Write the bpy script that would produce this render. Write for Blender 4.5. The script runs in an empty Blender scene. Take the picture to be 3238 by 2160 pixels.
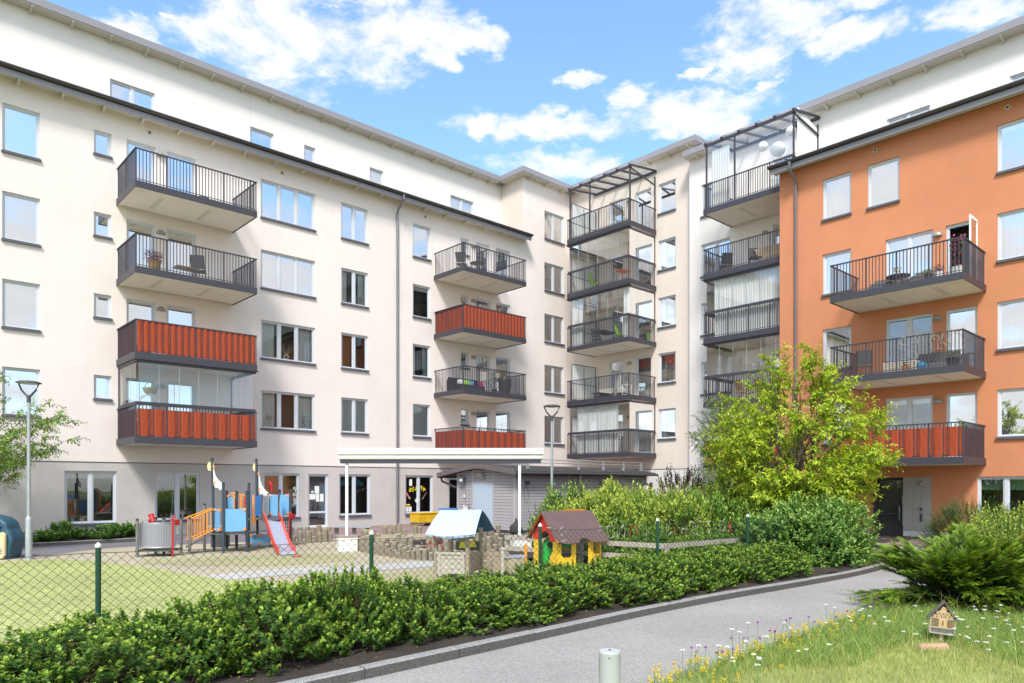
import bpy, math, random
import numpy as np
from mathutils import Vector, Matrix
R = math.radians
rnd = random.Random(7)
npr = np.random.default_rng(11)
scene = bpy.context.scene
COL = scene.collection

# ---------------------------------------------------------------- camera
CAMH = 1.8
FX, FY = .6762, .7367                      # the way the camera looks, on the ground
cam_d = bpy.data.cameras.new("camera")
cam = bpy.data.objects.new("camera", cam_d)
COL.objects.link(cam)
cam.location = (0, 0, CAMH)
cam.rotation_euler = (R(90), 0, -math.atan2(FX, FY))
cam_d.sensor_width = 36.0
cam_d.lens = 36.0 * 2281.6 / 3238.0
cam_d.shift_y = (1531 - 1080) / 3238.0
cam_d.clip_start = .05
cam_d.clip_end = 3000
scene.camera = cam

# ---------------------------------------------------------------- light
SUN_DIR = Vector((-.69, -.61, 0)).normalized()      # towards the sun, on the ground
SUN_EL = R(50)
sd = bpy.data.lights.new("sun", 'SUN')
sd.energy = 2.0
sd.angle = R(12)
sd.color = (1.0, .955, .88)
sun = bpy.data.objects.new("sun", sd)
COL.objects.link(sun)
sv = Vector((SUN_DIR.x * math.cos(SUN_EL), SUN_DIR.y * math.cos(SUN_EL), math.sin(SUN_EL)))
sun.rotation_euler = sv.to_track_quat('Z', 'Y').to_euler()
sun.location = (0, 0, 40)

w = bpy.data.worlds.new("World")
scene.world = w
w.use_nodes = True
nt = w.node_tree
for n in list(nt.nodes): nt.nodes.remove(n)
def N(nt, t, **k):
    n = nt.nodes.new(t)
    for a, b in k.items(): setattr(n, a, b)
    return n
def mth(nt, op, a, b=None, c=None, clamp=False):
    n = nt.nodes.new('ShaderNodeMath'); n.operation = op; n.use_clamp = clamp
    for i, v in enumerate((a, b, c)):
        if v is None: continue
        if hasattr(v, 'is_linked'): nt.links.new(v, n.inputs[i])
        else: n.inputs[i].default_value = v
    return n.outputs[0]
wo = N(nt, 'ShaderNodeOutputWorld')
bg = N(nt, 'ShaderNodeBackground')
sky = N(nt, 'ShaderNodeTexSky')
sky.sky_type = 'NISHITA'; sky.sun_disc = False
sky.sun_elevation = SUN_EL
sky.sun_rotation = math.atan2(SUN_DIR.x, SUN_DIR.y)
sky.air_density = 1.0; sky.dust_density = 1.6; sky.ozone_density = 1.3
bg.inputs[1].default_value = .15
tc = N(nt, 'ShaderNodeTexCoord')
sep = N(nt, 'ShaderNodeSeparateXYZ')
nt.links.new(tc.outputs['Generated'], sep.inputs[0])
az = mth(nt, 'MULTIPLY', mth(nt, 'ARCTAN2', sep.outputs[0], sep.outputs[1]), 57.2958)
el = mth(nt, 'MULTIPLY', mth(nt, 'ARCSINE', sep.outputs[2]), 57.2958)
cx = N(nt, 'ShaderNodeCombineXYZ')
nt.links.new(az, cx.inputs[0]); nt.links.new(mth(nt, 'MULTIPLY', el, 1.9), cx.inputs[1])
def noise(nt, vec, scale, detail=6, rough=.6, dist=0.):
    n = N(nt, 'ShaderNodeTexNoise')
    n.inputs['Scale'].default_value = scale; n.inputs['Detail'].default_value = detail
    n.inputs['Roughness'].default_value = rough; n.inputs['Distortion'].default_value = dist
    if vec is not None: nt.links.new(vec, n.inputs['Vector'])
    return n.outputs[0]
n1 = noise(nt, cx.outputs[0], .16, 8, .62, .5)
n2 = noise(nt, cx.outputs[0], .55, 6, .6, .2)
n3 = noise(nt, cx.outputs[0], .06, 5, .5, .2)
# (azimuth, elevation, half width, half height) of each cloud seen over the roofs
CLOUDS = [(22.8,31.0,5.4,3.6),(25.2,28.6,3.4,2.4),(30,30.6,5.6,2.1),(34.6,31.8,5.2,1.6),(38.5,31.6,2.9,1.0),(31,33.6,6,.8),
          (37,30.6,2,1.),(14.6,28.9,2.3,.9),(47.6,29.4,1.6,.5),(44.4,26.3,6.2,.95),(41,26.2,3,.7),(57,26.5,5.0,1.35),(51.6,28.,2.,.9),
          (45.8,23.7,5.5,1.1),(63,31.4,4.6,1.9),(60.4,29.6,3.6,1.4),(68,29.2,3.0,.9),(70,31.5,4.6,1.),(75.6,29,3.2,1.),(57,28.9,1.6,.35),
          (61.8,27.6,.9,.6),(17.3,30.5,.5,.35),(79,27,4,1.2),(5,31,4,1.5),(40,37,7,2.),(60,38,9,2.5),(12,38,6,2)]
wn = N(nt, 'ShaderNodeTexNoise'); wn.inputs['Scale'].default_value = .33; wn.inputs['Detail'].default_value = 5; wn.inputs['Roughness'].default_value = .6
nt.links.new(cx.outputs[0], wn.inputs['Vector'])
ws = N(nt, 'ShaderNodeSeparateColor'); nt.links.new(wn.outputs['Color'], ws.inputs[0])
azw = mth(nt, 'ADD', az, mth(nt, 'MULTIPLY', mth(nt, 'SUBTRACT', ws.outputs[0], .5), 7.))
elw = mth(nt, 'ADD', el, mth(nt, 'MULTIPLY', mth(nt, 'SUBTRACT', ws.outputs[1], .5), 3.2))
acc = None
for (a, e, ha, he) in CLOUDS:
    dx = mth(nt, 'MULTIPLY', mth(nt, 'SUBTRACT', azw, a), 1/ha)
    dy = mth(nt, 'MULTIPLY', mth(nt, 'SUBTRACT', elw, e), 1/he)
    d = mth(nt, 'ADD', mth(nt, 'MULTIPLY', dx, dx), mth(nt, 'MULTIPLY', dy, dy))
    v = mth(nt, 'SUBTRACT', 1., d)
    acc = v if acc is None else mth(nt, 'MAXIMUM', acc, v)
# the rest of the sky (seen only in the windows) has broken cloud too
away = mth(nt, 'GREATER_THAN', mth(nt, 'ABSOLUTE', mth(nt, 'SUBTRACT', az, 42.5)), 44.)
rest = mth(nt, 'SUBTRACT', mth(nt, 'MULTIPLY', n3, 6.5), 2.75)
rest = mth(nt, 'SUBTRACT', rest, mth(nt, 'MULTIPLY', mth(nt, 'SUBTRACT', 1., away), 9.))
acc = mth(nt, 'MAXIMUM', acc, rest)
acc = mth(nt, 'MAXIMUM', acc, -1.3)
dens = mth(nt, 'ADD', mth(nt, 'MULTIPLY', mth(nt, 'ADD', acc, .14), .68), mth(nt, 'MULTIPLY', mth(nt, 'SUBTRACT', n1, .5), 3.3))
dens = mth(nt, 'ADD', dens, mth(nt, 'MULTIPLY', mth(nt, 'SUBTRACT', n2, .5), 1.3))
mr = N(nt, 'ShaderNodeMapRange'); mr.interpolation_type = 'SMOOTHSTEP'
nt.links.new(dens, mr.inputs[0])
mr.inputs[1].default_value = -.3; mr.inputs[2].default_value = .95
shade = N(nt, 'ShaderNodeMix', data_type='RGBA')
shade.inputs[6].default_value = (2.8, 2.9, 3.08, 1)
shade.inputs[7].default_value = (3.6, 3.6, 3.62, 1)
nt.links.new(n2, shade.inputs[0])
mx = N(nt, 'ShaderNodeMix', data_type='RGBA')
nt.links.new(mr.outputs[0], mx.inputs[0])
skyc = N(nt, 'ShaderNodeMix', data_type='RGBA', blend_type='MULTIPLY')
skyc.inputs[0].default_value = 1.
nt.links.new(sky.outputs[0], skyc.inputs[6])
skyc.inputs[7].default_value = (.86, 1.03, 1.08, 1)
nt.links.new(skyc.outputs[2], mx.inputs[6]); nt.links.new(shade.outputs[2], mx.inputs[7])
nt.links.new(mx.outputs[2], bg.inputs[0]); nt.links.new(bg.outputs[0], wo.inputs[0])

scene.render.engine = 'CYCLES'
scene.view_settings.view_transform = 'Standard'
scene.view_settings.look = 'None'
scene.view_settings.gamma = 1
scene.view_settings.exposure = 1.16
scene.cycles.max_bounces = 8
scene.cycles.transparent_max_bounces = 24
scene.cycles.use_denoising = True

# ---------------------------------------------------------------- materials
MATS = {}
def mat(name, color, rough=.7, metal=0., spec=.5, var=0., vscale=3., bump=0., bscale=60., trans=0., emit=None, coord='Object', var2=0., v2scale=.35, isl=0., streak=0.):
    if name in MATS: return MATS[name]
    m = bpy.data.materials.new(name); m.use_nodes = True
    t = m.node_tree; b = t.nodes['Principled BSDF']
    b.inputs['Base Color'].default_value = (*color, 1)
    b.inputs['Roughness'].default_value = rough
    b.inputs['Metallic'].default_value = metal
    b.inputs['Specular IOR Level'].default_value = spec
    tcn = None
    def crd():
        nonlocal tcn
        if tcn is None:
            if coord == 'World':
                tcn = N(t, 'ShaderNodeNewGeometry').outputs['Position']
            else: tcn = N(t, 'ShaderNodeTexCoord').outputs[coord]
        return tcn
    cur = None
    def modulate(fac, lo, hi):
        nonlocal cur
        r = N(t, 'ShaderNodeMapRange'); t.links.new(fac, r.inputs[0])
        r.inputs[1].default_value = .25; r.inputs[2].default_value = .75
        r.inputs[3].default_value = lo; r.inputs[4].default_value = hi
        h = N(t, 'ShaderNodeHueSaturation')
        t.links.new(r.outputs[0], h.inputs['Value'])
        if cur is None: h.inputs['Color'].default_value = (*color, 1)
        else: t.links.new(cur, h.inputs['Color'])
        cur = h.outputs[0]
    if var: modulate(noise(t, crd(), vscale, 5, .6), 1 - var, 1 + var)
    if var2: modulate(noise(t, crd(), v2scale, 4, .5), 1 - var2, 1 + var2)
    if streak:
        mp = N(t, 'ShaderNodeMapping'); t.links.new(crd(), mp.inputs[0]); mp.inputs['Scale'].default_value = (2.2, 2.2, .16)
        modulate(noise(t, mp.outputs[0], 1.6, 5, .65), 1 - streak, 1 + streak)
    if isl:
        g = N(t, 'ShaderNodeNewGeometry')
        r = N(t, 'ShaderNodeMapRange'); t.links.new(g.outputs['Random Per Island'], r.inputs[0])
        r.inputs[3].default_value = 1 - isl; r.inputs[4].default_value = 1 + isl
        h = N(t, 'ShaderNodeHueSaturation'); t.links.new(r.outputs[0], h.inputs['Value'])
        if cur is None: h.inputs['Color'].default_value = (*color, 1)
        else: t.links.new(cur, h.inputs['Color'])
        cur = h.outputs[0]
    if cur is not None: t.links.new(cur, b.inputs['Base Color'])
    if bump:
        bn = N(t, 'ShaderNodeBump'); bn.inputs['Strength'].default_value = bump
        bn.inputs['Distance'].default_value = .02
        t.links.new(noise(t, crd(), bscale, 4, .6), bn.inputs['Height'])
        t.links.new(bn.outputs[0], b.inputs['Normal'])
    if trans:
        tr = N(t, 'ShaderNodeBsdfTranslucent'); ms = N(t, 'ShaderNodeMixShader')
        ms.inputs[0].default_value = trans
        if cur is not None: t.links.new(cur, tr.inputs[0])
        else: tr.inputs[0].default_value = (*color, 1)
        t.links.new(b.outputs[0], ms.inputs[1]); t.links.new(tr.outputs[0], ms.inputs[2])
        t.links.new(ms.outputs[0], t.nodes['Material Output'].inputs[0])
    MATS[name] = m
    return m

def glass_mat(name, refl, tint=(1, 1, 1), rough=.0, ior=1.5):
    m = bpy.data.materials.new(name); m.use_nodes = True
    t = m.node_tree
    for n in list(t.nodes): t.nodes.remove(n)
    o = N(t, 'ShaderNodeOutputMaterial')
    g = N(t, 'ShaderNodeBsdfGlossy'); g.inputs['Roughness'].default_value = rough
    g.inputs[0].default_value = (.97, .98, 1, 1)
    tr = N(t, 'ShaderNodeBsdfTransparent'); tr.inputs[0].default_value = (*tint, 1)
    fr = N(t, 'ShaderNodeFresnel'); fr.inputs[0].default_value = ior
    # slight waviness of real panes
    b = N(t, 'ShaderNodeBump'); b.inputs['Strength'].default_value = .018; b.inputs['Distance'].default_value = .05
    ge = N(t, 'ShaderNodeNewGeometry')
    t.links.new(noise(t, ge.outputs['Position'], 1.1, 2, .5), b.inputs['Height'])
    t.links.new(b.outputs[0], g.inputs['Normal'])
    f = mth(t, 'ADD', mth(t, 'MULTIPLY', fr.outputs[0], 1 - refl), refl, clamp=True)
    ms = N(t, 'ShaderNodeMixShader')
    t.links.new(f, ms.inputs[0]); t.links.new(tr.outputs[0], ms.inputs[1]); t.links.new(g.outputs[0], ms.inputs[2])
    t.links.new(ms.outputs[0], o.inputs[0])
    MATS[name] = m
    return m

STUC = dict(streak=.018, rough=.95, spec=.15, bump=.35, bscale=38, coord='World')
mat('stucco_cream', (.775, .70, .665), var=.03, vscale=1.3, var2=.03, v2scale=.25, **STUC)
mat('stucco_white', (.78, .735, .71), var=.015, vscale=1.3, var2=.02, v2scale=.3, **STUC)
mat('stucco_orange', (.57, .235, .125), var=.05, vscale=1.1, var2=.07, v2scale=.22, **STUC)
mat('stucco_beige', (.70, .615, .55), var=.02, vscale=1.3, var2=.03, v2scale=.25, **STUC)
mat('plinth_grey', (.52, .485, .47), var=.05, vscale=1.6, var2=.05, v2scale=.4, **STUC)
mat('plinth_white', (.68, .66, .63), var=.04, vscale=2, **STUC)
mat('steel', (.045, .044, .058), rough=.5, var=.04, vscale=4)
mat('steel_light', (.27, .26, .29), rough=.45, var=.05, vscale=2)
mat('gutter', (.062, .055, .058), rough=.35)
mat('pipe', (.22, .22, .25), rough=.35, metal=.5)
mat('soffit', (.62, .57, .50), rough=.9)
mat('frame', (.58, .61, .66), rough=.4)
mat('sillm', (.10, .10, .125), rough=.4)
mat('slab', (.78, .73, .66), rough=.95, var=.05, vscale=1.2, bump=.15, bscale=30, coord='World')
mat('slab_mark', (.62, .58, .52), rough=.95)
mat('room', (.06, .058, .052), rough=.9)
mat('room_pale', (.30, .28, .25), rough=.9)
mat('curtain', (.74, .76, .76), rough=.9, trans=.3)
mat('blind', (.72, .74, .75), rough=.6)
mat('curtain_brown', (.22, .09, .035), rough=.9)
mat('curtain_green', (.10, .22, .16), rough=.9)
mat('fabric_red', (.34, .055, .019), rough=.9, var=.08, vscale=7, bump=.5, bscale=9, coord='World', trans=.08)
mat('white_paint', (.82, .82, .81), rough=.5)
mat('white_dirty', (.76, .75, .70), rough=.7, var=.06, vscale=6)
mat('lamp_grey', (.36, .35, .34), rough=.4, metal=.3)
mat('galv', (.42, .45, .47), rough=.42, metal=.55, var=.12, vscale=9)
mat('lamp_dark', (.06, .065, .075), rough=.4)
glass_mat('glass', .66)
glass_mat('glass_mid', .03, (.93, .96, .95), ior=1.4)
glass_mat('glass_low', .20, (.93, .96, .95))
glass_mat('glass_bal', .07, (.985, .99, .99), ior=1.4)
glass_mat('glass_roof', .05, (.97, .985, 1), ior=1.3)

# ---------------------------------------------------------------- helpers
def link(o, parent=None):
    COL.objects.link(o)
    if parent is not None: o.parent = parent
    return o
def tag(o, label=None, cat=None, group=None, kind=None):
    if label: o['label'] = label
    if cat: o['category'] = cat
    if group: o['group'] = group
    if kind: o['kind'] = kind
    return o
def thing(name, label, cat, loc=(0, 0, 0), rz=0., group=None):
    o = bpy.data.objects.new(name, None); o.empty_display_size = .2
    link(o); o.location = loc; o.rotation_euler = (0, 0, rz)
    return tag(o, label, cat, group)
def dup(root, loc=None, rz=None, label=None, group=None, scale=None):
    r = root.copy(); COL.objects.link(r)
    if loc is not None: r.location = loc
    if rz is not None: r.rotation_euler = (0, 0, rz)
    if label: r['label'] = label
    if group: r['group'] = group
    if scale is not None: r.scale = scale
    for ch in list(root.children):
        c = ch.copy(); COL.objects.link(c); c.parent = r
        for g in list(ch.children):
            d = g.copy(); COL.objects.link(d); d.parent = c
    return r

class MB:
    def __init__(s): s.v = []; s.f = []; s.m = []; s.mi = 0
    def addv(s, pts): n = len(s.v); s.v.extend([tuple(p) for p in pts]); return n
    def face(s, *pts):
        n = s.addv(pts); s.f.append(tuple(range(n, n + len(pts)))); s.m.append(s.mi); return s
    def box(s, x0, y0, z0, x1, y1, z1):
        if x0 > x1: x0, x1 = x1, x0
        if y0 > y1: y0, y1 = y1, y0
        if z0 > z1: z0, z1 = z1, z0
        n = s.addv([(x0,y0,z0),(x1,y0,z0),(x1,y1,z0),(x0,y1,z0),(x0,y0,z1),(x1,y0,z1),(x1,y1,z1),(x0,y1,z1)])
        for q in ((0,3,2,1),(4,5,6,7),(0,1,5,4),(1,2,6,5),(2,3,7,6),(3,0,4,7)):
            s.f.append(tuple(n + i for i in q)); s.m.append(s.mi)
        return s
    def bar(s, a, b, w, h=None, up=(0, 0, 1)):
        h = h or w; a = Vector(a); b = Vector(b); d = (b - a).normalized(); u = Vector(up)
        if abs(d.dot(u)) > .99: u = Vector((1, 0, 0))
        r = d.cross(u).normalized() * (w / 2); q = r.cross(d).normalized() * (h / 2)
        n = s.addv([a - r - q, a + r - q, a + r + q, a - r + q, b - r - q, b + r - q, b + r + q, b - r + q])
        for k in ((0,1,2,3),(7,6,5,4),(0,4,5,1),(1,5,6,2),(2,6,7,3),(3,7,4,0)):
            s.f.append(tuple(n + i for i in k)); s.m.append(s.mi)
        return s
    def cyl(s, a, b, r0, r1=None, n=12, cap=True):
        r1 = r0 if r1 is None else r1
        a = Vector(a); b = Vector(b); d = (b - a).normalized()
        u = Vector((0, 0, 1)) if abs(d.z) < .95 else Vector((1, 0, 0))
        p = d.cross(u).normalized(); q = d.cross(p)
        k = s.addv([a + (p * math.cos(t) + q * math.sin(t)) * r0 for t in [2 * math.pi * i / n for i in range(n)]] +
                   [b + (p * math.cos(t) + q * math.sin(t)) * r1 for t in [2 * math.pi * i / n for i in range(n)]])
        for i in range(n):
            j = (i + 1) % n
            s.f.append((k + i, k + j, k + n + j, k + n + i)); s.m.append(s.mi)
        if cap:
            s.f.append(tuple(k + i for i in reversed(range(n)))); s.m.append(s.mi)
            s.f.append(tuple(k + n + i for i in range(n))); s.m.append(s.mi)
        return s
    def tube(s, pts, r, n=6):
        if not hasattr(r, '__len__'): r = [r] * len(pts)
        P = [Vector(p) for p in pts]; rings = []
        for i, p in enumerate(P):
            d = (P[min(i + 1, len(P) - 1)] - P[max(i - 1, 0)])
            if d.length < 1e-9: d = Vector((0, 0, 1))
            d.normalize()
            u = Vector((0, 0, 1)) if abs(d.z) < .9 else Vector((1, 0, 0))
            a = d.cross(u).normalized(); b = d.cross(a)
            rings.append(s.addv([p + (a * math.cos(2*math.pi*k/n) + b * math.sin(2*math.pi*k/n)) * r[i] for k in range(n)]))
        for i in range(len(P) - 1):
            for k in range(n):
                j = (k + 1) % n
                s.f.append((rings[i] + k, rings[i] + j, rings[i+1] + j, rings[i+1] + k)); s.m.append(s.mi)
        s.f.append(tuple(rings[0] + k for k in reversed(range(n)))); s.m.append(s.mi)
        s.f.append(tuple(rings[-1] + k for k in range(n))); s.m.append(s.mi)
        return s
    def lathe(s, prof, c=(0, 0, 0), n=20):
        rings = []
        for (r, z) in prof:
            rings.append(s.addv([(c[0] + r * math.cos(2*math.pi*k/n), c[1] + r * math.sin(2*math.pi*k/n), c[2] + z) for k in range(n)]))
        for i in range(len(prof) - 1):
            for k in range(n):
                j = (k + 1) % n
                s.f.append((rings[i] + k, rings[i] + j, rings[i+1] + j, rings[i+1] + k)); s.m.append(s.mi)
        s.f.append(tuple(rings[0] + k for k in reversed(range(n)))); s.m.append(s.mi)
        s.f.append(tuple(rings[-1] + k for k in range(n))); s.m.append(s.mi)
        return s
    def prism(s, pts, off):
        """flat outline (3-D points) pushed along off"""
        o = Vector(off); a = [Vector(p) for p in pts]; n = len(a)
        k = s.addv(a + [p + o for p in a])
        s.f.append(tuple(k + i for i in reversed(range(n)))); s.m.append(s.mi)
        s.f.append(tuple(k + n + i for i in range(n))); s.m.append(s.mi)
        for i in range(n):
            j = (i + 1) % n
            s.f.append((k + i, k + j, k + n + j, k + n + i)); s.m.append(s.mi)
        return s
    def build(s, name, m, parent=None, smooth=False, bevel=0., loc=None, recalc=True):
        me = bpy.data.meshes.new(name)
        me.from_pydata(s.v, [], s.f)
        ms = m if isinstance(m, (list, tuple)) else [m]
        for x in ms: me.materials.append(MATS[x] if isinstance(x, str) else x)
        if len(ms) > 1: me.polygons.foreach_set('material_index', s.m)
        if smooth: me.polygons.foreach_set('use_smooth', [True] * len(me.polygons))
        me.update()
        o = bpy.data.objects.new(name, me); link(o, parent)
        if loc is not None: o.location = loc
        if bevel:
            b = o.modifiers.new('bevel', 'BEVEL'); b.width = bevel; b.segments = 2; b.limit_method = 'ANGLE'
        if smooth and not bevel:
            b = o.modifiers.new('es', 'EDGE_SPLIT'); b.split_angle = R(40)
        return o

def np_mesh(name, verts, faces, m, parent=None, attr=None, smooth=False):
    """verts (n,3), faces (k,4) or (k,3)"""
    me = bpy.data.meshes.new(name)
    nf, k = faces.shape
    me.vertices.add(len(verts)); me.vertices.foreach_set('co', verts.astype(np.float32).ravel())
    me.loops.add(nf * k); me.loops.foreach_set('vertex_index', faces.astype(np.int32).ravel())
    me.polygons.add(nf)
    me.polygons.foreach_set('loop_start', np.arange(0, nf * k, k, dtype=np.int32))
    me.update(calc_edges=True)
    if smooth: me.polygons.foreach_set('use_smooth', [True] * nf)
    if attr is not None:
        a = me.attributes.new('tip', 'FLOAT', 'POINT'); a.data.foreach_set('value', attr.astype(np.float32))
    me.materials.append(MATS[m] if isinstance(m, str) else m)
    o = bpy.data.objects.new(name, me)
    link(o, parent)
    return o

class Fac:
    """a facade plane; u runs along it, d is the distance out of the wall"""
    def __init__(s, axis, pos): s.axis = axis; s.pos = pos; s.holes = []
    def p(s, u, z, d=0.):
        return (u, s.pos - d, z) if s.axis == 'x' else (s.pos - d, u, z)
    def box(s, mb, u0, u1, z0, z1, d0, d1):
        a = s.p(u0, z0, d0); b = s.p(u1, z1, d1); mb.box(*a, *b); return mb
    def quad(s, mb, u0, u1, z0, z1, d):
        mb.face(s.p(u0, z0, d), s.p(u1, z0, d), s.p(u1, z1, d), s.p(u0, z1, d))
    def wall(s, u0, u1, z0, z1, bands, mats, parent, name='wall'):
        """wall with real openings; bands = z levels where the material changes"""
        H = [h for h in s.holes if h[0] < u1 and h[1] > u0 and h[2] < z1 and h[3] > z0]
        us = sorted({u0, u1} | {x for h in H for x in h[:2] if u0 < x < u1})
        zs = sorted({z0, z1} | {x for h in H for x in h[2:4] if z0 < x < z1} | {b for b in bands if z0 < b < z1})
        mb = MB()
        for j in range(len(zs) - 1):
            zc = (zs[j] + zs[j+1]) / 2
            mb.mi = sum(1 for b in bands if b < zc)
            run = None
            for i in range(len(us) - 1):
                uc = (us[i] + us[i+1]) / 2
                solid = not any(h[0] < uc < h[1] and h[2] < zc < h[3] for h in H)
                if solid: run = us[i] if run is None else run
                if run is not None and (not solid or i == len(us) - 2):
                    s.quad(mb, run, us[i+1] if solid else us[i], zs[j], zs[j+1], 0); 
                    run = None
        for h in H:
            mb.mi = sum(1 for b in bands if b < (h[2] + h[3]) / 2)
            a, b, c, d, dp = h
            mb.face(s.p(a, c, 0), s.p(a, d, 0), s.p(a, d, -dp), s.p(a, c, -dp))
            mb.face(s.p(b, c, 0), s.p(b, d, 0), s.p(b, d, -dp), s.p(b, c, -dp))
            mb.face(s.p(a, d, 0), s.p(b, d, 0), s.p(b, d, -dp), s.p(a, d, -dp))
            mb.face(s.p(a, c, 0), s.p(b, c, 0), s.p(b, c, -dp), s.p(a, c, -dp))
        return mb.build(name, mats, parent)
    def window(s, u0, u1, z0, z1, parent, panes=1, glass='glass', inside='curtain', sill=True, door=False, dp=.11, label=None, pale=False, mid=None, open_pane=None):
        s.holes.append((u0, u1, z0, z1, dp + .1))
        f = MB(); w = .055; g = dp
        # outer frame
        s.box(f, u0, u0 + w, z0, z1, -g, -g + .05); s.box(f, u1 - w, u1, z0, z1, -g, -g + .05)
        s.box(f, u0 + w, u1 - w, z1 - w, z1, -g, -g + .048); s.box(f, u0 + w, u1 - w, z0, z0 + w, -g, -g + .048)
        edges = [u0 + w + (u1 - u0 - 2 * w) * i / panes for i in range(panes + 1)]
        for e in edges[1:-1]: s.box(f, e - .05, e + .05, z0 + w, z1 - w, -g, -g + .046)
        # sash inside each light
        for i in range(panes):
            a = edges[i] + (.05 if i else 0); b = edges[i+1] - (.05 if i < panes - 1 else 0)
            c = z0 + w; d = z1 - w; q = .035
            s.box(f, a, a + q, c, d, -g - .03, -g + .025); s.box(f, b - q, b, c, d, -g - .03, -g + .025)
            s.box(f, a + q, b - q, d - q, d, -g - .03, -g + .024); s.box(f, a + q, b - q, c, c + q, -g - .03, -g + .024)
        if mid is not None: s.box(f, u0 + w, u1 - w, z0 + mid - .04, z0 + mid + .04, -g - .02, -g + .03)
        fr = f.build('door' if door else 'window', 'frame', parent)
        if label: fr['label'] = label
        gl = MB()
        for i in range(panes):
            if open_pane == i: continue
            s.quad(gl, edges[i] + .03, edges[i+1] - .03, z0 + .07, z1 - .07, -g - .005)
        gl.build('pane', glass, fr)
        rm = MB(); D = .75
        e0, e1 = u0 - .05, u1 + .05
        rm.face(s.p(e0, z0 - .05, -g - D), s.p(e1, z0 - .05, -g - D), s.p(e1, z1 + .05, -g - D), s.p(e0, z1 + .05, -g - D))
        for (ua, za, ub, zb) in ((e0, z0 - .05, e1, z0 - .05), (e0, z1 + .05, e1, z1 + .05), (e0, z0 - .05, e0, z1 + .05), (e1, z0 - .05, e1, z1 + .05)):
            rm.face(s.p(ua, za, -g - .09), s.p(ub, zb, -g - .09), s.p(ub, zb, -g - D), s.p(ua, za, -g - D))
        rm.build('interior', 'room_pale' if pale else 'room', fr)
        if inside in ('curtain', 'curtain_brown', 'curtain_green', 'sheer', 'side'):
            cu = MB(); m = inside if inside in ('curtain_brown', 'curtain_green') else 'curtain'
            spans = {'curtain': [(u0 + .03, u1 - .03)], 'sheer': [(u0 + .03, u1 - .03)],
                     'curtain_brown': [(u0 + .03, (u0 + u1) / 2)] if s.axis == 'x' else [((u0+u1)/2, u1-.03)],
                     'curtain_green': [(u0 + .03, u1 - .03)],
                     'side': [(u0 + .03, u0 + .03 + (u1 - u0) * .28), (u1 - .03 - (u1 - u0) * .25, u1 - .03)]}[inside]
            za = z0 + .04; zb = z1 - .05
            if inside == 'curtain_green': za = z1 - .42
            for (a, b) in spans:
                n = max(8, int((b - a) / .025)); pr = []
                for i in range(n + 1):
                    u = a + (b - a) * i / n
                    pr.append((u, -g - .16 + .012 * math.sin(u * 37 + z1) + .007 * math.sin(u * 61 + u0)))
                for i in range(n):
                    cu.face(s.p(pr[i][0], za, pr[i][1]), s.p(pr[i+1][0], za, pr[i+1][1]), s.p(pr[i+1][0], zb, pr[i+1][1]), s.p(pr[i][0], zb, pr[i][1]))
            cu.build('curtain', m, fr, smooth=False)
        elif inside and inside.startswith('blind'):
            bl = MB(); low = {'blind': z0 + .08, 'blind_top': z1 - .22, 'blind_half': (z0 + z1) / 2}[inside]
            z = z1 - .09
            while z > low:
                bl.face(s.p(u0 + .07, z, -g - .05), s.p(u1 - .07, z, -g - .05), s.p(u1 - .07, z - .020, -g - .062), s.p(u0 + .07, z - .020, -g - .062))
                z -= .026
            bl.build('blind', 'blind', fr)
        if sill:
            sl = MB()
            n0 = s.p(u0 - .03, z0 - .045, 0)
            s.box(sl, u0 - .03, u1 + .03, z0 - .06, z0 - .002, .003, .075)
            s.box(sl, u0 + .002, u1 - .002, z0 + .002, z0 + .018, -g + .052, .07)
            sl.build('sill', 'sillm', fr)
        return fr
    def lamp(s, u, z, parent, r=.155):
        mb = MB(); n = 14; rings = []
        for j in range(6):
            ph = j / 5 * math.pi / 2
            rings.append([s.p(u + r * math.cos(t) * math.cos(ph), z + r * .95 * math.sin(ph), .01 + .13 * math.sin(t) * math.cos(ph)) for t in [math.pi * i / n for i in range(n + 1)]])
        for j in range(5):
            for i in range(n): mb.face(rings[j][i], rings[j][i+1], rings[j+1][i+1], rings[j+1][i])
        mb.face(*rings[0])
        s.box(mb, u - r, u + r, z - .02, z, .002, .03)
        return mb.build('wall_lamp', 'lamp_grey', parent, smooth=True)
# ---------------------------------------------------------------- buildings
YL, YP, XT, XS, XW, XO = 27.3, 29.04, 25.85, 29.5, 29.1, 26.5
L = Fac('x', YL); LP = Fac('x', YP); S1 = Fac('y', XS); S2 = Fac('y', XW); O = Fac('y', XO)
TW = Fac('y', XT)

A = thing('apartment_building', 'long cream rendered apartment building with a set-back white top floor and grey ground floor', 'building', (14, YL, 0))
B = thing('apartment_building', 'white rendered apartment building between the cream corner and the orange house', 'building', (XW, 8, 0))
Cc = thing('apartment_building', 'orange rendered apartment building with a glazed grey entrance door', 'building', (XO, 4, 0))
for e in (A, B, Cc): e.location = (0, 0, 0)

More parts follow.
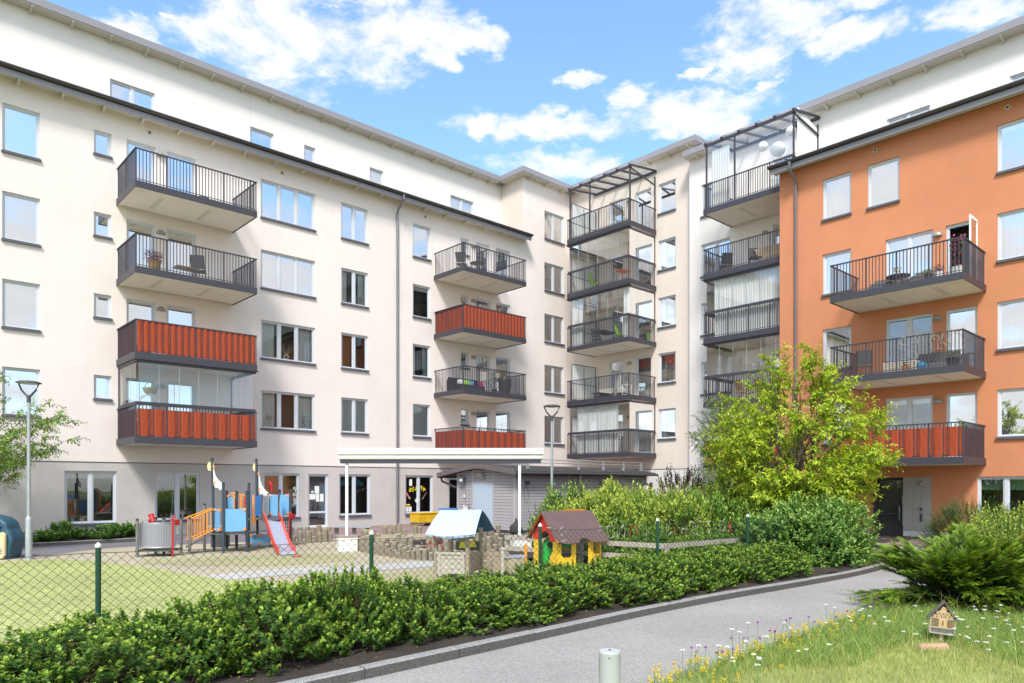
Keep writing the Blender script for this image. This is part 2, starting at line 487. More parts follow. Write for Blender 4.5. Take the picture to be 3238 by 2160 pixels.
def balcony(fac, u0, u1, zb, parent, dep=2.2, screen=None, glaze=None, top=None, far_screen=None, far=None, marks=True, side_only=False, cover=False):
    """u0<u1 along the wall, zb underside, floor .2 above it"""
    mb = MB(); zf = zb + .2; d0 = .004
    mb.mi = 0
    fac.box(mb, u0, u1, zb + .03, zf, d0, dep - .03)               # slab
    mb.mi = 1
    fac.box(mb, u0 - .025, u1 + .025, zb, zf + .02, dep - .03, dep)      # fascia
    fac.box(mb, u0 - .025, u0 - .002, zb, zf + .02, d0, dep - .031)
    fac.box(mb, u1 + .002, u1 + .025, zb, zf + .02, d0, dep - .031)
    mb.mi = 2
    if marks:
        for k in (.22, .62):                                        # shallow formwork marks under the slab
            a = u0 + (u1 - u0) * k
            fac.box(mb, a, a + .16, zb + .026, zb + .03, .45, dep - .55)
    fac.box(mb, u0 + .12, u1 - .12, zb + .005, zb + .03, .05, .13)
    b = mb.build('balcony', ['slab', 'steel', 'slab_mark'], parent)
    # railing
    r = MB(); zr = zf + 1.05
    fac.box(r, u0 - .02, u1 + .02, zr - .022, zr + .012, dep - .045, dep + .012)
    fac.box(r, u0 - .02, u0 + .03, zr - .022, zr + .012, .02, dep - .046)
    fac.box(r, u1 - .03, u1 + .02, zr - .022, zr + .012, .02, dep - .046)
    fac.box(r, u0, u1, zf + .06, zf + .08, dep - .025, dep - .005)
    n = int(round((u1 - u0) / .104))
    for i in range(n + 1):
        u = u0 + .01 + (u1 - u0 - .02) * i / n; t = .022 if i % 9 == 0 else .0115
        e = .02 if i % 9 == 0 else .0
        fac.box(r, u - t, u + t, zf - .04, zr - .023, dep - .02 - e, dep - .004)
    n = int(round(dep / .104))
    for i in range(1, n):
        d = dep * i / n; t = .017 if i in (1, n // 2) else .008
        for uu in (u0, u1 - .02): fac.box(r, uu, uu + .02, zf - .04, zr - .023, d - t, d + t)
    r.build('railing', 'steel', b)
    if screen:
        s_ = MB(); zz0, zz1 = zf + .03, zr - (.02 if screen == 'full' else .13)
        def sheet(pt, n):
            for j in range(3):
                for i in range(n):
                    s_.face(pt(i/n, j/3), pt((i+1)/n, j/3), pt((i+1)/n, (j+1)/3), pt(i/n, (j+1)/3))
        off = lambda t, q: .010 * math.sin(t * 60) + .006 * math.sin(t * 23 + q * 5)
        nb = int(round((u1 - u0) / .104))
        hid = (lambda i: i % 2 == 1) if screen == 'full' else (lambda i: i % 4 in (2, 3))
        path = []                       # the cloth is woven in and out of the bars
        for i in range(nb + 1):
            u = u0 + .01 + (u1 - u0 - .02) * i / nb
            dd = dep + .001 if hid(i) and 0 < i < nb else dep - .023
            for q in (-.03, .03):
                if u0 + .02 < u + q < u1 - .02: path.append((u + q, dd))
        for i in range(len(path) - 1):
            for j in range(4):
                za = zz0 + (zz1 - zz0) * j / 4; zc = zz0 + (zz1 - zz0) * (j + 1) / 4
                w0 = .006 * math.sin(j * 2.1 + path[i][0] * 19); w1 = .006 * math.sin((j + 1) * 2.1 + path[i][0] * 19)
                v0 = .006 * math.sin(j * 2.1 + path[i+1][0] * 19); v1 = .006 * math.sin((j + 1) * 2.1 + path[i+1][0] * 19)
                s_.face(fac.p(path[i][0], za, path[i][1] + abs(w0)), fac.p(path[i+1][0], za, path[i+1][1] + abs(v0)),
                        fac.p(path[i+1][0], zc, path[i+1][1] + abs(v1)), fac.p(path[i][0], zc, path[i][1] + abs(w1)))
        for uu, sg in ((u0 + .035, 1), (u1 - .035, -1)):
            sheet(lambda t, q: fac.p(uu + sg * off(t * .6, q), zz0 + (zz1 - zz0) * q, .05 + (dep - .1) * t), 60)
        s_.build('screen_cloth', 'fabric_red', b)
    if glaze:
        zt = zb + 2.74 - .02
        g = MB(); gp = MB()
        # rail on the balustrade and track under the balcony above
        for (za, zc, o, t) in ((zr + .02, zr + .10, .02, .07), (zt - .10, zt - .03, .06, .12)):
            fac.box(g, u0 + .02, u1 - .02, za, zc, dep - .10 , dep - .10 + t)
            fac.box(g, u0 + .02, u0 + .08, za, zc, .02, dep - .101); fac.box(g, u1 - .08, u1 - .02, za, zc, .02, dep - .101)
        fac.box(g, u0 - .06, u1 + .06, zt - .03, zt + .0, dep - .2, dep + .07)
        for uu in (u0 + .03, u1 - .06):
            fac.box(g, uu, uu + .03, zr + .10, zt - .10, .03, .06)
        g.build('glazing_track', 'steel', b)
        k = 6 
        for i in range(k):
            a = u0 + .09 + (u1 - u0 - .18) * i / k; c = u0 + .09 + (u1 - u0 - .18) * (i + 1) / k
            fac.quad(gp, a + .006, c - .006, zr + .10, zt - .10, dep - .07)
        for i in range(3):
            a = .1 + (dep - .25) * i / 3; c = .1 + (dep - .25) * (i + 1) / 3
            for uu in (u0 + .05, u1 - .05): gp.face(fac.p(uu, zr + .10, a + .006), fac.p(uu, zr + .10, c - .006), fac.p(uu, zt - .10, c - .006), fac.p(uu, zt - .10, a + .006))
        gp.build('glazing', 'glass_bal', b)
        ge_ = MB()
        for i in range(1, k):
            a = u0 + .09 + (u1 - u0 - .18) * i / k; fac.box(ge_, a - .007, a + .007, zr + .10, zt - .10, dep - .076, dep - .064)
        for i in range(1, 3):
            a = .1 + (dep - .25) * i / 3
            for uu in (u0 + .05, u1 - .05): fac.box(ge_, uu - .004, uu + .004, zr + .10, zt - .10, a - .006, a + .006)
        ge_.build('pane_edges', 'galv', b)
        for (a, c) in (glaze if isinstance(glaze, (list, tuple)) else []):
            cu = MB(); n = int((c - a) / .03); w0 = u0 + (u1 - u0) * 0
            for i in range(n):
                def q(i): u = a + (c - a) * i / n; return u, dep - .2 + .02 * math.sin(u * 55) + .015 * math.sin(u * 31)
                (ua, da), (ub, db) = q(i), q(i + 1)
                cu.face(fac.p(ua, zf + .05, da), fac.p(ub, zf + .05, db), fac.p(ub, zt - .1, db), fac.p(ua, zt - .1, da))
            cu.build('curtain', 'curtain', b)
    if far_screen is not None:
        uf, dd = far_screen
        fs = MB(); z1 = zf + 1.95
        for (da, db) in ((.06, .09), (1.0, 1.03), (1.92, 1.95)): fac.box(fs, uf - .015, uf + .015, zf, z1, da, db)
        for (za, zc) in ((z1, z1 + .03), (zf + .1, zf + .13), (zf + .95, zf + .98)): fac.box(fs, uf - .015, uf + .015, za, zc, .06, 1.95)
        fs.build('screen_frame', 'steel', b)
        pn = MB(); fac.box(pn, uf - .004, uf + .004, zf + .13, z1, .09, 1.92); pn.build('screen_panel', 'curtain', b)
    return b

# ---- cream building, street-side rows
T = [13.70, 10.95, 8.21, 5.47]
ins1 = ['blind', 'sheer', 'curtain', 'blind_top']
for i, t in enumerate(T):
    L.window(3.5, 4.5, t - 1.5, t, A, 1, inside=['blind', 'curtain', 'curtain', 'blind_top'][i], pale=i == 3)
    L.window(-2.6, -1.6, t - 1.5, t, A, 1, inside='curtain')
    L.window(6.03, 6.56, t - .8, t, A, 1, inside=['', 'blind_top', '', 'curtain_green'][i])
    zf = [11.51, 8.77, 6.03, 3.31][i]
    L.window(7.03, 7.95, zf + .03, t, A, 1, inside=['blind', 'blind_top', 'blind_top', 'sheer'][i], door=True, sill=False)
    L.window(8.33, 9.33, zf + .03, t, A, 1, inside=['blind', 'blind_top', 'blind_top', 'sheer'][i], door=True, sill=False)
    L.window(11.79, 14.08, t - 1.5, t, A, 3, inside=['sheer', 'curtain', 'side', 'side'][i], pale=False, glass='glass' if i < 2 else 'glass_mid')
    L.window(15.28, 16.57, t - 1.5, t, A, 2, inside=['curtain', 'side', 'curtain_brown', 'blind'][i], glass='glass' if i < 1 else 'glass_mid')
    L.window(18.92, 19.9, t - 1.5, t, A, 1, inside=['sheer', 'blind_top', 'side', 'blind'][i], glass='glass' if i < 1 else 'glass_mid')
    L.window(21.7, 22.2, t - .8, t, A, 1, inside='side' if i else 'sheer')
    L.window(22.67, 23.58, zf + .03, t, A, 1, inside=['', 'blind_top', 'side', 'blind'][i], door=True, sill=False, glass='glass')
    L.window(23.95, 24.93, zf + .03, t, A, 1, inside=['blind_top', 'side', 'side', 'blind'][i], door=True, sill=False)
    L.lamp(8.14, [13.43, 10.68, 7.96, 5.22][i], A); L.lamp(22.49, [13.4, 10.71, 7.96, 5.2][i], A)
for i, t in enumerate([16.47, 13.70, 10.95, 8.21, 5.47]):
    L.window(27.42, 28.92, t - 1.5, t, A, 2, inside=['blind_half', 'blind_half', 'side', 'blind', 'side'][i], label=None)
# ground floor, the nursery
L.window(5.18, 6.72, .47, 2.24, A, 2, glass='glass_low', inside='blind_top')
L.window(7.95, 9.48, .50, 2.23, A, 2, glass='glass_low', inside='')
L.window(11.88, 13.4, .46, 2.23, A, 2, glass='glass_low', inside='')
gdoor = L.window(13.78, 14.68, .02, 2.21, A, 1, glass='glass_low', inside='', door=True, sill=False, mid=.62)
L.window(15.19, 16.69, .46, 2.22, A, 2, glass='glass_low', inside='')
L.window(18.52, 20.06, .44, 2.2, A, 2, glass='glass_low', inside='', label='window with yellow letters and pink pencils painted on the glass')
L.window(21.0, 22.0, .02, 2.1, A, 1, glass='glass_low', inside='', door=True, sill=False)
L.window(-2.6, -1.1, .47, 2.24, A, 2, glass='glass_low', inside='')
for (u0, u1, n, ins) in ((6.93, 8.44, 2, 'blind_top'), (12.10, 13.09, 1, 'curtain'), (14.47, 14.99, 1, 'sheer'), (17.73, 18.46, 1, 'sheer'), (22.43, 23.93, 2, 'curtain'), (1.2, 2.7, 2, 'curtain')):
    LP.window(u0, u1, 15.05, 16.47, A, n, inside=ins)
# corner section facing the playground
for i, t in enumerate([16.62, 13.82, 11.0, 8.25, 5.5]):
    S1.window(20.4, 21.42, t - 1.48, t, A, 1, inside=['', 'side', 'side', 'side', 'side'][i])
    zf = [14.38, 11.60, 8.82, 6.06, 3.31][i]
    S1.window(23.63, 24.56, zf + .03, t, A, 1, inside=['blind_top', '', 'blind_top', 'side', 'curtain'][i], door=True, sill=False)
    S1.window(21.85, 22.83, zf + .03, t, A, 1, inside=['side', 'blind_half', 'side', 'curtain', 'curtain_green'][i], door=True, sill=False)
    S1.lamp(23.22, t - .30, A)
# walls
L.wall(-14, XT, -.1, 14.62, [2.54], ['plinth_grey', 'stucco_cream'], A)
L.wall(XT, XS, -.1, 17.86, [2.54], ['plinth_grey', 'stucco_cream'], A)
LP.wall(-14, XT, 14.3, 17.86, [], ['stucco_white'], A)
TW.wall(YL, YP, 14.3, 17.86, [], ['stucco_beige'], A)
S1.wall(19.33, YL, -.1, 17.86, [2.54], ['plinth_white', 'stucco_beige'], A)
mb = MB(); mb.box(-14, YL - .012, 2.525, XS - .012, YL - .001, 2.555); mb.box(XS - .012, 19.34, 2.525, XS - .001, YL - .013, 2.555)
mb.build('string_course', 'sillm', A)
mb = MB()                                          # hairline joints in the render
mb.box(12.085, YP - .004, 14.7, 12.095, YP - .001, 17.85); mb.box(26.5, YL-.004, 14, 26.505, YL-.001, 14.01)
mb.build('render_joint', 'slab_mark', A)

def roof_edge(mb, path, z0, z1, inner):
    """boxes along an axis-parallel path are simpler: path = list of (x0,y0,x1,y1)"""
    for (a, b, c, d) in path: mb.box(a, b, z0, c, d, z1)
ov = .46
r = MB()
r.mi = 0
r.box(-14, YP - ov, 17.86, XT - ov + .0, YP + 9, 18.12)
r.box(XT - ov + .001, YL - ov, 17.86, XS - ov, YP + 9, 18.12)
r.box(XS - ov + .001, 19.0, 17.86, XS + 10, YP + 9, 18.12)
r.mi = 1
for x in (XT - ov - .006,): pass
r.build('roof', ['steel_light', 'soffit'], A)
sf = MB()
sf.box(-14, YP - ov + .03, 17.83, XT - ov, YP - .01, 17.858)
sf.box(XT - ov + .03, YL - ov + .03, 17.83, XS - ov, YL - .01, 17.858)
sf.box(XT - ov + .03, YL - .01, 17.83, XT - .002, YP - ov + .03, 17.858)
sf.box(XS - ov + .03, 19.03, 17.83, XS - .002, YL - ov + .03, 17.858)
sf.build('soffit', 'soffit', A)
def tails(name_parent, pts, dirv, length, z, m='soffit', hh=.13):
    for (x, y) in pts:
        mb = MB(); a = Vector((x, y, z)); d = Vector(dirv)
        s_ = Vector((-d.y, d.x, 0)) * .04
        P0 = a; P1 = a + d * length
        mb.prism([P0 - s_ , P0 - s_ - Vector((0, 0, hh)), P1 - s_ - Vector((0, 0, .04)), P1 - s_], s_ * 2)
        mb.build('rafter_tail', m, name_parent)
tails(A, [(-1.5 + 1.2 * i, YP) for i in range(23)], (0, -1, 0), ov - .04, 17.828)
tails(A, [(26.2 + 1.2 * i, YL) for i in range(3)], (0, -1, 0), ov - .04, 17.828)
tails(A, [(XS, 19.5 + 1.2 * i) for i in range(7)], (-1, 0, 0), ov - .04, 17.828)
tails(A, [(1.5 + 1.2 * i, YL) for i in range(20)], (0, -1, 0), .5, 14.50, hh=.15)
# lower eave with gutter
def eave(parent, fac, u0, u1, zt, out, up_to, zwall, downpipes):
    e = MB()
    for (d0, d1, z0, z1) in ((out - .03, out, zt - .30, zt - .12),):
        fac.box(e, u0, u1, z0, z1, d0, d1)
    e.build('fascia', 'steel_light', parent)
    so = MB(); fac.box(so, u0, u1, zt - .16, zt - .135, .004, out - .031); so.build('soffit', 'soffit', parent)
    g = MB(); n = 8
    prof = [(out + .075 + .075 * math.cos(math.pi + math.pi * i / n), zt - .02 + .085 * math.sin(math.pi + math.pi * i / n)) for i in range(n + 1)]
    prof2 = [(a, b) for (a, b) in prof]
    for i in range(n):
        (a, b), (c, d) = prof[i], prof[i+1]
        g.face(fac.p(u0, b, a), fac.p(u1, b, a), fac.p(u1, d, c), fac.p(u0, d, c))
    for uu in (u0, u1): g.face(*[fac.p(uu, b, a) for (a, b) in prof])
    fac.box(g, u0, u1, zt - .03, zt - .01, out + .142, out + .158)
    k = int((u1 - u0) / 1.9)
    for i in range(k + 1):
        u = u0 + .3 + (u1 - u0 - .6) * i / k
        for q in range(n):
            (a, b), (c, d) = prof[q], prof[q+1]
            g.face(fac.p(u, b - .006, a), fac.p(u + .05, b - .006, a), fac.p(u + .05, d - .006, c + .004), fac.p(u, d - .006, c + .004))
    g.build('gutter', 'gutter', parent)
    rf = MB()
    rf.prism([fac.p(u0, zt - .12, out), fac.p(u0, zt + .02, out + .02), fac.p(u0, zwall, up_to), fac.p(u0, zwall - .15, up_to)],
             Vector(fac.p(u1, 0, 0)) - Vector(fac.p(u0, 0, 0)))
    rf.build('lower_roof', 'gutter', parent)
    for u in downpipes:
        p = MB()
        p.tube([fac.p(u, zt - .08, out + .07), fac.p(u, zt - .28, out + .07), fac.p(u, zt - .42, out - .05), fac.p(u, zt - .62, .16), fac.p(u, zt - .8, .09), fac.p(u, 0.05, .09)], .05, 10)
        p.lathe([(.05, 0), (.075, .12)], fac.p(u, zt - .2, out + .07), 10)
        z = zt - 1.6
        while z > .5:
            p.cyl(fac.p(u, z, .09), fac.p(u, z + .05, .09), .057, n=10); fac.box(p, u - .01, u + .01, z, z + .03, .004, .05); z -= 1.9
        p.build('downpipe', 'pipe', parent, smooth=True)
eave(A, L, -14, 25.96, 14.67, .52, -1.74, 15.0, [18.03])
eave(Cc, O, -9, 13.72, 13.93, .53, -2.6, 14.55, [12.87])
def vent(fac, u, z, parent):
    v = MB(); a = Vector(fac.p(u, z, .002)); b = Vector(fac.p(u, z, .03))
    v.mi = 0; v.cyl(a, b, .075, n=16); v.mi = 1; v.cyl(b, fac.p(u, z, .034), .045, n=14)
    v.build('wall_vent', ['slab_mark', 'gutter'], parent)
vent(L, 7.76, 14.15, A); vent(L, 12.65, 14.15, A); vent(L, 19.6, 14.15, A); vent(O, 10.03, 13.5, Cc); vent(O, 6.1, 13.5, Cc)
for zc in (5.0, 8.0, 11):
    pass
# balconies of the cream building
ZB = [11.31, 8.57, 5.83, 3.11]
for i, z in enumerate(ZB):
    balcony(L, 6.73, 10.68, z, A, screen=[None, None, 'full', 'low'][i], glaze=(i == 3))
    balcony(L, 20.12, 23.95, z, A, screen=[None, 'full', None, 'low'][i])
for i, z in enumerate([14.18, 11.40, 8.62, 5.86, 3.11]):
    balcony(S1, 21.56, 25.52, z, A, far_screen=(25.44, 1), glaze=[None, True, [(24.6, 25.35), (21.62, 22.0)], None, [(22.3, 25.0)]][i])
# glass roof over the top corner balcony
def glass_roof(fac, u0, u1, zlow, zhigh, dep, parent, glazed, zrail):
    f = MB(); n = 5
    for u in (u0 + .03, (u0 + u1) / 2 + .6, u1 - .03):
        fac.box(f, u - .03, u + .03, zrail - 1.1, zlow - .09, dep - .1, dep - .04)
    fac.box(f, u0 + .01, u0 + .06, zrail - 1.1, zhigh - .3, .02, .08)
    fac.box(f, u0 - .05, u1 + .05, zlow - .10, zlow, dep - .12, dep - .02)
    fac.box(f, u0 - .05, u1 + .05, zhigh - .1, zhigh, .02, .1)
    for i in range(n + 1):
        u = u0 + (u1 - u0) * i / n
        f.bar(fac.p(u, zlow - .01, dep + .06), fac.p(u, zhigh + .0, .03), .05, .09)
    f.bar(fac.p(u0, zlow - .12, dep - .07), fac.p(u0, zhigh - .75, .05), .04, .07)
    r_ = f.build('terrace_roof_frame', 'steel', parent)
    g = MB()
    g.prism([fac.p(u0 - .04, zlow + .045, dep + .1), fac.p(u1 + .04, zlow + .045, dep + .1), fac.p(u1 + .04, zhigh + .05, .02), fac.p(u0 - .04, zhigh + .05, .02)], (0, 0, .01)) if False else g.face(fac.p(u0 - .04, zlow + .045, dep + .1), fac.p(u1 + .04, zlow + .045, dep + .1), fac.p(u1 + .04, zhigh + .05, .02), fac.p(u0 - .04, zhigh + .05, .02))
    g.build('roof_glass', 'glass_roof', r_)
    if glazed:
        w_ = MB()
        for i in range(6):
            a = u0 + .08 + (u1 - u0 - .16) * i / 6; fac.quad(w_, a + .01, a + (u1 - u0 - .16) / 6 - .01, zrail + .03, zlow - .12, dep - .066)
        w_.build('terrace_glazing', 'glass_bal', r_)
        p = MB()
        for i in range(8): fac.box(p, u0 + .04, u0 + .06, zrail - .9, zlow - .02 + i * .04, .1 + i * .21, .1 + i * .21 + .2)
        p.build('side_panel', 'white_paint', r_)
        c = MB(); 
        for i in range(14):
            a = u1 - .2 - i * .06
            c.face(fac.p(a, zrail - .9, dep - .2 + .03 * (i % 2)), fac.p(a - .06, zrail - .9, dep - .2 + .03 * ((i + 1) % 2)), fac.p(a - .06, zlow - .3, dep - .2 + .03 * ((i + 1) % 2)), fac.p(a, zlow - .3, dep - .2 + .03 * (i % 2)))
        c.build('curtain', 'curtain', r_)
    return r_
glass_roof(S1, 21.56, 25.5, 17.05, 17.35, 2.1, A, False, 15.45)

# ---- white building
for i, t in enumerate([15.67, 12.89, 10.17, 7.44, 4.71]):
    S2.window(17.22, 18.72, t - 1.5, t, B, 2, inside=['sheer', 'blind_top', 'side', 'side', 'side'][i])
    zf = [13.47, 10.72, 7.97, 5.25, 2.59][i]
    S2.window(14.2, 15.2, zf + .03, t, B, 1, inside='side', door=True, sill=False)
    if i: S2.lamp(15.54, t - .3, B)
for u in (9.11, 5.15, 1.4):
    S2.window(u, u + 1.48, 14.3, 15.68, B, 2, inside=['blind_half', 'blind', 'curtain'][int(u) % 3])
S2.wall(-9, 19.33, -.1, 17.02, [1.2], ['stucco_white', 'stucco_white'], B)
mb = MB(); mb.box(XW, 19.33, -.1, XS - .001, 19.36, 17.02); mb.build('wall', 'stucco_white', B)
mb = MB(); mb.box(XS + .2, 19.4, 16.9, XS + 6, 19.45, 17.85); mb.build('gable_cladding', 'gutter', A)
rb = MB(); rb.box(XW - .5, -9, 17.03, XW + 9, 19.42, 17.30); rb.build('roof', 'steel_light', B)
sb = MB(); sb.box(XW - .47, -9, 17.0, XW - .002, 19.40, 17.028); sb.build('soffit', 'soffit', B)
tails(B, [(XW, -6.4 + 1.2 * i) for i in range(22)], (-1, 0, 0), .45, 16.998)
mb = MB(); mb.box(XW - .004, 10.65, 14.3, XW - .001, 10.656, 17.0); mb.box(XW-.004, 2.0, 14.3, XW-.001, 2.006, 17); mb.build('render_joint', 'slab_mark', B)
for i, z in enumerate([13.27, 10.52, 7.77, 5.05, 2.39]):
    balcony(S2, 13.2, 17.12, z, B, dep=2.3, screen='full' if i == 4 else None, glaze=[None, None, [(13.25, 16.7)], True, None][i], marks=(i == 0))
glass_roof(S2, 13.2, 17.12, 16.3, 16.75, 2.2, B, True, 14.52)
mb = MB()
for (y, z, rr) in ((14.95, 15.75, .2), (14.3, 15.4, .3), (13.75, 15.95, .2)):
    lm = MB(); lm.lathe([(rr * math.sin(math.pi * k / 10) + .001, -rr * math.cos(math.pi * k / 10)) for k in range(11)], (XW - 1.3, y, z), 18)
    lm.cyl((XW - 1.3, y, z + rr), (XW - 1.3, y, 16.42), .004, n=4)
    o = lm.build('paper_lantern', 'white_paint', None, smooth=True)
    tag(o, {14.95: 'small white paper lantern nearest the corner under the glass terrace roof', 14.3: 'largest white paper lantern under the glass terrace roof', 13.75: 'small white paper lantern hanging nearest the orange house under the glass roof'}[y], 'paper lantern', 'paper lanterns under the glass roof')

# ---- orange building
for i, t in enumerate([13.04, 10.27, 7.50, 4.76]):
    O.window(10.86, 11.89, t - 1.5, t, Cc, 1, inside=['sheer', 'curtain', 'side', 'blind'][i])
    O.window(5.36, 6.38, t - 1.5, t, Cc, 1, inside=['blind_top', 'sheer', 'curtain', 'blind'][i], glass='glass')
    O.window(1.2, 2.7, t - 1.5, t, Cc, 2, inside='curtain')
    if i == 0: O.window(9.24, 10.29, 11.53, 13.05, Cc, 1, inside='blind')
    else:
        zf = [0, 8.08, 5.34, 2.6][i]
        O.window(8.2, 9.69, t - 1.5, t, Cc, 2, inside=['', 'curtain', '', 'blind_top'][i], glass='glass' if i == 1 else 'glass_low')
        O.window(6.92, 7.82, zf + .03, t, Cc, 1, inside=['', '', 'sheer', 'blind'][i], door=True, sill=False, open_pane=0 if i == 1 else None)
        O.lamp(8.06, t - .27, Cc)
        balcony(O, 6.70, 10.62, [0, 7.88, 5.14, 2.40][i], Cc, dep=2.23, screen='low' if i == 3 else None, marks=True)
# the open balcony door leaf on the second floor
dl = MB(); x0 = XO - .02
for (a, b, c, d) in ((0, .07, 0, 2.1), (.68, .75, 0, 2.1), (.07, .68, 0, .09), (.07, .68, 2.01, 2.1)):
    dl.box(x0 - b, 6.90, 8.12 + c, x0 - a, 6.94, 8.12 + d)
dlo = dl.build('open_door_leaf', 'white_paint', Cc)
g = MB(); g.box(x0 - .69, 6.915, 8.2, x0 - .06, 6.92, 10.15); g.build('pane', 'glass', dlo)
# entrance
O.holes.append((9.12, 10.19, -.07, 2.03, .35))
O.window(6.93 - 1.55, 6.93, .5, 2.04, Cc, 2, glass='glass_low', inside='curtain_green')
O.wall(-9, 13.53, -.1, 13.75, [.22], ['plinth_white', 'stucco_orange'], Cc)
mb = MB(); mb.box(XO, 13.53, -.1, XW, 13.56, 14.0); mb.build('wall', 'stucco_orange', Cc)
mb = MB()
for j in range(5):
    for i in range(3):
        y0 = 8.235 + i * .295; z0 = .225 + j * .365
        mb.box(XO - .022, y0, z0, XO - .003, y0 + .291, z0 + .361)
mat('tile_grey', (.36, .34, .315), rough=.7, isl=.04)
mb.build('tile_panel', 'tile_grey', Cc)
O.lamp(8.56, 1.78, Cc, r=.125)
mb = MB(); mb.mi = 0; mb.box(XO - .05, 8.50, .86, XO - .023, 8.60, 1.04); mb.mi = 1; mb.box(XO - .054, 8.515, .9, XO - .05, 8.585, 1.02)
mb.build('intercom', ['galv', 'lamp_dark'], Cc)
mb = MB(); mb.box(XO - .04, 8.515, .54, XO - .023, 8.59, .80); mb.build('letter_slot', 'lamp_dark', Cc)
d = MB(); xd = XO + .3
for (a, b, c, e) in ((9.12, 9.24, -.07, 2.03), (10.07, 10.19, -.07, 2.03), (9.24, 10.07, 1.93, 2.03), (9.24, 10.07, -.07, .15), (9.24, 10.07, .72, .80)):
    d.box(xd - .05, a, c, xd, b, e)
do = d.build('entrance_door', 'steel', Cc)
g = MB(); g.face((xd - .03, 9.24, .15), (xd - .03, 10.07, .15), (xd - .03, 10.07, 1.93), (xd - .03, 9.24, 1.93)); g.build('pane', 'glass_mid', do)
h = MB(); h.tube([(xd - .06, 9.30, .55), (xd - .12, 9.30, .55), (xd - .12, 9.30, 1.06), (xd - .06, 9.30, 1.06)], .014, 8); h.build('handle', 'galv', do)
h = MB(); h.box(xd - .055, 9.13, .4, xd - .051, 9.23, 1.4); h.build('kick_plate', 'galv', do)
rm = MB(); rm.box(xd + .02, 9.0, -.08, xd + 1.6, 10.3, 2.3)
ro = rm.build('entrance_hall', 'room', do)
# close the buildings at the back so that no daylight leaks in
mb = MB(); mb.box(-14, YP + 8.8, 0, XS + 9.5, YP + 9, 17.8); mb.box(-14.2, YL, 0, -14, YP + 9, 17.8); mb.build('rear_wall', 'stucco_cream', A)
mb = MB(); mb.box(XW + 8.8, -9, 0, XW + 9, 19.3, 17.0); mb.box(XO, -9.2, 0, XW + 9, -9, 14); mb.build('rear_wall', 'stucco_white', B)

# ---- marks in the nursery windows
TC = {}
def text_mesh(body, size, mname, parent, M, extrude=.002, name='lettering', bold=0.):
    cu = bpy.data.curves.new('t', 'FONT'); cu.body = body; cu.size = size; cu.extrude = extrude; cu.offset = bold
    cu.align_x = 'CENTER'; cu.align_y = 'CENTER'
    t = bpy.data.objects.new('t', cu); COL.objects.link(t)
    bpy.context.view_layer.update()
    me = bpy.data.meshes.new_from_object(t.evaluated_get(bpy.context.evaluated_depsgraph_get()))
    bpy.data.objects.remove(t)
    me.transform(M)
    me.materials.clear(); me.materials.append(MATS[mname])
    o = bpy.data.objects.new(name, me); link(o, parent); return o
mat('yellow_mark', (.85, .68, .03), rough=.6); mat('pink_mark', (.62, .16, .22), rough=.6); mat('paper', (.75, .78, .76), rough=.8)
mat('black_mark', (.015, .015, .018), rough=.6); mat('teal_cloth', (.07, .28, .38), rough=.9, trans=.2)
at_w = [o for o in A.children if 'yellow letters' in str(o.get('label', ''))][0]
yg = YL + .075                                   # inner side of the glass plane, just proud of it
for ch, x, z, rot in (('A', 19.60, 1.56, -16), ('T', 19.45, 1.61, -10), ('L', 19.12, 1.60, 6), ('J', 18.98, 1.58, 12), ('E', 18.83, 1.53, 18)):
    M = Matrix.Translation((x, yg, z)) @ Matrix.Rotation(R(rot), 4, 'Y') @ Matrix.Rotation(R(90), 4, 'X') @ Matrix.Scale(-1, 4, (1, 0, 0))
    text_mesh(ch, .23, 'yellow_mark', at_w, M, bold=.008)
for (x, z, s_) in ((18.72, 1.28, 1), (19.62, 1.28, -1)):
    mb = MB(); dx = .11 * s_
    a = Vector((x - dx, yg, z + .13)); b = Vector((x + dx * .55, yg, z - .1)); c = Vector((x + dx, yg, z - .18))
    mb.mi = 0; mb.bar(a, b, .07, .004, up=(0, 1, 0)) if False else mb.prism([a + Vector((-.03, 0, -.02)), a + Vector((.03, 0, .02)), b + Vector((.03, 0, .02)), b + Vector((-.03, 0, -.02))], (0, .003, 0))
    mb.mi = 1; mb.prism([b + Vector((-.03, 0, -.02)), b + Vector((.03, 0, .02)), c], (0, .003, 0))
    mb.build('painted_pencil', ['pink_mark', 'paper'], at_w)
mb = MB(); mb.box(18.78, yg, 1.72, 18.93, yg + .002, 2.02); mb.box(18.60, yg, .55, 18.73, yg + .002, .78); mb.box(18.75, yg, .55, 18.9, yg + .002, .78)
mb.prism([(19.08, yg, 1.05), (19.22, yg, 1.22), (19.3, yg, 1.0), (19.2, yg, .9)], (0, .002, 0))
mb.build('paper_sheet', 'paper', at_w)
mb = MB(); mb.prism([(18.60 + .12 + .12 * math.cos(t), yg, .86 + .035 * math.sin(t)) for t in [math.pi * 2 * k / 12 for k in range(12)]], (0, .002, 0)); mb.build('painted_blob', 'yellow_mark', at_w)
mb = MB()
for (a, b, c, d_) in ((14.1, 14.3, 1.42, 1.72), (13.86, 14.14, 1.17, 1.40), (14.16, 14.30, 1.08, 1.40), (14.33, 14.5, 1.08, 1.40), (13.94, 14.06, 1.45, 1.52)):
    mb.box(a, yg, c, b, yg + .002, d_)
mb.build('paper_sheet', 'paper', gdoor)
pw = [o for o in A.children if o.name.startswith('window')][:]
def find_win(x0): 
    for o in A.children:
        if o.name.startswith('window') and abs(min(v.co.x for v in o.data.vertices) - x0) < .06 and min(v.co.z for v in o.data.vertices) < .6: return o
wpaw = find_win(11.88); wtent = find_win(15.19); wflag = find_win(7.95)
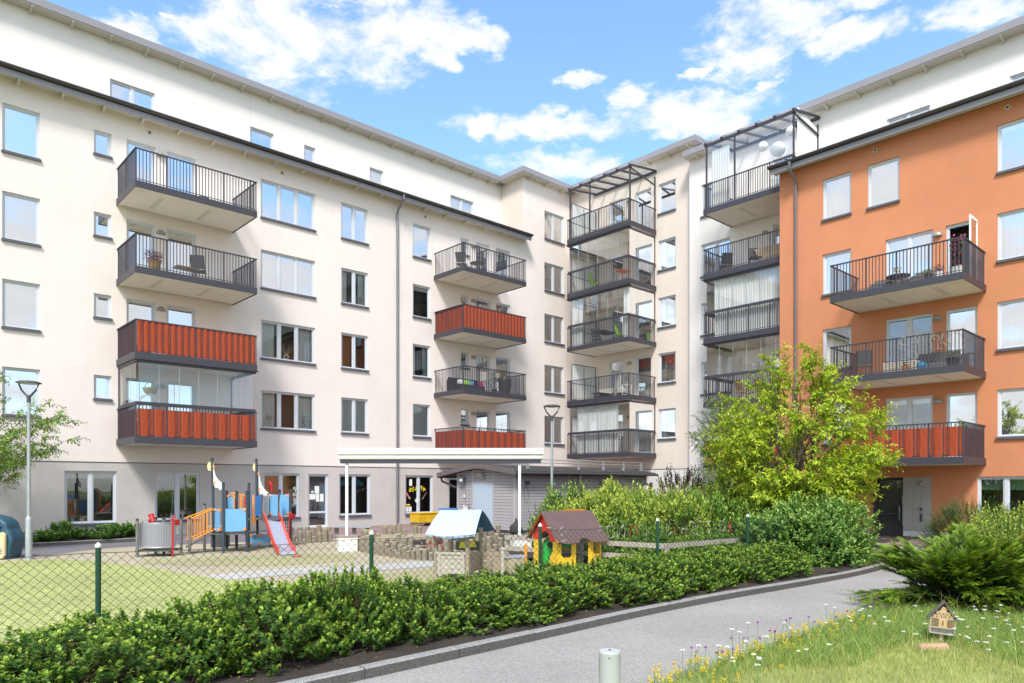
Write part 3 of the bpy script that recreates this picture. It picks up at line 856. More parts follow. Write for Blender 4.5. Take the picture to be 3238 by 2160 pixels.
for (x, z) in ((13.22, 1.63), (13.3, 1.52), (13.2, 1.38), (13.22, 1.18), (13.24, 1.05)):
    mb = MB(); mb.prism([(x + .065 * math.cos(t), yg, z + .065 * math.sin(t)) for t in [math.pi * 2 * k / 12 for k in range(12)]], (0, .002, 0)); mb.mi = 1
    for (dx, dz, rr) in ((0, -.018, .026), (-.035, .012, .012), (-.013, .033, .012), (.014, .033, .012), (.036, .012, .012)):
        mb.prism([(x + dx + rr * math.cos(t), yg - .003, z + dz + rr * math.sin(t)) for t in [math.pi * 2 * k / 8 for k in range(8)]], (0, .0025, 0))
    mb.build('paw_print_sticker', ['paper', 'black_mark'], wpaw)
mb = MB()
xm = 15.95
mb.prism([(xm, yg + .3, 2.2), (xm - .62, yg + .32, 1.86), (xm - .60, yg + .32, 1.72), (xm + .60, yg + .32, 1.72), (xm + .64, yg + .32, 1.86)], (0, .05, 0))
mb.build('play_tent', 'teal_cloth', wtent)
mb = MB(); cols = []
for k in range(9):
    x = xm - .1 + k * .09; z = 1.50 + .012 * abs(k - 2) ** 1.5; mb.mi = k % 3
    mb.prism([(x, yg + .1, z), (x + .07, yg + .1, z + .02), (x + .035, yg + .1, z - .09)], (0, .003, 0))
mb.build('bunting', ['yellow_mark', 'pink_mark', 'teal_cloth'], wtent)
mb = MB(); mat('flag_blue', (.02, .12, .34), rough=.8)
mb.mi = 2; mb.cyl((8.55, yg + .1, .6), (8.62, yg + .1, 1.95), .01, n=6)
mb.mi = 0; mb.prism([(8.62, yg + .1, 1.9), (8.68, yg + .12, 1.5), (8.64, yg + .1, 1.12), (8.57, yg + .1, 1.05), (8.55, yg + .1, 1.4)], (0, .004, 0))
mb.mi = 1; mb.prism([(8.56, yg + .095, 1.50), (8.68, yg + .095, 1.46), (8.68, yg + .095, 1.40), (8.56, yg + .095, 1.44)], (0, .003, 0)); mb.prism([(8.62, yg + .094, 1.2), (8.66, yg + .094, 1.3), (8.6, yg + .094, 1.1), (8.57, yg + .094, 1.1)], (0, .003, 0))
mb.build('flag', ['flag_blue', 'yellow_mark', 'paper'], wflag)
# ---------------------------------------------------------------- ground
def W(l, t, z=0.): return (l * .7367 + t * .6762, -l * .6762 + t * .7367, z)    # l metres to the right, t metres ahead
AXR = math.atan2(-.6762, .7367)
def LT(sx, t): return ((sx - 1619) / 2281.6 * t, t)
def struct(o): o['kind'] = 'structure'; return o
mat('soil', (.042, .031, .024), rough=1, var=.35, vscale=9, bump=1., bscale=45, coord='World', var2=.2, v2scale=2)
mat('verge', (.09, .12, .035), rough=1, var=.3, vscale=3, bump=.8, bscale=60, coord='World')
mat('lawn_soil', (.34, .36, .12), rough=1, var=.22, vscale=2.2, bump=1., bscale=70, coord='World', var2=.22, v2scale=.7)
def speckle(name, color, dots=.35, scale=160, rough=.9, big=.06, bump=.5, stain=.1):
    m = mat(name, color, rough=rough, spec=.3)
    t = m.node_tree; b = t.nodes['Principled BSDF']
    g = N(t, 'ShaderNodeNewGeometry').outputs['Position']
    v = N(t, 'ShaderNodeTexVoronoi'); v.inputs['Scale'].default_value = scale; t.links.new(g, v.inputs['Vector'])
    sp = N(t, 'ShaderNodeSeparateColor'); t.links.new(v.outputs['Color'], sp.inputs[0])
    a = mth(t, 'ADD', mth(t, 'MULTIPLY', sp.outputs[0], dots * 2), 1 - dots)
    c = mth(t, 'ADD', mth(t, 'MULTIPLY', noise(t, g, .5, 5, .6), stain * 4), 1 - stain * 2)
    d = mth(t, 'ADD', mth(t, 'MULTIPLY', noise(t, g, 12, 4, .7), big * 4), 1 - big * 2)
    h = N(t, 'ShaderNodeHueSaturation'); h.inputs['Color'].default_value = (*color, 1)
    t.links.new(mth(t, 'MULTIPLY', mth(t, 'MULTIPLY', a, c), d), h.inputs['Value'])
    t.links.new(h.outputs[0], b.inputs['Base Color'])
    bn = N(t, 'ShaderNodeBump'); bn.inputs['Strength'].default_value = bump; bn.inputs['Distance'].default_value = .01
    t.links.new(sp.outputs[1], bn.inputs['Height']); t.links.new(bn.outputs[0], b.inputs['Normal'])
    return m
speckle('asphalt_path', (.31, .295, .285), dots=.34, scale=120, big=.07, stain=.14)
speckle('asphalt_walk', (.165, .155, .178), dots=.15, scale=90, big=.04)
speckle('granite', (.30, .295, .29), dots=.42, scale=150, big=.1, bump=.8)
speckle('granite_dark', (.12, .113, .105), dots=.42, scale=150, big=.1, bump=1.)
speckle('rubber_tan', (.40, .35, .255), dots=.16, scale=70, big=.05, stain=.16)
speckle('rubber_olive', (.34, .325, .18), dots=.16, scale=70, big=.05, stain=.16)
speckle('turf', (.35, .375, .14), dots=.36, scale=32, big=.2, bump=1., stain=.16)
speckle('strip_grey', (.44, .425, .41), dots=.10, scale=70, big=.03, stain=.08)
speckle('paving_pink', (.24, .17, .165), dots=.12, scale=40)
def sheet(name, pts, z, m):
    mb = MB(); mb.face(*[(x, y, z) for (x, y) in pts]); return struct(mb.build(name, m))
def smooth_poly(pts, n=6):
    """Catmull-Rom through open list"""
    P = [Vector(p) for p in pts]; out = []
    for i in range(len(P) - 1):
        a = P[max(i - 1, 0)]; b = P[i]; c = P[i + 1]; d = P[min(i + 2, len(P) - 1)]
        for k in range(n):
            t = k / n
            out.append(tuple(.5 * ((2*b) + (c - a) * t + (2*a - 5*b + 4*c - d) * t*t + (3*b - a - 3*c + d) * t**3)))
    out.append(tuple(P[-1])); return out
sheet('ground', [(-150, -150), (150, -150), (150, 150), (-150, 150)], -.03, 'verge')
kin = smooth_poly([(-8, 5.75), (0, 5.7), (4, 5.84), (8, 6.03), (10.25, 6.02), (12, 5.93), (14.8, 5.86), (18, 6.2), (20.5, 7.4), (22.5, 8.6)], 8)
kgr = smooth_poly([(-8, 3.8), (0, 3.75), (5.7, 3.87), (8.4, 3.98), (10.8, 4.1), (14, 4.0), (17.5, 4.1), (20.5, 4.8), (23.2, 6.6)], 8)
path = kin + [(24.2, 9.0)] + list(reversed(kgr))
sheet('footpath', path, 0.0, 'asphalt_path')
sheet('entrance_paving', [(22.4, 8.0), (23.6, 6.9), (26.3, 6.9), (26.5, 7.6), (26.5, 10.6), (23.4, 10.6)], .006, 'paving_pink')
# kerb of granite stones
def kerb(name, line, hgt, wid, seg, side=1):
    mb = MB(); pts = [Vector((x, y, 0)) for (x, y) in line]
    # walk along and cut stones
    acc_ = 0; stones = []; cur = [pts[0]]
    for i in range(1, len(pts)):
        a, b = pts[i-1], pts[i]; d = (b - a).length; pos = 0
        while acc_ + (d - pos) >= seg:
            pos += seg - acc_; p = a + (b - a) * (pos / d); cur.append(p); stones.append(cur); cur = [p]; acc_ = 0
        acc_ += d - pos; cur.append(b)
    stones.append(cur)
    for st in stones:
        if len(st) < 2: continue
        jz = rnd.uniform(-.003, .003); jd = rnd.uniform(-.004, .004)
        n = len(st); off = []
        for i, p in enumerate(st):
            d = (st[min(i+1, n-1)] - st[max(i-1, 0)])
            if d.length < 1e-6: d = Vector((1, 0, 0))
            d.normalize(); off.append(Vector((-d.y, d.x, 0)) * side)
        e0 = (st[1] - st[0]).normalized() * .004; e1 = (st[-1] - st[-2]).normalized() * .004
        st = [st[0] + e0] + st[1:-1] + [st[-1] - e1]
        bev = .014
        for i in range(n - 1):
            a, b = st[i], st[i+1]; oa, ob = off[i], off[i+1]
            Z = lambda v, z, k, o: (v.x + o.x * (k + jd), v.y + o.y * (k + jd), z)
            h = hgt + jz
            mb.mi = 1; mb.face(Z(a, -.05, 0, oa), Z(b, -.05, 0, ob), Z(b, h - bev, 0, ob), Z(a, h - bev, 0, oa))
            mb.mi = 0
            mb.face(Z(a, h - bev, 0, oa), Z(b, h - bev, 0, ob), Z(b, h, bev, ob), Z(a, h, bev, oa))
            mb.face(Z(a, h, bev, oa), Z(b, h, bev, ob), Z(b, h, wid - bev, ob), Z(a, h, wid - bev, oa))
            mb.face(Z(a, h, wid - bev, oa), Z(b, h, wid - bev, ob), Z(b, -.05, wid, ob), Z(a, -.05, wid, oa))
        for (p, o, k) in ((st[0], off[0], 0), (st[-1], off[-1], 1)):
            mb.mi = 1
            mb.face((p.x, p.y, -.05), (p.x + o.x * wid, p.y + o.y * wid, -.05), (p.x + o.x * wid, p.y + o.y * wid, hgt - bev), (p.x, p.y, hgt - bev))
    return struct(mb.build(name, ['granite', 'granite_dark']))
kerb('kerb', kin, .105, .13, 1.15)
# hedge bed behind the kerb, slightly uneven earth
def bed(name, x0, x1, y0, y1, z, m, amp=.03, step=.22, sub=None):
    nx = max(2, int((x1 - x0) / step)); ny = max(2, int((y1 - y0) / step))
    X, Y = np.meshgrid(np.linspace(x0, x1, nx), np.linspace(y0, y1, ny))
    Z = z + amp * (np.sin(X * 3.1 + Y * 1.7) * .4 + np.sin(X * 7.3 - Y * 5.1) * .3 + npr.normal(0, .35, X.shape))
    V = np.stack([X, Y, Z], -1).reshape(-1, 3)
    I = np.arange(nx * ny).reshape(ny, nx)
    F = np.stack([I[:-1, :-1], I[:-1, 1:], I[1:, 1:], I[1:, :-1]], -1).reshape(-1, 4)
    return struct(np_mesh(name, V, F, m, smooth=True))
def bedline(name, line, y1, z, m):
    pts = [p for p in line]
    V = []; 
    for (x, y) in pts:
        for k in range(9): V.append((x, y + .12 + (y1 - y) * k / 8, z + .022 * math.sin(x * 5 + k * 2.3) + rnd.uniform(-.012, .012) + (.0 if k else -.01)))
    n = len(pts); F = []
    for i in range(n - 1):
        for k in range(8): F.append((i*9 + k, (i+1)*9 + k, (i+1)*9 + k + 1, i*9 + k + 1))
    return struct(np_mesh(name, np.array(V), np.array(F), m, smooth=True))
bedline('planting_bed', [(x / 4, 5.72 + (.3 if x > 32 else .3 * max(0, min(1, (x - 0) / 32)))) for x in range(-32, 72)], 8.4, .075, 'soil')
bed('planting_bed', 11.9, 26.4, 8.4, 19.2, .02, 'soil', amp=.03, step=.4)
bed('planting_bed', -14, 7.6, 24.92, 27.28, .10, 'soil')
kerb('kerb', [(-14, 24.8), (0, 24.8), (6.6, 24.75), (7.2, 24.9), (7.65, 25.6), (7.7, 27.2)], .10, .12, 1.0)
bed('planting_bed', 17.5, 26.4, -7, 6.2, -.005, 'soil', amp=.01, step=.5)
sheet('walkway', [(-14, 20.2), (12.5, 20.2), (12.5, 27.29), (-14, 27.29)], -.012, 'asphalt_walk')
sheet('courtyard_paving', [(12.5, 19.0), (29.4, 19.0), (29.4, 27.29), (12.5, 27.29)], -.012, 'paving_pink')
tan_edge = smooth_poly([(-14, 20.6), (0, 20.7), (2.5, 20.9), (3.6, 21.3), (4.4, 22.0), (5.4, 22.7), (6.4, 22.7), (8.2, 22.3), (10, 22.1), (12, 21.5), (13.6, 20.2), (17.6, 19.2)], 5)
sheet('play_surface', [(-14, 8.1)] + [(14.8, 7.7), (12.2, 8.6), (11.8, 10.4), (11.6, 12), (14, 17), (17.9, 17.5)] + list(reversed(tan_edge)), -.004, 'rubber_tan')
turf_e = smooth_poly([(-14, 20.0), (0, 20.3), (2.56, 20.32), (3.5, 20.1), (4.11, 19.26), (4.53, 17.83), (4.85, 16.05), (5.07, 14.4), (5.4, 13.4), (5.9, 12.6), (6.2, 11.5), (6.0, 10), (6.1, 8.15)], 5)
sheet('artificial_turf', [(-14, 8.15)] + turf_e, .003, 'turf')
sheet('grey_track', smooth_poly([(5.02, 14.5), (6.81, 14.57), (8.1, 14.0), (10.29, 13.85), (11.6, 13.9)], 5) + list(reversed(smooth_poly([(5.3, 13.55), (6.36, 13.55), (7.64, 13.05), (9.54, 12.8), (11.3, 12.7)], 5))), .002, 'strip_grey')
sheet('play_surface', smooth_poly([(6.1, 8.2), (6.3, 10), (6.5, 11.6), (6.9, 12.9), (8.0, 12.4), (9.6, 12.2), (10.6, 11.6), (9.7, 9.8), (9.5, 8.2)], 5), .001, 'rubber_olive')
sheet('play_surface', smooth_poly([(4.9, 17.6), (6.6, 15.5), (8.6, 15.2), (9.4, 16.3), (8.4, 17.6), (6.6, 18.2), (5.2, 18.6), (4.9, 17.6)], 5), .001, 'rubber_olive')
mat('dash', (.55, .55, .54), rough=.8)
mb = MB()
for k in range(11):
    x = 5.7 + k * .5; y = 14.02 - .055 * (x - 5.7) * 1.35
    if x < 10.9: mb.face((x, y, .0055), (x + .25, y - .02, .0055), (x + .25, y + .015, .0055), (x, y + .035, .0055))
struct(mb.build('track_marking', 'dash'))
sheet('lawn', [(-14, -20)] + kgr + [(23.2, 6.0), (23.2, -20)], .004, 'lawn_soil')

# ---------------------------------------------------------------- chain-link fence
mat('fence_green', (.008, .055, .03), rough=.45)
mat('wire', (.02, .05, .035), rough=.5)
mat('cap', (.62, .62, .6), rough=.4)
mat('ribbon_grey', (.25, .24, .225), rough=.8); mat('ribbon_red', (.30, .025, .03), rough=.8)
def fy(x): return 8.12 - (x - 4.98) * .08
fence = thing('mesh_fence', 'green chain-link fence on round posts running behind the low hedge', 'fence', (0, 0, 0))
posts = [-1.2, 1.88, 4.96, 7.80, 10.50, 13.2, 16.0]
for x in posts:
    mb = MB(); y = fy(x) - .035
    mb.mi = 0; mb.cyl((x, y, -.05), (x, y, 1.16), .027, n=14)
    mb.mi = 1; mb.lathe([(.031, 1.15), (.031, 1.175), (.018, 1.19), (.002, 1.205)], (x, y, 0), 14)
    mb.build('post', ['fence_green', 'cap'], fence, smooth=True)
x0, x1, zt, zb_ = -1.2, 16.0, 1.09, .03
def wires(xa, xb, step=.102):
    V = []; F = []; hh = zt - zb_; r = .0027
    def seg(p, q):
        p = np.array(p); q = np.array(q); d = (q - p) / np.linalg.norm(q - p)
        a = np.cross(d, [0, 1., 0]); b = np.array([0, 1., 0]); n = len(V)
        for base in (p, q):
            for k in range(3):
                t = 2 * math.pi * k / 3; V.append(base + (a * math.cos(t) + b * math.sin(t)) * r)
        for k in range(3): F.append((n + k, n + (k + 1) % 3, n + 3 + (k + 1) % 3, n + 3 + k))
    slope = .92
    run = hh / slope
    x = xa - run
    while x < xb:
        for sgn in (1, -1):
            # line from bottom x to top x+run (or reverse), clipped to the fence ends
            a, b = (x, zb_), (x + run, zt)
            ca = max(a[0], xa); cb = min(b[0], xb)
            if cb - ca < .01: continue
            za = zb_ + (ca - x) * slope; zc = zb_ + (cb - x) * slope
            if sgn < 0: za, zc = zt + zb_ - za, zt + zb_ - zc
            ks = 4
            for k in range(ks):
                u0 = ca + (cb - ca) * k / ks; u1 = ca + (cb - ca) * (k + 1) / ks
                w0 = za + (zc - za) * k / ks; w1 = za + (zc - za) * (k + 1) / ks
                sag = lambda u, z: -.03 * (z / zt) * (1 - abs(2 * (((u - posts[0]) / 2.9) % 1) - 1)) + .004 * math.sin(u * 17 + z * 9)
                yo = sgn * .001
                seg((u0, fy(u0) + yo, w0 + sag(u0, w0)), (u1, fy(u1) + yo, w1 + sag(u1, w1)))
        x += step
    return np.array(V), np.array(F)
V, F = wires(x0, x1)
np_mesh('chain_link', V, F, 'wire', fence)
mb = MB()
pts = [(x, fy(x), zt + .004 - .03 * (1 - abs(2 * (((x - posts[0]) / 2.9) % 1) - 1))) for x in np.arange(x0, x1, .2)]
mb.tube(pts, .0035, 5); mb.build('top_wire', 'wire', fence)
RIB_W = [[(8.22, 1.08), (8.28, 1.13), (8.36, 1.07), (8.35, 1.02), (8.24, 0.99)], [(8.24, 0.9), (8.34, 0.91), (8.39, 0.94)], [(7.94, 1.13), (8.13, 1.11)], [(8.06, 1.12), (8.07, 1.02)], [(9.04, 1.09), (9.1, 1.03), (9.17, 1.01)], [(9.07, 1.12), (9.15, 1.1)], [(9.17, 0.95), (9.19, 0.87)], [(9.43, 1.1), (9.34, 1.12), (9.28, 1.09), (9.28, 0.96), (9.33, 0.9), (9.41, 0.91), (9.45, 0.94)], [(9.51, 1.11), (9.52, 0.89)], [(9.53, 0.9), (9.61, 1.06), (9.68, 1.11)], [(9.68, 1.1), (9.7, 0.99), (9.69, 0.9)], [(10.21, 1.11), (10.23, 1.01), (10.25, 0.93), (10.17, 0.89)], [(10.89, 1.1), (10.79, 1.08), (10.77, 1.02), (10.79, 0.93)], [(10.82, 0.88), (10.93, 0.94)], [(11.17, 1.11), (11.18, 1.01), (11.21, 0.89)], [(11.31, 1.11), (11.32, 0.97), (11.33, 0.88)], [(11.2, 0.99), (11.31, 0.97)], [(11.44, 1.1), (11.57, 1.07), (11.64, 0.96), (11.65, 0.88), (11.51, 0.85)], [(11.49, 0.92), (11.57, 0.89)], [(11.67, 1.11), (11.83, 1.1)], [(11.76, 1.11), (11.78, 1.01)], [(11.87, 1.09), (11.99, 1.09), (12.03, 0.99), (11.99, 0.88), (11.92, 0.89)], [(12.33, 1.07), (12.34, 0.89)], [(12.35, 1.1), (12.45, 1.07), (12.53, 0.92), (12.35, 0.91)], [(7.21, 1.12), (7.26, 1.0), (7.3, 0.93), (7.35, 0.97)], [(7.38, 1.13), (7.37, 1.07), (7.41, 0.97)], [(7.55, 1.13), (7.56, 1.06), (7.61, 1.0)], [(7.67, 1.14), (7.68, 1.04), (7.66, 0.94), (7.59, 0.92), (7.53, 0.98)], [(5.28, 1.12), (5.34, 1.13), (5.41, 1.1), (5.43, 1.04)], [(5.47, 1.11), (5.55, 1.09)], [(5.3, 1.06), (5.29, 0.9), (5.37, 0.89)], [(5.6, 1.13), (5.66, 1.06), (5.74, 0.99)], [(5.46, 0.97), (5.61, 0.98), (5.72, 0.95)], [(5.42, 0.94), (5.4, 0.87)]]
RIB_R = [[(9.79, 1.11), (9.82, 1.02), (9.82, 0.88)], [(9.8, 1.11), (9.88, 1.05), (9.93, 1.1), (10.0, 1.08), (10.0, 0.97), (9.97, 0.86)], [(10.99, 1.12), (11.0, 0.88)], [(5.91, 1.09), (5.81, 0.97), (5.81, 0.87)], [(5.83, 0.99), (5.93, 0.97), (6.01, 0.97)], [(5.92, 1.09), (6.02, 1.0), (6.06, 0.87)], [(12.64, 1.1), (12.71, 1.03), (12.59, 0.97), (12.71, 0.89), (12.64, 0.87), (12.58, 0.93), (12.68, 0.99), (12.61, 1.06), (12.66, 1.1)]]
def ribbon(pts, m, label):
    mb = MB(); P = []
    for i in range(len(pts) - 1):
        n = max(2, int(math.hypot(pts[i+1][0] - pts[i][0], pts[i+1][1] - pts[i][1]) / .035))
        for k in range(n):
            t = k / n; P.append((pts[i][0] + (pts[i+1][0] - pts[i][0]) * t, pts[i][1] + (pts[i+1][1] - pts[i][1]) * t))
    P.append(pts[-1]); Q = []
    for i, (x, z) in enumerate(P): Q.append(Vector((x + .004 * math.sin(i * 2.1), fy(x) - .012 + .008 * math.sin(i * 1.9), z + .003 * math.sin(i * 3.3))))
    for i in range(len(Q) - 1):
        d = (Q[i+1] - Q[i]).normalized(); a = math.sin(i * 1.3) * .8
        s_ = Vector((-d.z * math.cos(a), math.sin(a), d.x * math.cos(a))) * .0085
        d2 = math.sin((i + 1) * 1.3) * .8
        s2 = Vector((-d.z * math.cos(d2), math.sin(d2), d.x * math.cos(d2))) * .0085
        mb.face(Q[i] - s_, Q[i] + s_, Q[i+1] + s2, Q[i+1] - s2)
    o = mb.build('woven_ribbon', m)
    tag(o, label, 'ribbon', 'ribbon letters woven into the fence')
for p in RIB_W: ribbon(p, 'ribbon_grey', 'grey ribbon woven into the chain-link fence as part of a letter')
for p in RIB_R: ribbon(p, 'ribbon_red', 'dark red ribbon woven into the chain-link fence as part of a letter')

# ---------------------------------------------------------------- lamps, bollard
def lamp_post(x, y, label):
    t = thing('street_lamp', label, 'street lamp', (x, y, 0), AXR, 'park lamps on the courtyard')
    mb = MB(); mb.lathe([(.075, -.05), (.075, .95), (.068, .98), (.047, 1.02)], n=20); mb.build('sleeve', 'galv', t, smooth=True)
    mb = MB(); mb.cyl((0, 0, 1.0), (0, 0, 3.78), .044, .038, n=16); mb.build('pole', 'galv', t, smooth=True)
    mb = MB(); mb.lathe([(.045, 3.76), (.045, 3.86), (.05, 3.90), (.03, 3.93)], n=16)
    for s_ in (-1, 1): mb.tube([(0, 0, 3.88), (s_ * .06, 0, 3.93), (s_ * .17, 0, 4.05), (s_ * .225, 0, 4.17), (s_ * .235, 0, 4.22)], [.03, .026, .022, .02, .018], 8)
    mb.build('fork', 'lamp_dark', t, smooth=True)
    mb = MB(); mb.mi = 0; mb.lathe([(.25, 4.215), (.272, 4.222), (.268, 4.236), (.2, 4.262), (.08, 4.278), (.001, 4.281)], n=28)
    mb.mi = 1; mb.lathe([(.001, 4.206), (.2, 4.206), (.22, 4.214)], n=24)
    mb.build('lamp_head', ['lamp_dark', 'curtain'], t, smooth=True)
lx, ly, _ = W(*LT(91, 17.3)); lamp_post(lx, ly, 'grey lamp post with forked flat head beside the green turf')
lx, ly, _ = W(*LT(1745, 22.5)); lamp_post(lx, ly, 'grey lamp post with forked flat head in front of the grey shed')
x, y, _ = W(*LT(1928, 5.0))
t = thing('bollard_light', 'low light grey cylindrical bollard at the edge of the path', 'bollard', (x, y, 0), AXR)
mat('bollard', (.44, .46, .455), rough=.45)
mb = MB(); mb.lathe([(.074, -.03), (.074, .625), (.076, .63), (.076, .640), (.073, .648), (.001, .650)], n=40); mb.build('body', 'bollard', t, smooth=True)
mb = MB(); mb.cyl((0, 0, .650), (0, 0, .653), .011, n=12); mb.build('screw', 'lamp_dark', t)
for (a, z) in ((-100, .61), (-30, .61)):
    mb = MB(); c = Vector((math.cos(R(a)), math.sin(R(a)), 0)); mb.cyl(c * .0735 + Vector((0, 0, z)), c * .0765 + Vector((0, 0, z)), .005, n=8); mb.build('screw', 'lamp_dark', t)
mat('amber', (.55, .40, .18), rough=.4)
mb = MB()
prof = [(0, .555), (.35, .59), (1, .60), (1.6, .59), (2, .555), (2, .52), (1.6, .49), (1, .482), (.35, .49), (0, .52)]
mb.face(*[(.0755 * math.cos(R(176 + q * 7)), .0755 * math.sin(R(176 + q * 7)), z) for (q, z) in prof]); mb.build('light_window', 'amber', t)

# ---------------------------------------------------------------- grey timber shed
mat('board', (.37, .35, .37), rough=.8, var=.05, vscale=3, isl=.03)
mat('board_trim', (.40, .38, .395), rough=.8)
mat('shed_roof', (.13, .11, .115), rough=.5, var=.06, vscale=3)
mat('felt', (.035, .035, .038), rough=.9)
mat('door_blue', (.40, .49, .60), rough=.5)
sh = thing('shed', 'grey weatherboarded shed with arched brown roof and pale blue door', 'shed', (17.9, 19.3, 0))
SX, SY0, SY1, SX1 = 17.9, 19.3, 22.7, 25.7
def S(x, y, z): return (x - 17.9, y - 19.3, z)
def roofz(y):
    t = (y - 21.1) / 2.35
    return 2.55 - .30 * abs(t) ** 1.25
b_ = MB()
z = .1
while z < 2.45:
    zz = z + .101
    # gable boards, skipping the door
    def clip(y0, y1):
        if roofz(y0) - .1 > z and roofz(y1) - .1 > z: b_.box(*S(SX - .018, y0, z), *S(SX, y1, min(zz, roofz(y0) - .06, roofz(y1) - .06)))
    for (ya, yb) in ((SY0 + .1, 20.5), (21.78, SY1 - .06)): 
        clip(ya, yb)
    if z > 1.86: clip(20.58, 21.7)
    if z < 2.12: b_.box(*S(SX + .1, SY0 - .022, z), *S(SX1, SY0, min(zz, 2.2)))
    z += .113
wl = b_.build('boarding', 'board', sh)
mb = MB(); mb.box(*S(SX, SY0, 0), *S(SX + .02, SY1, 2.28)); mb.box(*S(SX, SY0 + .001, 0), *S(SX1, SY0 + .02, 2.24)); mb.box(*S(SX1 - .02, SY0 + .02, 0), *S(SX1, 23.4, 2.24)); mb.box(*S(SX + .0, SY1 - .02, 0), *S(SX1, SY1, 2.28))
mb.prism([S(SX, SY0, 2.2), S(SX, SY0, 2.24), S(SX, 20.2, 2.46), S(SX, 21.1, 2.52), S(SX, 22, 2.46), S(SX, SY1, 2.34), S(SX, SY1, 2.2)], (.02, 0, 0))
mb.build('wall', 'steel', sh)
for (ya, yb, zt_) in ((SY0 - .02, SY0 + .10, 2.24), (20.5, 20.58, 2.42), (21.70, 21.78, 2.45), (SY1 - .06, SY1 + .03, 2.30)): tr = MB(); tr.box(*S(SX - .03, ya, 0), *S(SX - .0, yb, zt_)); tr.build('corner_board', 'board_trim', sh)
tr = MB()
tr.box(*S(SX - .028, 20.58, 1.82), *S(SX - .001, 21.7, 1.9))
tr.build('door_head', 'board_trim', sh)
for x in (SX + .0, 20.7, 23.2, SX1 - .1): tr = MB(); tr.box(*S(x, SY0 - .03, 0), *S(x + .09, SY0 - .001, 2.22)); tr.build('corner_board', 'board_trim', sh)
mb = MB(); mb.box(*S(SX - .022, 20.58, .04), *S(SX - .002, 21.7, 1.82)); dd = mb.build('door', 'door_blue', sh)
mb = MB(); mb.cyl(S(SX - .06, 21.62, .85), S(SX - .022, 21.62, .85), .018, n=10); mb.box(*S(SX-.07, 21.55, .84), *S(SX-.055, 21.64, .86)); mb.build('handle', 'galv', dd)
rf = MB(); ys = [18.95 + (23.6 - 18.95) * i / 16 for i in range(17)]
for i in range(16):
    a, b = ys[i], ys[i+1]
    q = [S(SX - .35, a, roofz(a)), S(SX - .35, b, roofz(b)), S(SX - .35, b, roofz(b) - .13), S(SX - .35, a, roofz(a) - .13)]
    rf.prism([(v[0] + .06, v[1], v[2]) for v in q], (8.3, 0, 0))
rf.build('roof', 'felt', sh)
rf = MB()
for i in range(16):
    a, b = ys[i], ys[i+1]
    rf.prism([S(SX - .38, a, roofz(a) + .02), S(SX - .38, b, roofz(b) + .02), S(SX - .38, b, roofz(b) - .15), S(SX - .38, a, roofz(a) - .15)], (.085, 0, 0))
rf.build('barge_board', 'shed_roof', sh)
g = MB(); g.cyl(S(SX - .3, 18.93, 2.20), S(26.0, 18.93, 2.20), .055, n=10); g.build('gutter', 'gutter', sh)
g = MB(); g.cyl(S(SX - .3, 23.62, 2.10), S(26.0, 23.62, 2.10), .055, n=10); g.build('gutter', 'gutter', sh)
g = MB(); g.tube([S(21.0, 18.93, 2.17), S(21.0, 18.95, 2.0), S(21.0, 19.2, 1.8), S(21.0, 19.22, 0)], .04, 8); g.build('downpipe', 'pipe', sh, smooth=True)
g = MB(); g.tube([S(17.75, 23.62, 2.08), S(17.75, 23.55, 1.92), S(17.78, 23.0, 1.76), S(17.8, 22.7, 1.66)], .045, 8); g.build('downpipe', 'gutter', sh, smooth=True)
g = MB()
for k in range(2): g.cyl(S(18.2, 19.25 + .0, 2.60 + k * .12), S(25.4, 19.25, 2.60 + k * .12), .018, n=6)
for k in range(47): g.box(*S(18.3 + k * .15, 19.245, 2.60), *S(18.305 + k * .15, 19.25, 2.72))
for x in (18.4, 19.7, 21.2, 22.7, 24.0, 25.2):
    g.box(*S(x, 19.18, 2.36), *S(x + .07, 19.28, 2.52)); g.bar(S(x + .035, 19.2, 2.5), S(x + .035, 19.25, 2.73), .05, .02)
g.build('snow_guard', 'galv', sh)
fl = MB(); fl.mi = 0
fl.box(*S(SX - .22, 22.10, 1.88), *S(SX - .14, 22.36, 2.04)); fl.tube([S(SX - .02, 22.2, 2.0), S(SX - .12, 22.2, 2.12), S(SX - .2, 22.16, 2.14), S(SX - .2, 22.3, 2.14), S(SX - .16, 22.32, 2.04)], .012, 6)
fl.mi = 1; fl.box(*S(SX - .225, 22.13, 1.905), *S(SX - .221, 22.33, 2.015))
fl.build('floodlight', ['lamp_dark', 'curtain'], sh)
wl_ = MB(); wl_.prism([S(SX - .02, 21.0, 1.95), S(SX - .2, 21.0, 2.12), S(SX - .2, 21.0, 2.18), S(SX - .02, 21.0, 2.2)], (0, .28, 0)); wl_.build('wall_lamp', 'lamp_grey', sh)
cb = MB(); cb.tube([S(SX - .03, 22.2, 1.9), S(SX - .03, 22.18, 1.4), S(SX - .03, 22.2, .9), S(SX - .03, 22.17, .3)], .006, 4); cb.tube([S(18.4, SY0 - .04, 1.8), S(18.25, SY0 - .05, 1.5), S(18.3, SY0 - .05, 1.2), S(18.42, SY0 - .05, 1.12), S(18.5, SY0 - .05, 1.3), S(18.46, SY0 - .04, 1.75)], .007, 4); cb.build('cable', 'lamp_dark', sh)
mb = MB(); mb.box(*S(18.34, SY0 - .12, 1.80), *S(18.5, SY0 - .02, 1.92)); mb.build('meter_box', 'lamp_dark', sh)
mb = MB(); mb.mi = 0; mb.box(*S(SX - .026, 22.08, .72), *S(SX - .0195, 22.32, .98)); mb.mi = 1
for (zz, a, b) in ((.93, .06, .18), (.90, .03, .21), (.87, .08, .16)): mb.box(*S(SX - .0275, 22.08 + a, zz), *S(SX - .0262, 22.08 + b, zz + .008))
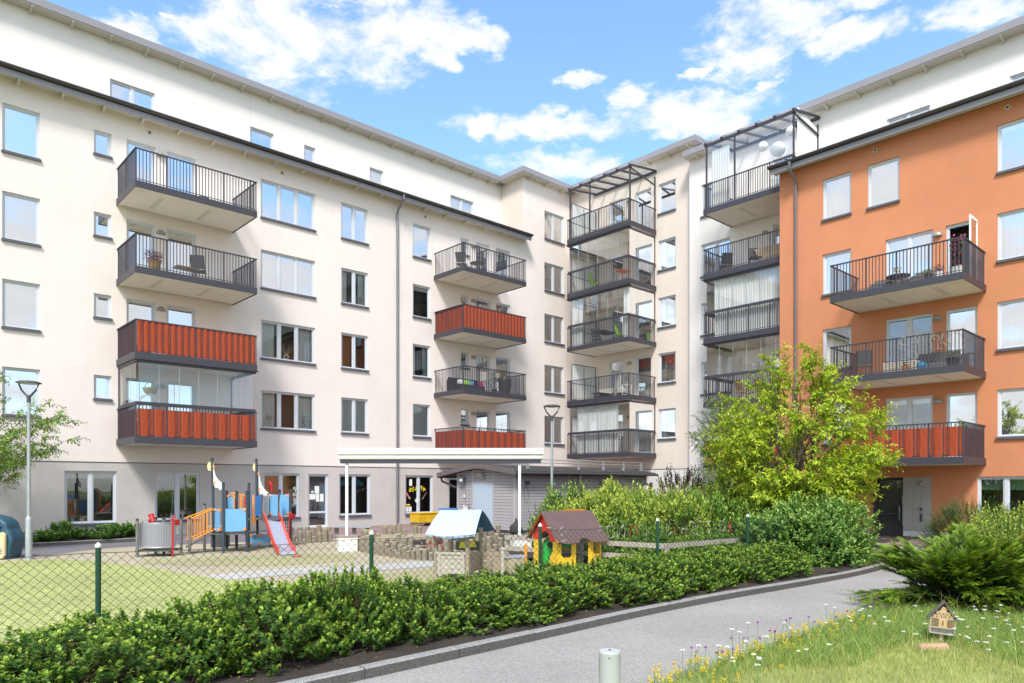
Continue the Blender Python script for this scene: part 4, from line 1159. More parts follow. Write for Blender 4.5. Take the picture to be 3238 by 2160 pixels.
mb.prism([S(SX - .0275, 22.13, .78), S(SX - .0275, 22.17, .80), S(SX - .0275, 22.2, .79), S(SX - .0275, 22.17, .76)], (.001, 0, 0)); mb.prism([S(SX - .0275, 22.21, .775), S(SX - .0275, 22.28, .8), S(SX - .0275, 22.27, .77)], (.001, 0, 0))
mb.build('notice', ['paper', 'black_mark'], sh)
mb = MB(); mb.box(*S(SX - .05, 22.2, 1.28), *S(SX - .02, 22.28, 1.37)); mb.build('door_bell', 'white_paint', sh)
# rubbish bag by the shed
mb = MB(); rr = []
for k in range(9):
    a = k / 8; rr.append((.20 * math.sin(math.pi * min(1, a * 1.25)) ** .6 * (1 if a < .75 else (1 - a) * 3.4) + .02, a * .62))
mb.lathe(rr, n=14)
o = mb.build('rubbish_bag', 'felt', None, smooth=True, loc=W(*LT(1632, 24.8))); tag(o, 'black plastic rubbish bag standing against the grey shed wall', 'rubbish bag')
for v in o.data.vertices: v.co.x += rnd.uniform(-.025, .025); v.co.y += rnd.uniform(-.025, .025)

# ---------------------------------------------------------------- white awning over the sand pit
aw = thing('awning', 'long white folded awning on two thin posts above the log-edged sand pit', 'awning', W(-1.92, 19.5), AXR)
hw = 2.73
for (za, zc, d0) in ((2.585, 2.77, 0), (2.46, 2.575, .03)):
    mb = MB(); dx = 0 if d0 == 0 else .02
    pr = [(-hw - .03 + dx, -.12 + d0, za), (-hw - .03 + dx, -.16 + d0, za + .03), (-hw - .03 + dx, -.15 + d0, zc - .01), (-hw - .03 + dx, -.08 + d0, zc), (-hw - .03 + dx, .14 - d0, zc), (-hw - .03 + dx, .14 - d0, za)]
    mb.prism(pr, (2 * hw + .06 - 2 * dx, 0, 0)); mb.build('cassette', 'white_dirty' if d0 else 'white_paint', aw, bevel=.008)
mb = MB(); mb.box(-hw + .02, -.08, 2.36, hw - .03, .10, 2.455); mb.build('beam', 'steel', aw)
for lx in (-4.46 + 1.92, .205 + 1.92):
    mb = MB(); mb.box(lx - .035, -.035, .42, lx - .006, .035, 2.36); mb.box(lx + .006, -.034, .42, lx + .035, .034, 2.36); mb.box(lx - .006, -.02, .42, lx + .006, .02, 2.36); mb.build('post', 'white_paint', aw)
mat('bench_wood', (.30, .25, .20), rough=.9, var=.15, vscale=12)
for lx, l_, nm in ((-4.46, 'white box with boarded top at the left foot of the awning', 0), (.205, 'white box with boarded top at the right foot of the awning', 1)):
    t = thing('box_seat', l_, 'box seat', W(lx, 19.5), AXR + R(20), 'white box seats under the awning posts')
    mb = MB()
    for k in range(4): mb.box(-.25, -.25 + .125 * k + .002, 0, -.23, -.25 + .125 * (k + 1) - .002, .38); mb.box(-.25 + .125 * k + .002, -.25, 0, -.25 + .125 * (k + 1) - .002, -.23, .379)
    mb.box(-.228, -.228, 0, .23, .25, .378)
    mb.build('box', 'white_dirty', t)
    mb = MB()
    for k in range(5): mb.box(-.27 + .108 * k, -.27, .381, -.27 + .108 * k + .1, .27, .42)
    mb.build('lid', 'bench_wood', t)
# ---------------------------------------------------------------- play equipment
mat('post_wood', (.17, .165, .155), rough=.85, var=.35, vscale=9)
mat('post_dark', (.035, .055, .075), rough=.7, var=.35, vscale=14)
mat('cap_dark', (.03, .035, .045), rough=.5)
mat('panel_blue', (.15, .37, .62), rough=.5, var=.09, vscale=3)
mat('panel_blue_deep', (.05, .20, .48), rough=.45)
mat('orange_metal', (.85, .30, .015), rough=.4)
mat('orange_plate', (.80, .27, .02), rough=.5)
mat('sail', (.78, .76, .68), rough=.6)
mat('cream_plate', (.74, .58, .27), rough=.6)
mat('slide_red', (.68, .07, .05), rough=.4, var=.12, vscale=5)
mat('slide_steel', (.48, .52, .62), rough=.3, metal=.5)
mat('horn_red', (.50, .012, .02), rough=.35)
mat('grey_board', (.13, .115, .11), rough=.6)
mat('perf_steel', (.34, .35, .38), rough=.45, metal=.3)
mat('hole', (.05, .05, .06), rough=.8)
mat('net', (.02, .04, .075), rough=.8)
mat('deck', (.10, .095, .09), rough=.8, var=.1)
L0, T0 = -7.4, 19.3
ps = thing('play_structure', 'climbing frame with two white sails, light blue panels, orange rails and a red slide', 'climbing frame', W(L0, T0), AXR)
def pl(sx, t): return ((sx - 1619) / 2281.6 * t - L0, t - T0)
def q(l, t): return (l - L0, t - T0)
def ppost(sx, t, top, m='post_dark', r=.037, lean=0):
    x, y = pl(sx, t); mb = MB(); mb.mi = 0; mb.cyl((x, y, -.03), (x - lean, y, top - .03), r, n=12); mb.mi = 1; mb.lathe([(r + .006, top - .035), (r + .006, top - .01), (.012, top + .012), (.002, top + .014)], (x - lean, y, 0), 12)
    mb.build('post', [m, 'cap_dark'], ps, smooth=True)
for a in ((677, 19.3, 2.5, 'post_dark', .037, .05), (706, 18.9, 1.84, 'post_dark'), (781, 19.2, 1.62, 'post_dark'), (646.5, 19.6, 1.27, 'post_wood'),
          (717, 20.0, 1.62, 'post_dark'), (748, 19.9, 1.61, 'post_dark'), (787, 20.5, 1.83, 'post_dark'), (815, 20.8, 2.53, 'post_dark', .037, .04),
          (851, 20.9, 1.62, 'post_wood'), (884, 21.4, 1.64, 'post_dark'), (919, 20.9, 1.60, 'post_dark'),
          (573, 18.9, .93, 'post_wood'), (600, 18.6, .93, 'post_wood'),
          (434, 17.8, .94, 'post_wood'), (544, 18.3, 1.06, 'post_wood'), (492, 18.7, .94, 'post_wood'), (518, 18.6, .93, 'post_wood')): ppost(*a)
# decks
def deckbox(l0, l1, t0, t1, z, m='deck'):
    mb = MB(); a = q(l0, t0); b = q(l1, t1); mb.box(a[0], a[1], z - .035, b[0], b[1], z); return mb.build('platform', m, ps)
deckbox(-7.93, -7.05, 19.0, 20.1, .50); deckbox(-7.40, -6.42, 19.9, 21.4, .84); deckbox(-9.36, -8.50, 17.9, 18.6, .16)
# panels with a curved top edge
def panel(l0, t0, l1, t1, z0, z1, m='panel_blue', sag=.03, name='panel', bolts=True):
    a = Vector((*q(l0, t0), 0)); b = Vector((*q(l1, t1), 0)); n = 8
    top = [a + (b - a) * (i / n) + Vector((0, 0, z1 - sag * math.sin(math.pi * i / n))) for i in range(n + 1)]
    bot = [a + (b - a) * (i / n) + Vector((0, 0, z0 - .3 * sag * math.sin(math.pi * i / n))) for i in range(n + 1)]
    nrm = (b - a).cross(Vector((0, 0, 1))).normalized() * .014
    mb = MB(); mb.prism(top + list(reversed(bot)), nrm); o = mb.build(name, m, ps)
    if bolts:
        c = MB()
        for (p, s_) in ((a, 1), (b, -1)):
            for z in (z0 + .05, z1 - .05):
                e = p + (b - a).normalized() * .03 * s_ + Vector((0, 0, z)); c.box(e.x - .035, e.y - .03, e.z - .028, e.x + .035, e.y + .03, e.z + .028)
        c.build('bracket', 'orange_plate', o)
    return o
panel(-7.88, 19.15, -7.67, 18.95, .56, 1.17); pf = panel(-7.61, 18.92, -7.06, 19.15, .56, 1.17)
panel(-7.99, 19.5, -7.88, 19.25, .58, 1.10, 'panel_blue_deep', bolts=False)
pu = panel(-7.88, 20.0, -7.67, 19.95, .60, 1.52)
panel(-7.01, 20.85, -6.44, 20.85, .90, 1.52); panel(-7.41, 20.5, -7.19, 20.78, .9, 1.49, 'panel_blue_deep', bolts=False)
panel(-7.42, 20.45, -7.14, 20.45, .05, .40); panel(-7.14, 20.45, -6.92, 20.6, .05, .40)
mb = MB()
for (l, t, z) in ((-7.80, 18.99, 1.07), (-7.80, 18.99, .90), (-7.81, 19.96, 1.46), (-7.77, 19.96, 1.46), (-7.79, 19.96, 1.37), (-7.33, 20.43, .30), (-7.27, 20.43, .30)):
    x, y = q(l, t); mb.cyl((x, y - .012, z), (x, y + .0, z), .014, n=8)
mb.build('peep_hole', 'cap_dark', pu)
# perforated sheet between the right-hand posts
def perf(name, pts_fn, nu, nv, z0, z1, hu, hv, m='perf_steel', r=.006):
    mb = MB(); mb.mi = 0
    for i in range(nu):
        a = pts_fn(i / nu); b = pts_fn((i + 1) / nu); mb.face((*a, z0), (*b, z0), (*b, z1), (*a, z1))
    mb.mi = 1
    for i in range(hu):
        f = .12 + .66 * i / (hu - 1); a = Vector(pts_fn(f)); b = Vector(pts_fn(f + .01)); d = (b - a).normalized(); nn = Vector((d.y, -d.x)) * .004
        for j in range(hv):
            z = z0 + (z1 - z0) * (.08 + .84 * j / (hv - 1)); c = a + nn
            mb.face((c.x - d.x * r, c.y - d.y * r, z - r), (c.x + d.x * r, c.y + d.y * r, z - r), (c.x + d.x * r, c.y + d.y * r, z + r), (c.x - d.x * r, c.y - d.y * r, z + r))
    return mb.build(name, [m, 'hole'], ps)
cx_, cy_ = q(-8.95, 18.25)
def drumc(f): a = R(188 + 164 * f); return (cx_ + .475 * math.cos(a), cy_ + .40 * math.sin(a))
perf('drum_sheet', drumc, 30, 1, .24, .82, 24, 20)
for z in (.22, .83): mb = MB(); mb.tube([(*drumc(k / 24), z) for k in range(25)], .014, 6); mb.build('drum_rail', 'perf_steel', ps)
def straight(a, b): a = Vector(a); b = Vector(b); return lambda f: tuple(a + (b - a) * f)
perf('panel', straight(q(-7.17, 20.8), q(-6.99, 20.75)), 1, 1, .90, 1.48, 7, 18)
# orange net panel
mb = MB(); a = q(-7.61, 19.95); b = q(-7.40, 19.95)
mb.box(a[0], a[1], 1.49, b[0], a[1] + .02, 1.53); mb.build('top_rail', 'orange_plate', ps)
mb = MB()
for k in range(8): x = a[0] + (b[0] - a[0]) * k / 7; mb.cyl((x, a[1], 1.1), (x, a[1], 1.49), .003, n=4)
for k in range(11): mb.cyl((a[0], a[1], 1.1 + k * .037), (b[0], a[1], 1.1 + k * .037), .003, n=4)
mb.build('safety_net', 'orange_metal', ps)
mb = MB()
for l in (-7.62, -7.43): x, y = q(l, 19.8); mb.tube([(x, y, 1.1), (x, y - .02, 1.4), (x, y + .06, 1.45)], .02, 8)
mb.build('grab_handle', 'orange_metal', ps, smooth=True)
mb = MB(); x, y = q(-7.0, 19.55); mb.box(x - .035, y, .72, x + .02, y + .04, 1.5); mb.box(x - .05, y, .70, x + .04, y + .05, .75); mb.build('upright', 'orange_plate', ps)
mb = MB(); a = q(-7.9, 20.02); b = q(-7.68, 20.0); mb.box(a[0], a[1], 1.53, b[0], a[1] + .02, 1.56); mb.prism([(b[0]-.06, b[1], 1.53), (b[0]-.06, b[1], 1.56), (b[0], b[1], 1.6), (b[0]+.02, b[1], 1.57), (b[0]+.02, b[1], 1.53)], (0, .02, 0)); mb.build('top_rail', 'orange_plate', ps)
# sails, seen nearly flat on
def sailp(pts, t, name='sail', m='sail'):
    mb = MB(); mb.prism([(*q(l, t), z) for (l, z) in pts], (0, .012, 0)); return mb.build(name, m, ps)
def scurve(x0, z0, x1, z1, n=8, bow=.09):
    return [(x0 + (x1 - x0) * k / n - bow * math.sin(math.pi * k / n) * .6, z0 + (z1 - z0) * k / n - bow * math.sin(math.pi * k / n)) for k in range(n + 1)]
sailp([(-7.985, 2.42)] + scurve(-7.985, 2.42, -7.76, 1.84)[1:] + [(-7.76, 1.66), (-7.79, 1.64), (-7.83, 1.66), (-7.85, 1.72), (-7.88, 1.70), (-7.93, 1.71), (-7.965, 1.78), (-7.99, 1.86)], 19.28)
sailp([(-7.295, 2.22)] + scurve(-7.295, 2.22, -7.03, 1.56)[1:] + [(-7.07, 1.47), (-7.11, 1.44), (-7.15, 1.48), (-7.22, 1.47), (-7.27, 1.54), (-7.29, 1.62)], 20.78)
for (l, t, z) in ((-8.09, 19.3, 2.27), (-7.41, 20.8, 2.28)):
    mb = MB(); w_, h_ = .06, .115
    mb.mi = 0; mb.prism([(*q(l + .05, t), z - h_), (*q(l - w_ + .03, t), z - h_ + .01), (*q(l - w_, t), z - h_ * .4), (*q(l - w_, t), z + h_ * .5), (*q(l - w_ + .03, t), z + h_), (*q(l + .05, t), z + h_)], (0, .014, 0))
    mb.mi = 1
    for dz in (-.06, .06): x, y = q(l + .03, t); mb.cyl((x, y - .005, z + dz), (x, y, z + dz), .01, n=8)
    mb.build('pennant', ['cream_plate', 'cap_dark'], ps)
mb = MB()
for (l, t, z) in ((-7.97, 19.27, 2.26), (-7.96, 19.27, 1.83), (-7.30, 20.76, 2.1), (-7.28, 20.76, 1.66)): x, y = q(l, t); mb.box(x - .02, y, z - .03, x + .03, y + .03, z + .03)
mb.build('bracket', 'orange_plate', ps)
# ramp
mb = MB(); A_ = [(*q(-8.62, 19.05), .15), (*q(-8.40, 18.6), .15), (*q(-7.86, 19.0), .49), (*q(-8.0, 19.55), .49)]
mb.prism(A_, (0, 0, .02)); ro = mb.build('ramp', 'grey_board', ps)
mb = MB(); a = Vector(((A_[0][0] + A_[1][0]) / 2, (A_[0][1] + A_[1][1]) / 2, .175)); b = Vector(((A_[2][0] + A_[3][0]) / 2, (A_[2][1] + A_[3][1]) / 2, .515))
for k in range(6):
    p = a + (b - a) * ((k + .5) / 6); mb.cyl(p + Vector((.04 * (-1) ** k, 0, -.005)), p + Vector((.04 * (-1) ** k, 0, .012)), .06, n=12)
mb.build('tread_pad', 'bench_wood', ro)
for (a, b, z0, z1, rl) in ((q(-8.37, 18.65), q(-7.87, 19.0), .31, .58, 0), (q(-8.62, 19.0), q(-8.07, 19.5), .33, .60, 1)):
    mb = MB(); a = Vector((*a, 0)); b = Vector((*b, 0)); e = (b - a)
    up = [a + e * 0 + Vector((0, 0, z0 + .56)), a + e * .12 + Vector((0, 0, z0 + .60)), a + e * .85 + Vector((0, 0, z1 + .53)), b + Vector((0, 0, z1 + .56))]
    lo = [a + Vector((0, 0, z0)), a + e * .12 + Vector((0, 0, z0 + .02)), a + e * .85 + Vector((0, 0, z1 - .03)), b + Vector((0, 0, z1))]
    mb.tube(up, .016, 8); mb.tube(lo, .016, 8)
    for k in range(7):
        f = .1 + .8 * k / 6; p = a + e * f; zl = z0 + (z1 - z0) * f; mb.cyl(p + Vector((0, 0, zl)), p + Vector((0, 0, zl + .57)), .0105, n=6)
    mb.build('handrail', 'orange_metal', ps, smooth=True)
# slide
mb = MB(); prof = [(0, .84), (.10, .83), (.22, .76), (.5, .52), (.8, .28), (.98, .16), (1.12, .11), (1.3, .085)]
a0 = Vector((*q(-6.87, 20.0), 0)); dirs = Vector((.40, -.92, 0)).normalized(); dr = Vector((-dirs.y, dirs.x, 0)); Ls = 1.95
# lie along the real ends
e0 = Vector((*q(-6.72, 20.15), 0)); e1 = Vector((*q(-5.69, 18.25), 0)); dirs = (e1 - e0).normalized(); dr = Vector((-dirs.y, dirs.x, 0)); Ls = (e1 - e0).length / 1.3
hw_ = .19
for side in (-1, 1):
    s_ = MB(); o0 = dr * hw_ * side; o1 = dr * (hw_ + .025) * side
    P = [(e0 + dirs * (u * Ls), z) for (u, z) in prof]
    for i in range(len(P) - 1):
        (p, z), (p2, z2) = P[i], P[i+1]
        h1_ = .13 if i else .17; h2_ = .13
        for (oa, ob) in ((o0, o1),):
            s_.face(p + oa + Vector((0, 0, z - .05)), p2 + oa + Vector((0, 0, z2 - .05)), p2 + oa + Vector((0, 0, z2 + h2_)), p + oa + Vector((0, 0, z + h1_)))
            s_.face(p + ob + Vector((0, 0, z - .05)), p2 + ob + Vector((0, 0, z2 - .05)), p2 + ob + Vector((0, 0, z2 + h2_)), p + ob + Vector((0, 0, z + h1_)))
            s_.face(p + oa + Vector((0, 0, z + h1_)), p2 + oa + Vector((0, 0, z2 + h2_)), p2 + ob + Vector((0, 0, z2 + h2_)), p + ob + Vector((0, 0, z + h1_)))
            s_.face(p + oa + Vector((0, 0, z - .05)), p2 + oa + Vector((0, 0, z2 - .05)), p2 + ob + Vector((0, 0, z2 - .05)), p + ob + Vector((0, 0, z - .05)))
    (p, z) = P[-1]
    s_.face(p + o0 + Vector((0, 0, -.0)), p + o1 + Vector((0, 0, 0)), p + o1 + Vector((0, 0, z + .13)), p + o0 + Vector((0, 0, z + .13)))
    s_.build('slide_side', 'slide_red', ps)
c_ = MB()
for i in range(len(prof) - 1):
    (u, z), (u2, z2) = prof[i], prof[i+1]; p = e0 + dirs * u * Ls; p2 = e0 + dirs * u2 * Ls
    c_.face(p + dr * hw_ + Vector((0, 0, z)), p - dr * hw_ + Vector((0, 0, z)), p2 - dr * hw_ + Vector((0, 0, z2)), p2 + dr * hw_ + Vector((0, 0, z2)))
p = e0 + dirs * 1.3 * Ls
c_.face(p + dr * hw_ + Vector((0, 0, .085)), p - dr * hw_ + Vector((0, 0, .085)), p - dr * hw_ + dirs * .01 + Vector((0, 0, .02)), p + dr * hw_ + dirs * .01 + Vector((0, 0, .02)))
c_.build('slide_chute', 'slide_steel', ps)
for s_ in (-1, 1):   # grey wavy guards at the top of the slide
    mb = MB(); base = e0 + dr * (hw_ + .04) * s_ - dirs * .25; pr = []
    for k in range(9): z = .86 + .66 * k / 8; pr.append(base + dirs * (.16 + .05 * math.sin(k * .9 + .5)) + Vector((0, 0, z)))
    pr2 = [base - dirs * .06 + Vector((0, 0, .86 + .66 * k / 8)) for k in reversed(range(9))]
    mb.prism(pr + pr2, dr * .016); mb.build('slide_guard', 'grey_board', ps)
mb = MB(); a = e0 + dr * hw_ - dirs * .1 + Vector((0, 0, 1.48)); b = e0 - dr * hw_ - dirs * .1 + Vector((0, 0, 1.48)); mb.cyl(a, b, .012, n=8); mb.build('grab_bar', 'galv', ps)
# climbing net
mb = MB()
for k in range(5):
    x = -6.68 + .055 * k; mb.tube([(*q(x, 20.95), .8), (*q(x + .03, 20.85), .45), (*q(x + .06, 20.75), .2), (*q(x + .12, 20.6), .02)], .008, 5)
for k in range(8):
    z = .76 - k * .095; f = k / 8; mb.tube([(*q(-6.68 + .05 * f, 20.92 - .25 * f), z), (*q(-6.44 + .05 * f, 20.92 - .25 * f), z - .02)], .008, 5)
mb.build('climbing_net', 'net', ps)
# speaking tubes and periscope
for (l, t, h, zt_) in ((-8.44, 17.95, .84, 1.02), (-6.40, 20.75, .86, 1.0)):
    mb = MB(); x, y = q(l, t)
    mb.tube([(x, y, 0), (x, y, zt_ - .05), (x + .03, y, zt_), (x + .06, y - .01, zt_ - .06)], .022, 8)
    d = Vector((.75, -.45, -.2)).normalized(); a = Vector((x + .05, y, h + .03)); mb.cyl(a, a + d * .09, .022, .07, 14); mb.cyl(a + d * .09, a + d * .10, .075, .075, 14)
    mb.build('speaking_tube', 'horn_red', ps, smooth=True)
mb = MB(); x, y = q(-9.13, 18.3); mb.cyl((x - .06, y, .78), (x - .06, y, .9), .035, n=12); mb.cyl((x + .06, y - .05, .84), (x - .03, y, 1.03), .06, .065, 14); mb.cyl((x - .022, y, 1.01), (x - .03, y, 1.04), .072, .072, 14)
mb.build('telescope', 'horn_red', ps, smooth=True)
mb = MB(); x, y = q(-7.83, 21.2); mb.cyl((x, y, 1.12), (x, y, 1.2), .05, n=10); mb.cyl((x, y, 1.22), (x, y, 1.26), .06, n=10); mb.cyl((x, y, 1.26), (x, y, 1.42), .045, n=10); mb.build('lantern', 'horn_red', ps)
# periscope of second tower
mb = MB(); x, y = q(-7.05, 21.0); mb.cyl((x + .04, y, 1.76), (x, y, 1.88), .045, n=10); mb.cyl((x + .04, y, 1.76), (x + .06, y, 1.55), .03, n=8); mb.build('telescope', 'horn_red', ps, smooth=True)
mb = MB(); mb.mi = 0
a = q(-8.6, 20.6); mb.box(a[0], a[1], .0, a[0] + .35, a[1] + .5, .55); mb.mi = 1; mb.box(a[0] - .15, a[1] - .1, .56, a[0] + .6, a[1] + .6, .60)
o = mb.build('play_table', ['lamp_dark', 'bench_wood'], None, loc=None); o.location = W(L0, T0); o.rotation_euler = (0, 0, AXR); tag(o, 'dark play table with a wooden top half hidden behind the orange ramp rails', 'table')
t = thing('path_light', 'short grey lantern light in front of the glazed nursery door', 'light', W(*LT(947, 24.5)), AXR)
mb = MB(); mb.lathe([(.07, 0), (.07, .22), (.055, .225), (.055, .30), (.075, .305), (.07, .345), (.002, .35)], n=14); mb.build('body', 'bollard', t, smooth=True)

# ---- cream and blue hollow play figure at the left edge
mat('fig_blue', (.02, .075, .12), rough=.45); mat('fig_cream', (.62, .50, .30), rough=.6)
t = thing('play_figure', 'dark blue hollow play figure with a cream lower lip at the left edge', 'play figure', W(-12.56, 17.2), AXR)
mb = MB(); out = [(-.6, 0), (.50, 0), (.53, .2), (.60, .45), (.54, .62), (.48, .72), (.44, .88), (.28, 1.0), (-.1, 1.08), (-.6, .95)]
mb.prism([(x, .08, z) for (x, z) in out], (0, .5, 0)); o = mb.build('shell', 'fig_blue', t, bevel=.07)
mb = MB(); out = [(-.6, 0), (.40, 0), (.47, .1), (.48, .6), (.42, .66), (.3, .62), (.1, .55), (-.2, .56), (-.6, .6)]
mb.prism([(x, -.02, z) for (x, z) in out], (0, .095, 0)); mb.build('lower_lip', 'fig_cream', t, bevel=.03)
mb = MB(); mb.prism([(x, .05, z) for (x, z) in ((-.5, .62), (.28, .70), (.34, .78), (.2, .84), (-.5, .82))], (0, .025, 0)); mb.build('mouth_hollow', 'black_mark', t)
mb = MB()
for k in range(3): mb.tube([(.18, -.025, .16 + k * .045), (.30, -.03, .14 + k * .045), (.42, -.025, .15 + k * .05)], .006, 5)
mb.cyl((.22, -.03, .33), (.22, -.02, .33), .04, n=12)
mb.build('crease', 'fig_blue', t)

# ---- small wooden play hut with a blue roof
mat('hut_wood', (.33, .27, .19), rough=.85, var=.25, vscale=8)
mat('hut_grey', (.42, .385, .32), rough=.85, var=.2, vscale=10)
mat('roof_blue_sheen', (.42, .52, .66), rough=.3, spec=.6, var=.05, vscale=3)  # sky reflection on the front roof half, put into the base colour
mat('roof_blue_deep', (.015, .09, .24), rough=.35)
H1 = thing('play_hut', 'open wooden play hut with a blue arched roof behind the fence', 'play hut', W(-1.05, 12.75), AXR - R(12))
def hp(x, y, top, m='hut_wood', r=.042, parent=None, ang=0, cap=False):
    mb = MB(); mb.cyl((x, y, -.02), (x, y, top), r, n=10)
    if cap: mb.lathe([(r + .01, top), (r + .01, top + .02), (.01, top + .045), (.001, top + .046)], (x, y, 0), 12)
    return mb.build('post', m, parent or H1, smooth=True)
for (x, y) in ((-.31, 0), (.27, 0), (-.31, .95), (.27, .95)): hp(x, y, .98)
for sgn, y0, y1 in ((-1, -.22, .5), (1, .5, 1.2)):
    mb = MB(); n = 8; nx = 8
    for i in range(n):
        for j in range(nx):
            def P(i, j):
                f = i / n; g_ = j / nx; x = -.37 + .78 * g_
                if sgn < 0: y = .5 + (y0 - .5) * f
                else: y = .5 + (y1 - .5) * f
                z = 1.33 - .40 * f - .05 * math.sin(math.pi * g_) * f * 1.0 + .03 * math.sin(math.pi * f)
                x += (.06 * f) * (-1 if g_ < .5 else 1) * abs(2 * g_ - 1)
                return (x, y, z)
            mb.face(P(i, j), P(i+1, j), P(i+1, j+1), P(i, j+1))
            a_, b_2, c_2, d_ = P(i, j), P(i+1, j), P(i+1, j+1), P(i, j+1)
            mb.face(*[(v[0], v[1], v[2] - .02) for v in (d_, c_2, b_2, a_)])
    o = mb.build('roof_half', 'roof_blue_sheen' if sgn < 0 else 'roof_blue_deep', H1, smooth=True)
mb = MB(); mb.prism([(-.44, .48, 1.33), (-.04, .48, 1.33), (-.08, .5, 1.36), (-.40, .5, 1.36)], (0, .03, 0)); mb.build('ridge_board', 'roof_blue_deep', H1)
mb = MB()
for k in range(4): mb.box(-.24, -.03, .22 + k * .088, .20, -.005, .22 + k * .088 + .078)
mb.box(-.27, -.045, .2, -.21, -.031, .58); mb.box(.17, -.045, .2, .23, -.031, .58); mb.box(-.29, -.05, .56, .25, 0, .60)
mb.build('front_boards', 'hut_grey', H1)
mb = MB()
for k in range(4): mb.box(.285, .03, .22 + k * .088, .305, .9, .22 + k * .088 + .078)
mb.build('side_boards', 'hut_wood', H1)
mb = MB(); mb.prism([(-.31, -.04, .10), (.30, -.04, .10), (.62, .25, .10), (.62, .9, .10), (-.31, .95, .10)], (0, 0, .025)); mb.build('floor', 'grey_board', H1)
mb = MB(); mb.box(-.2, .90, .55, .25, .94, .72); mb.build('rail', 'lamp_dark', H1)
mb = MB()
for (x, z) in ((-.12, .60), (-.02, .62)): mb.prism([(x, .8, z), (x + .04, .8, z + .12), (x + .18, .8, z + .1), (x + .22, .8, z)], (0, .12, 0))
mb.build('play_basket', 'yellow_mark', H1)
# counter beside it
hp(.84, .30, .63, 'hut_grey', cap=True); hp(1.17, .75, .66, 'orange_metal', r=.03, cap=True); hp(1.2, .35, .5, 'hut_wood', r=.04); hp(.5, .85, .55, 'hut_wood', r=.035, cap=True)
mb = MB(); mb.prism([(.86, .26, .49), (1.24, .34, .49), (1.24, .55, .49), (1.1, .72, .49), (.86, .6, .49)], (0, 0, .02)); mb.build('counter', 'slide_steel', H1)
mb = MB(); 
for k in range(4): mb.box(.88, .31, .12 + k * .09, 1.18, .33, .12 + k * .09 + .083)
mb.build('front_boards', 'hut_wood', H1)
mb = MB()
for k in range(4): mb.box(.34, .8, .2 + k * .088, .84, .82, .2 + k * .088 + .078)
mb.build('side_boards', 'hut_wood', H1)

# ---- yellow and red playhouse with a brown roof
mat('ph_yellow', (.80, .50, .02), rough=.45, var=.05, vscale=3); mat('ph_red', (.70, .035, .025), rough=.45)
mat('ph_roof', (.115, .068, .062), rough=.40, var=.12, vscale=5); mat('ph_ply', (.42, .17, .03), rough=.7)
ang = R(24)
H2 = thing('playhouse', 'yellow playhouse with a red gable and a curved brown roof', 'playhouse', W(.93, 14.85), AXR + ang)
# local: x along the eaves (to the right and away), y into the depth of the gable
GW, GL = 1.12, 1.02
def arch(cx0, w_, z0, h_): return [(cx0 + w_ * math.cos(t), z0 + h_ * math.sin(t)) for t in [math.pi * k / 8 for k in range(9)]]
for xg, nm in ((0, 'gable'), (GL, 'gable')):
    mb = MB()                       # red upper part with an arched opening
    o_ = [(-.14, .60), (-.14, .56)] + []
    pts = [(-.16, .60), (GW / 2, 1.19), (GW + .16, .60), (GW * .76, .60)] + arch(GW / 2, GW * .20, .66, .16) + [(GW * .24, .60)]
    pts = [(-.16, .60), (GW * .3, .60)] + list(reversed(arch(GW / 2, GW * .2, .60, .2))) + [(GW * .7, .60), (GW + .16, .60), (GW / 2 + .06, 1.14), (GW / 2, 1.08), (GW / 2 - .06, 1.14)]
    mb.prism([(xg, y, z) for (y, z) in pts], (.02, 0, 0)); mb.build('gable', 'ph_red', H2)
    for (ya, yb, yc) in ((0, .20, .34), (GW, GW - .20, GW - .34)):
        mb = MB(); mb.prism([(xg + .001, y, z) for (y, z) in ((ya, 0), (yc, 0), (yc, .28), ((yb + yc) / 2, .34), (yb, .40), (yb, .598), (ya, .598))], (.02, 0, 0)); mb.build('gable_wall', 'ph_yellow', H2)
for yy in (0, GW - .02):
    mb = MB(); mb.prism([(x, yy, z) for (x, z) in ((.022, 0), (.44, 0), (.44, .56), (.34, .56), (.34, .33), (.30, .28), (.14, .28), (.10, .33), (.10, .56), (.022, .56))], (0, .02, 0)); mb.build('side_wall', 'ph_yellow', H2)
    mb = MB(); mb.prism([(x, yy, z) for (x, z) in ((.74, 0), (.998, 0), (.998, .33), (.88, .33), (.86, .4), (.86, .60), (.74, .60))], (0, .02, 0)); mb.build('side_wall', 'ph_yellow', H2)
for sgn in (0, 1):
    mb = MB(); n = 6
    rows = []
    def rp(f, x):           # f 0 ridge .. 1 eave
        y = GW / 2 - f * (GW / 2 + .20) if not sgn else GW / 2 + f * (GW / 2 + .20)
        return (x, y, 1.225 - .62 * f)
    for i in range(n):
        f0, f1 = i / n, (i + 1) / n
        if i < n - 1:
            for (xa, xb) in ((-.10, GL + .12),): mb.face(rp(f0, xa), rp(f0, xb), rp(f1, xb), rp(f1, xa)); mb.face(*[(v[0], v[1], v[2] - .014) for v in (rp(f0, xa), rp(f1, xa), rp(f1, xb), rp(f0, xb))])
    e_ = 5 / 6
    wave = [(-.10, e_), (-.06, .96), (0, 1.0), (.16, 1.03), (.40, 1.0), (.46, .93), (.50, .87), (.58, .86), (.66, .90), (.72, .98), (.82, 1.0), (1.0, 1.0), (GL + .12, e_ + .12), (GL + .12, e_)]
    mb.prism([rp(f, x) for (x, f) in wave], (0, 0, -.014))
    mb.build('roof_half', 'ph_roof', H2)
mb = MB(); mb.prism([(x, GW / 2 - .01, z) for (x, z) in ((.42, 1.22), (.46, 1.255), (.92, 1.265), (.98, 1.25), (.98, 1.22))], (0, .02, 0)); mb.build('ridge_board', 'ph_ply', H2)
mb = MB()
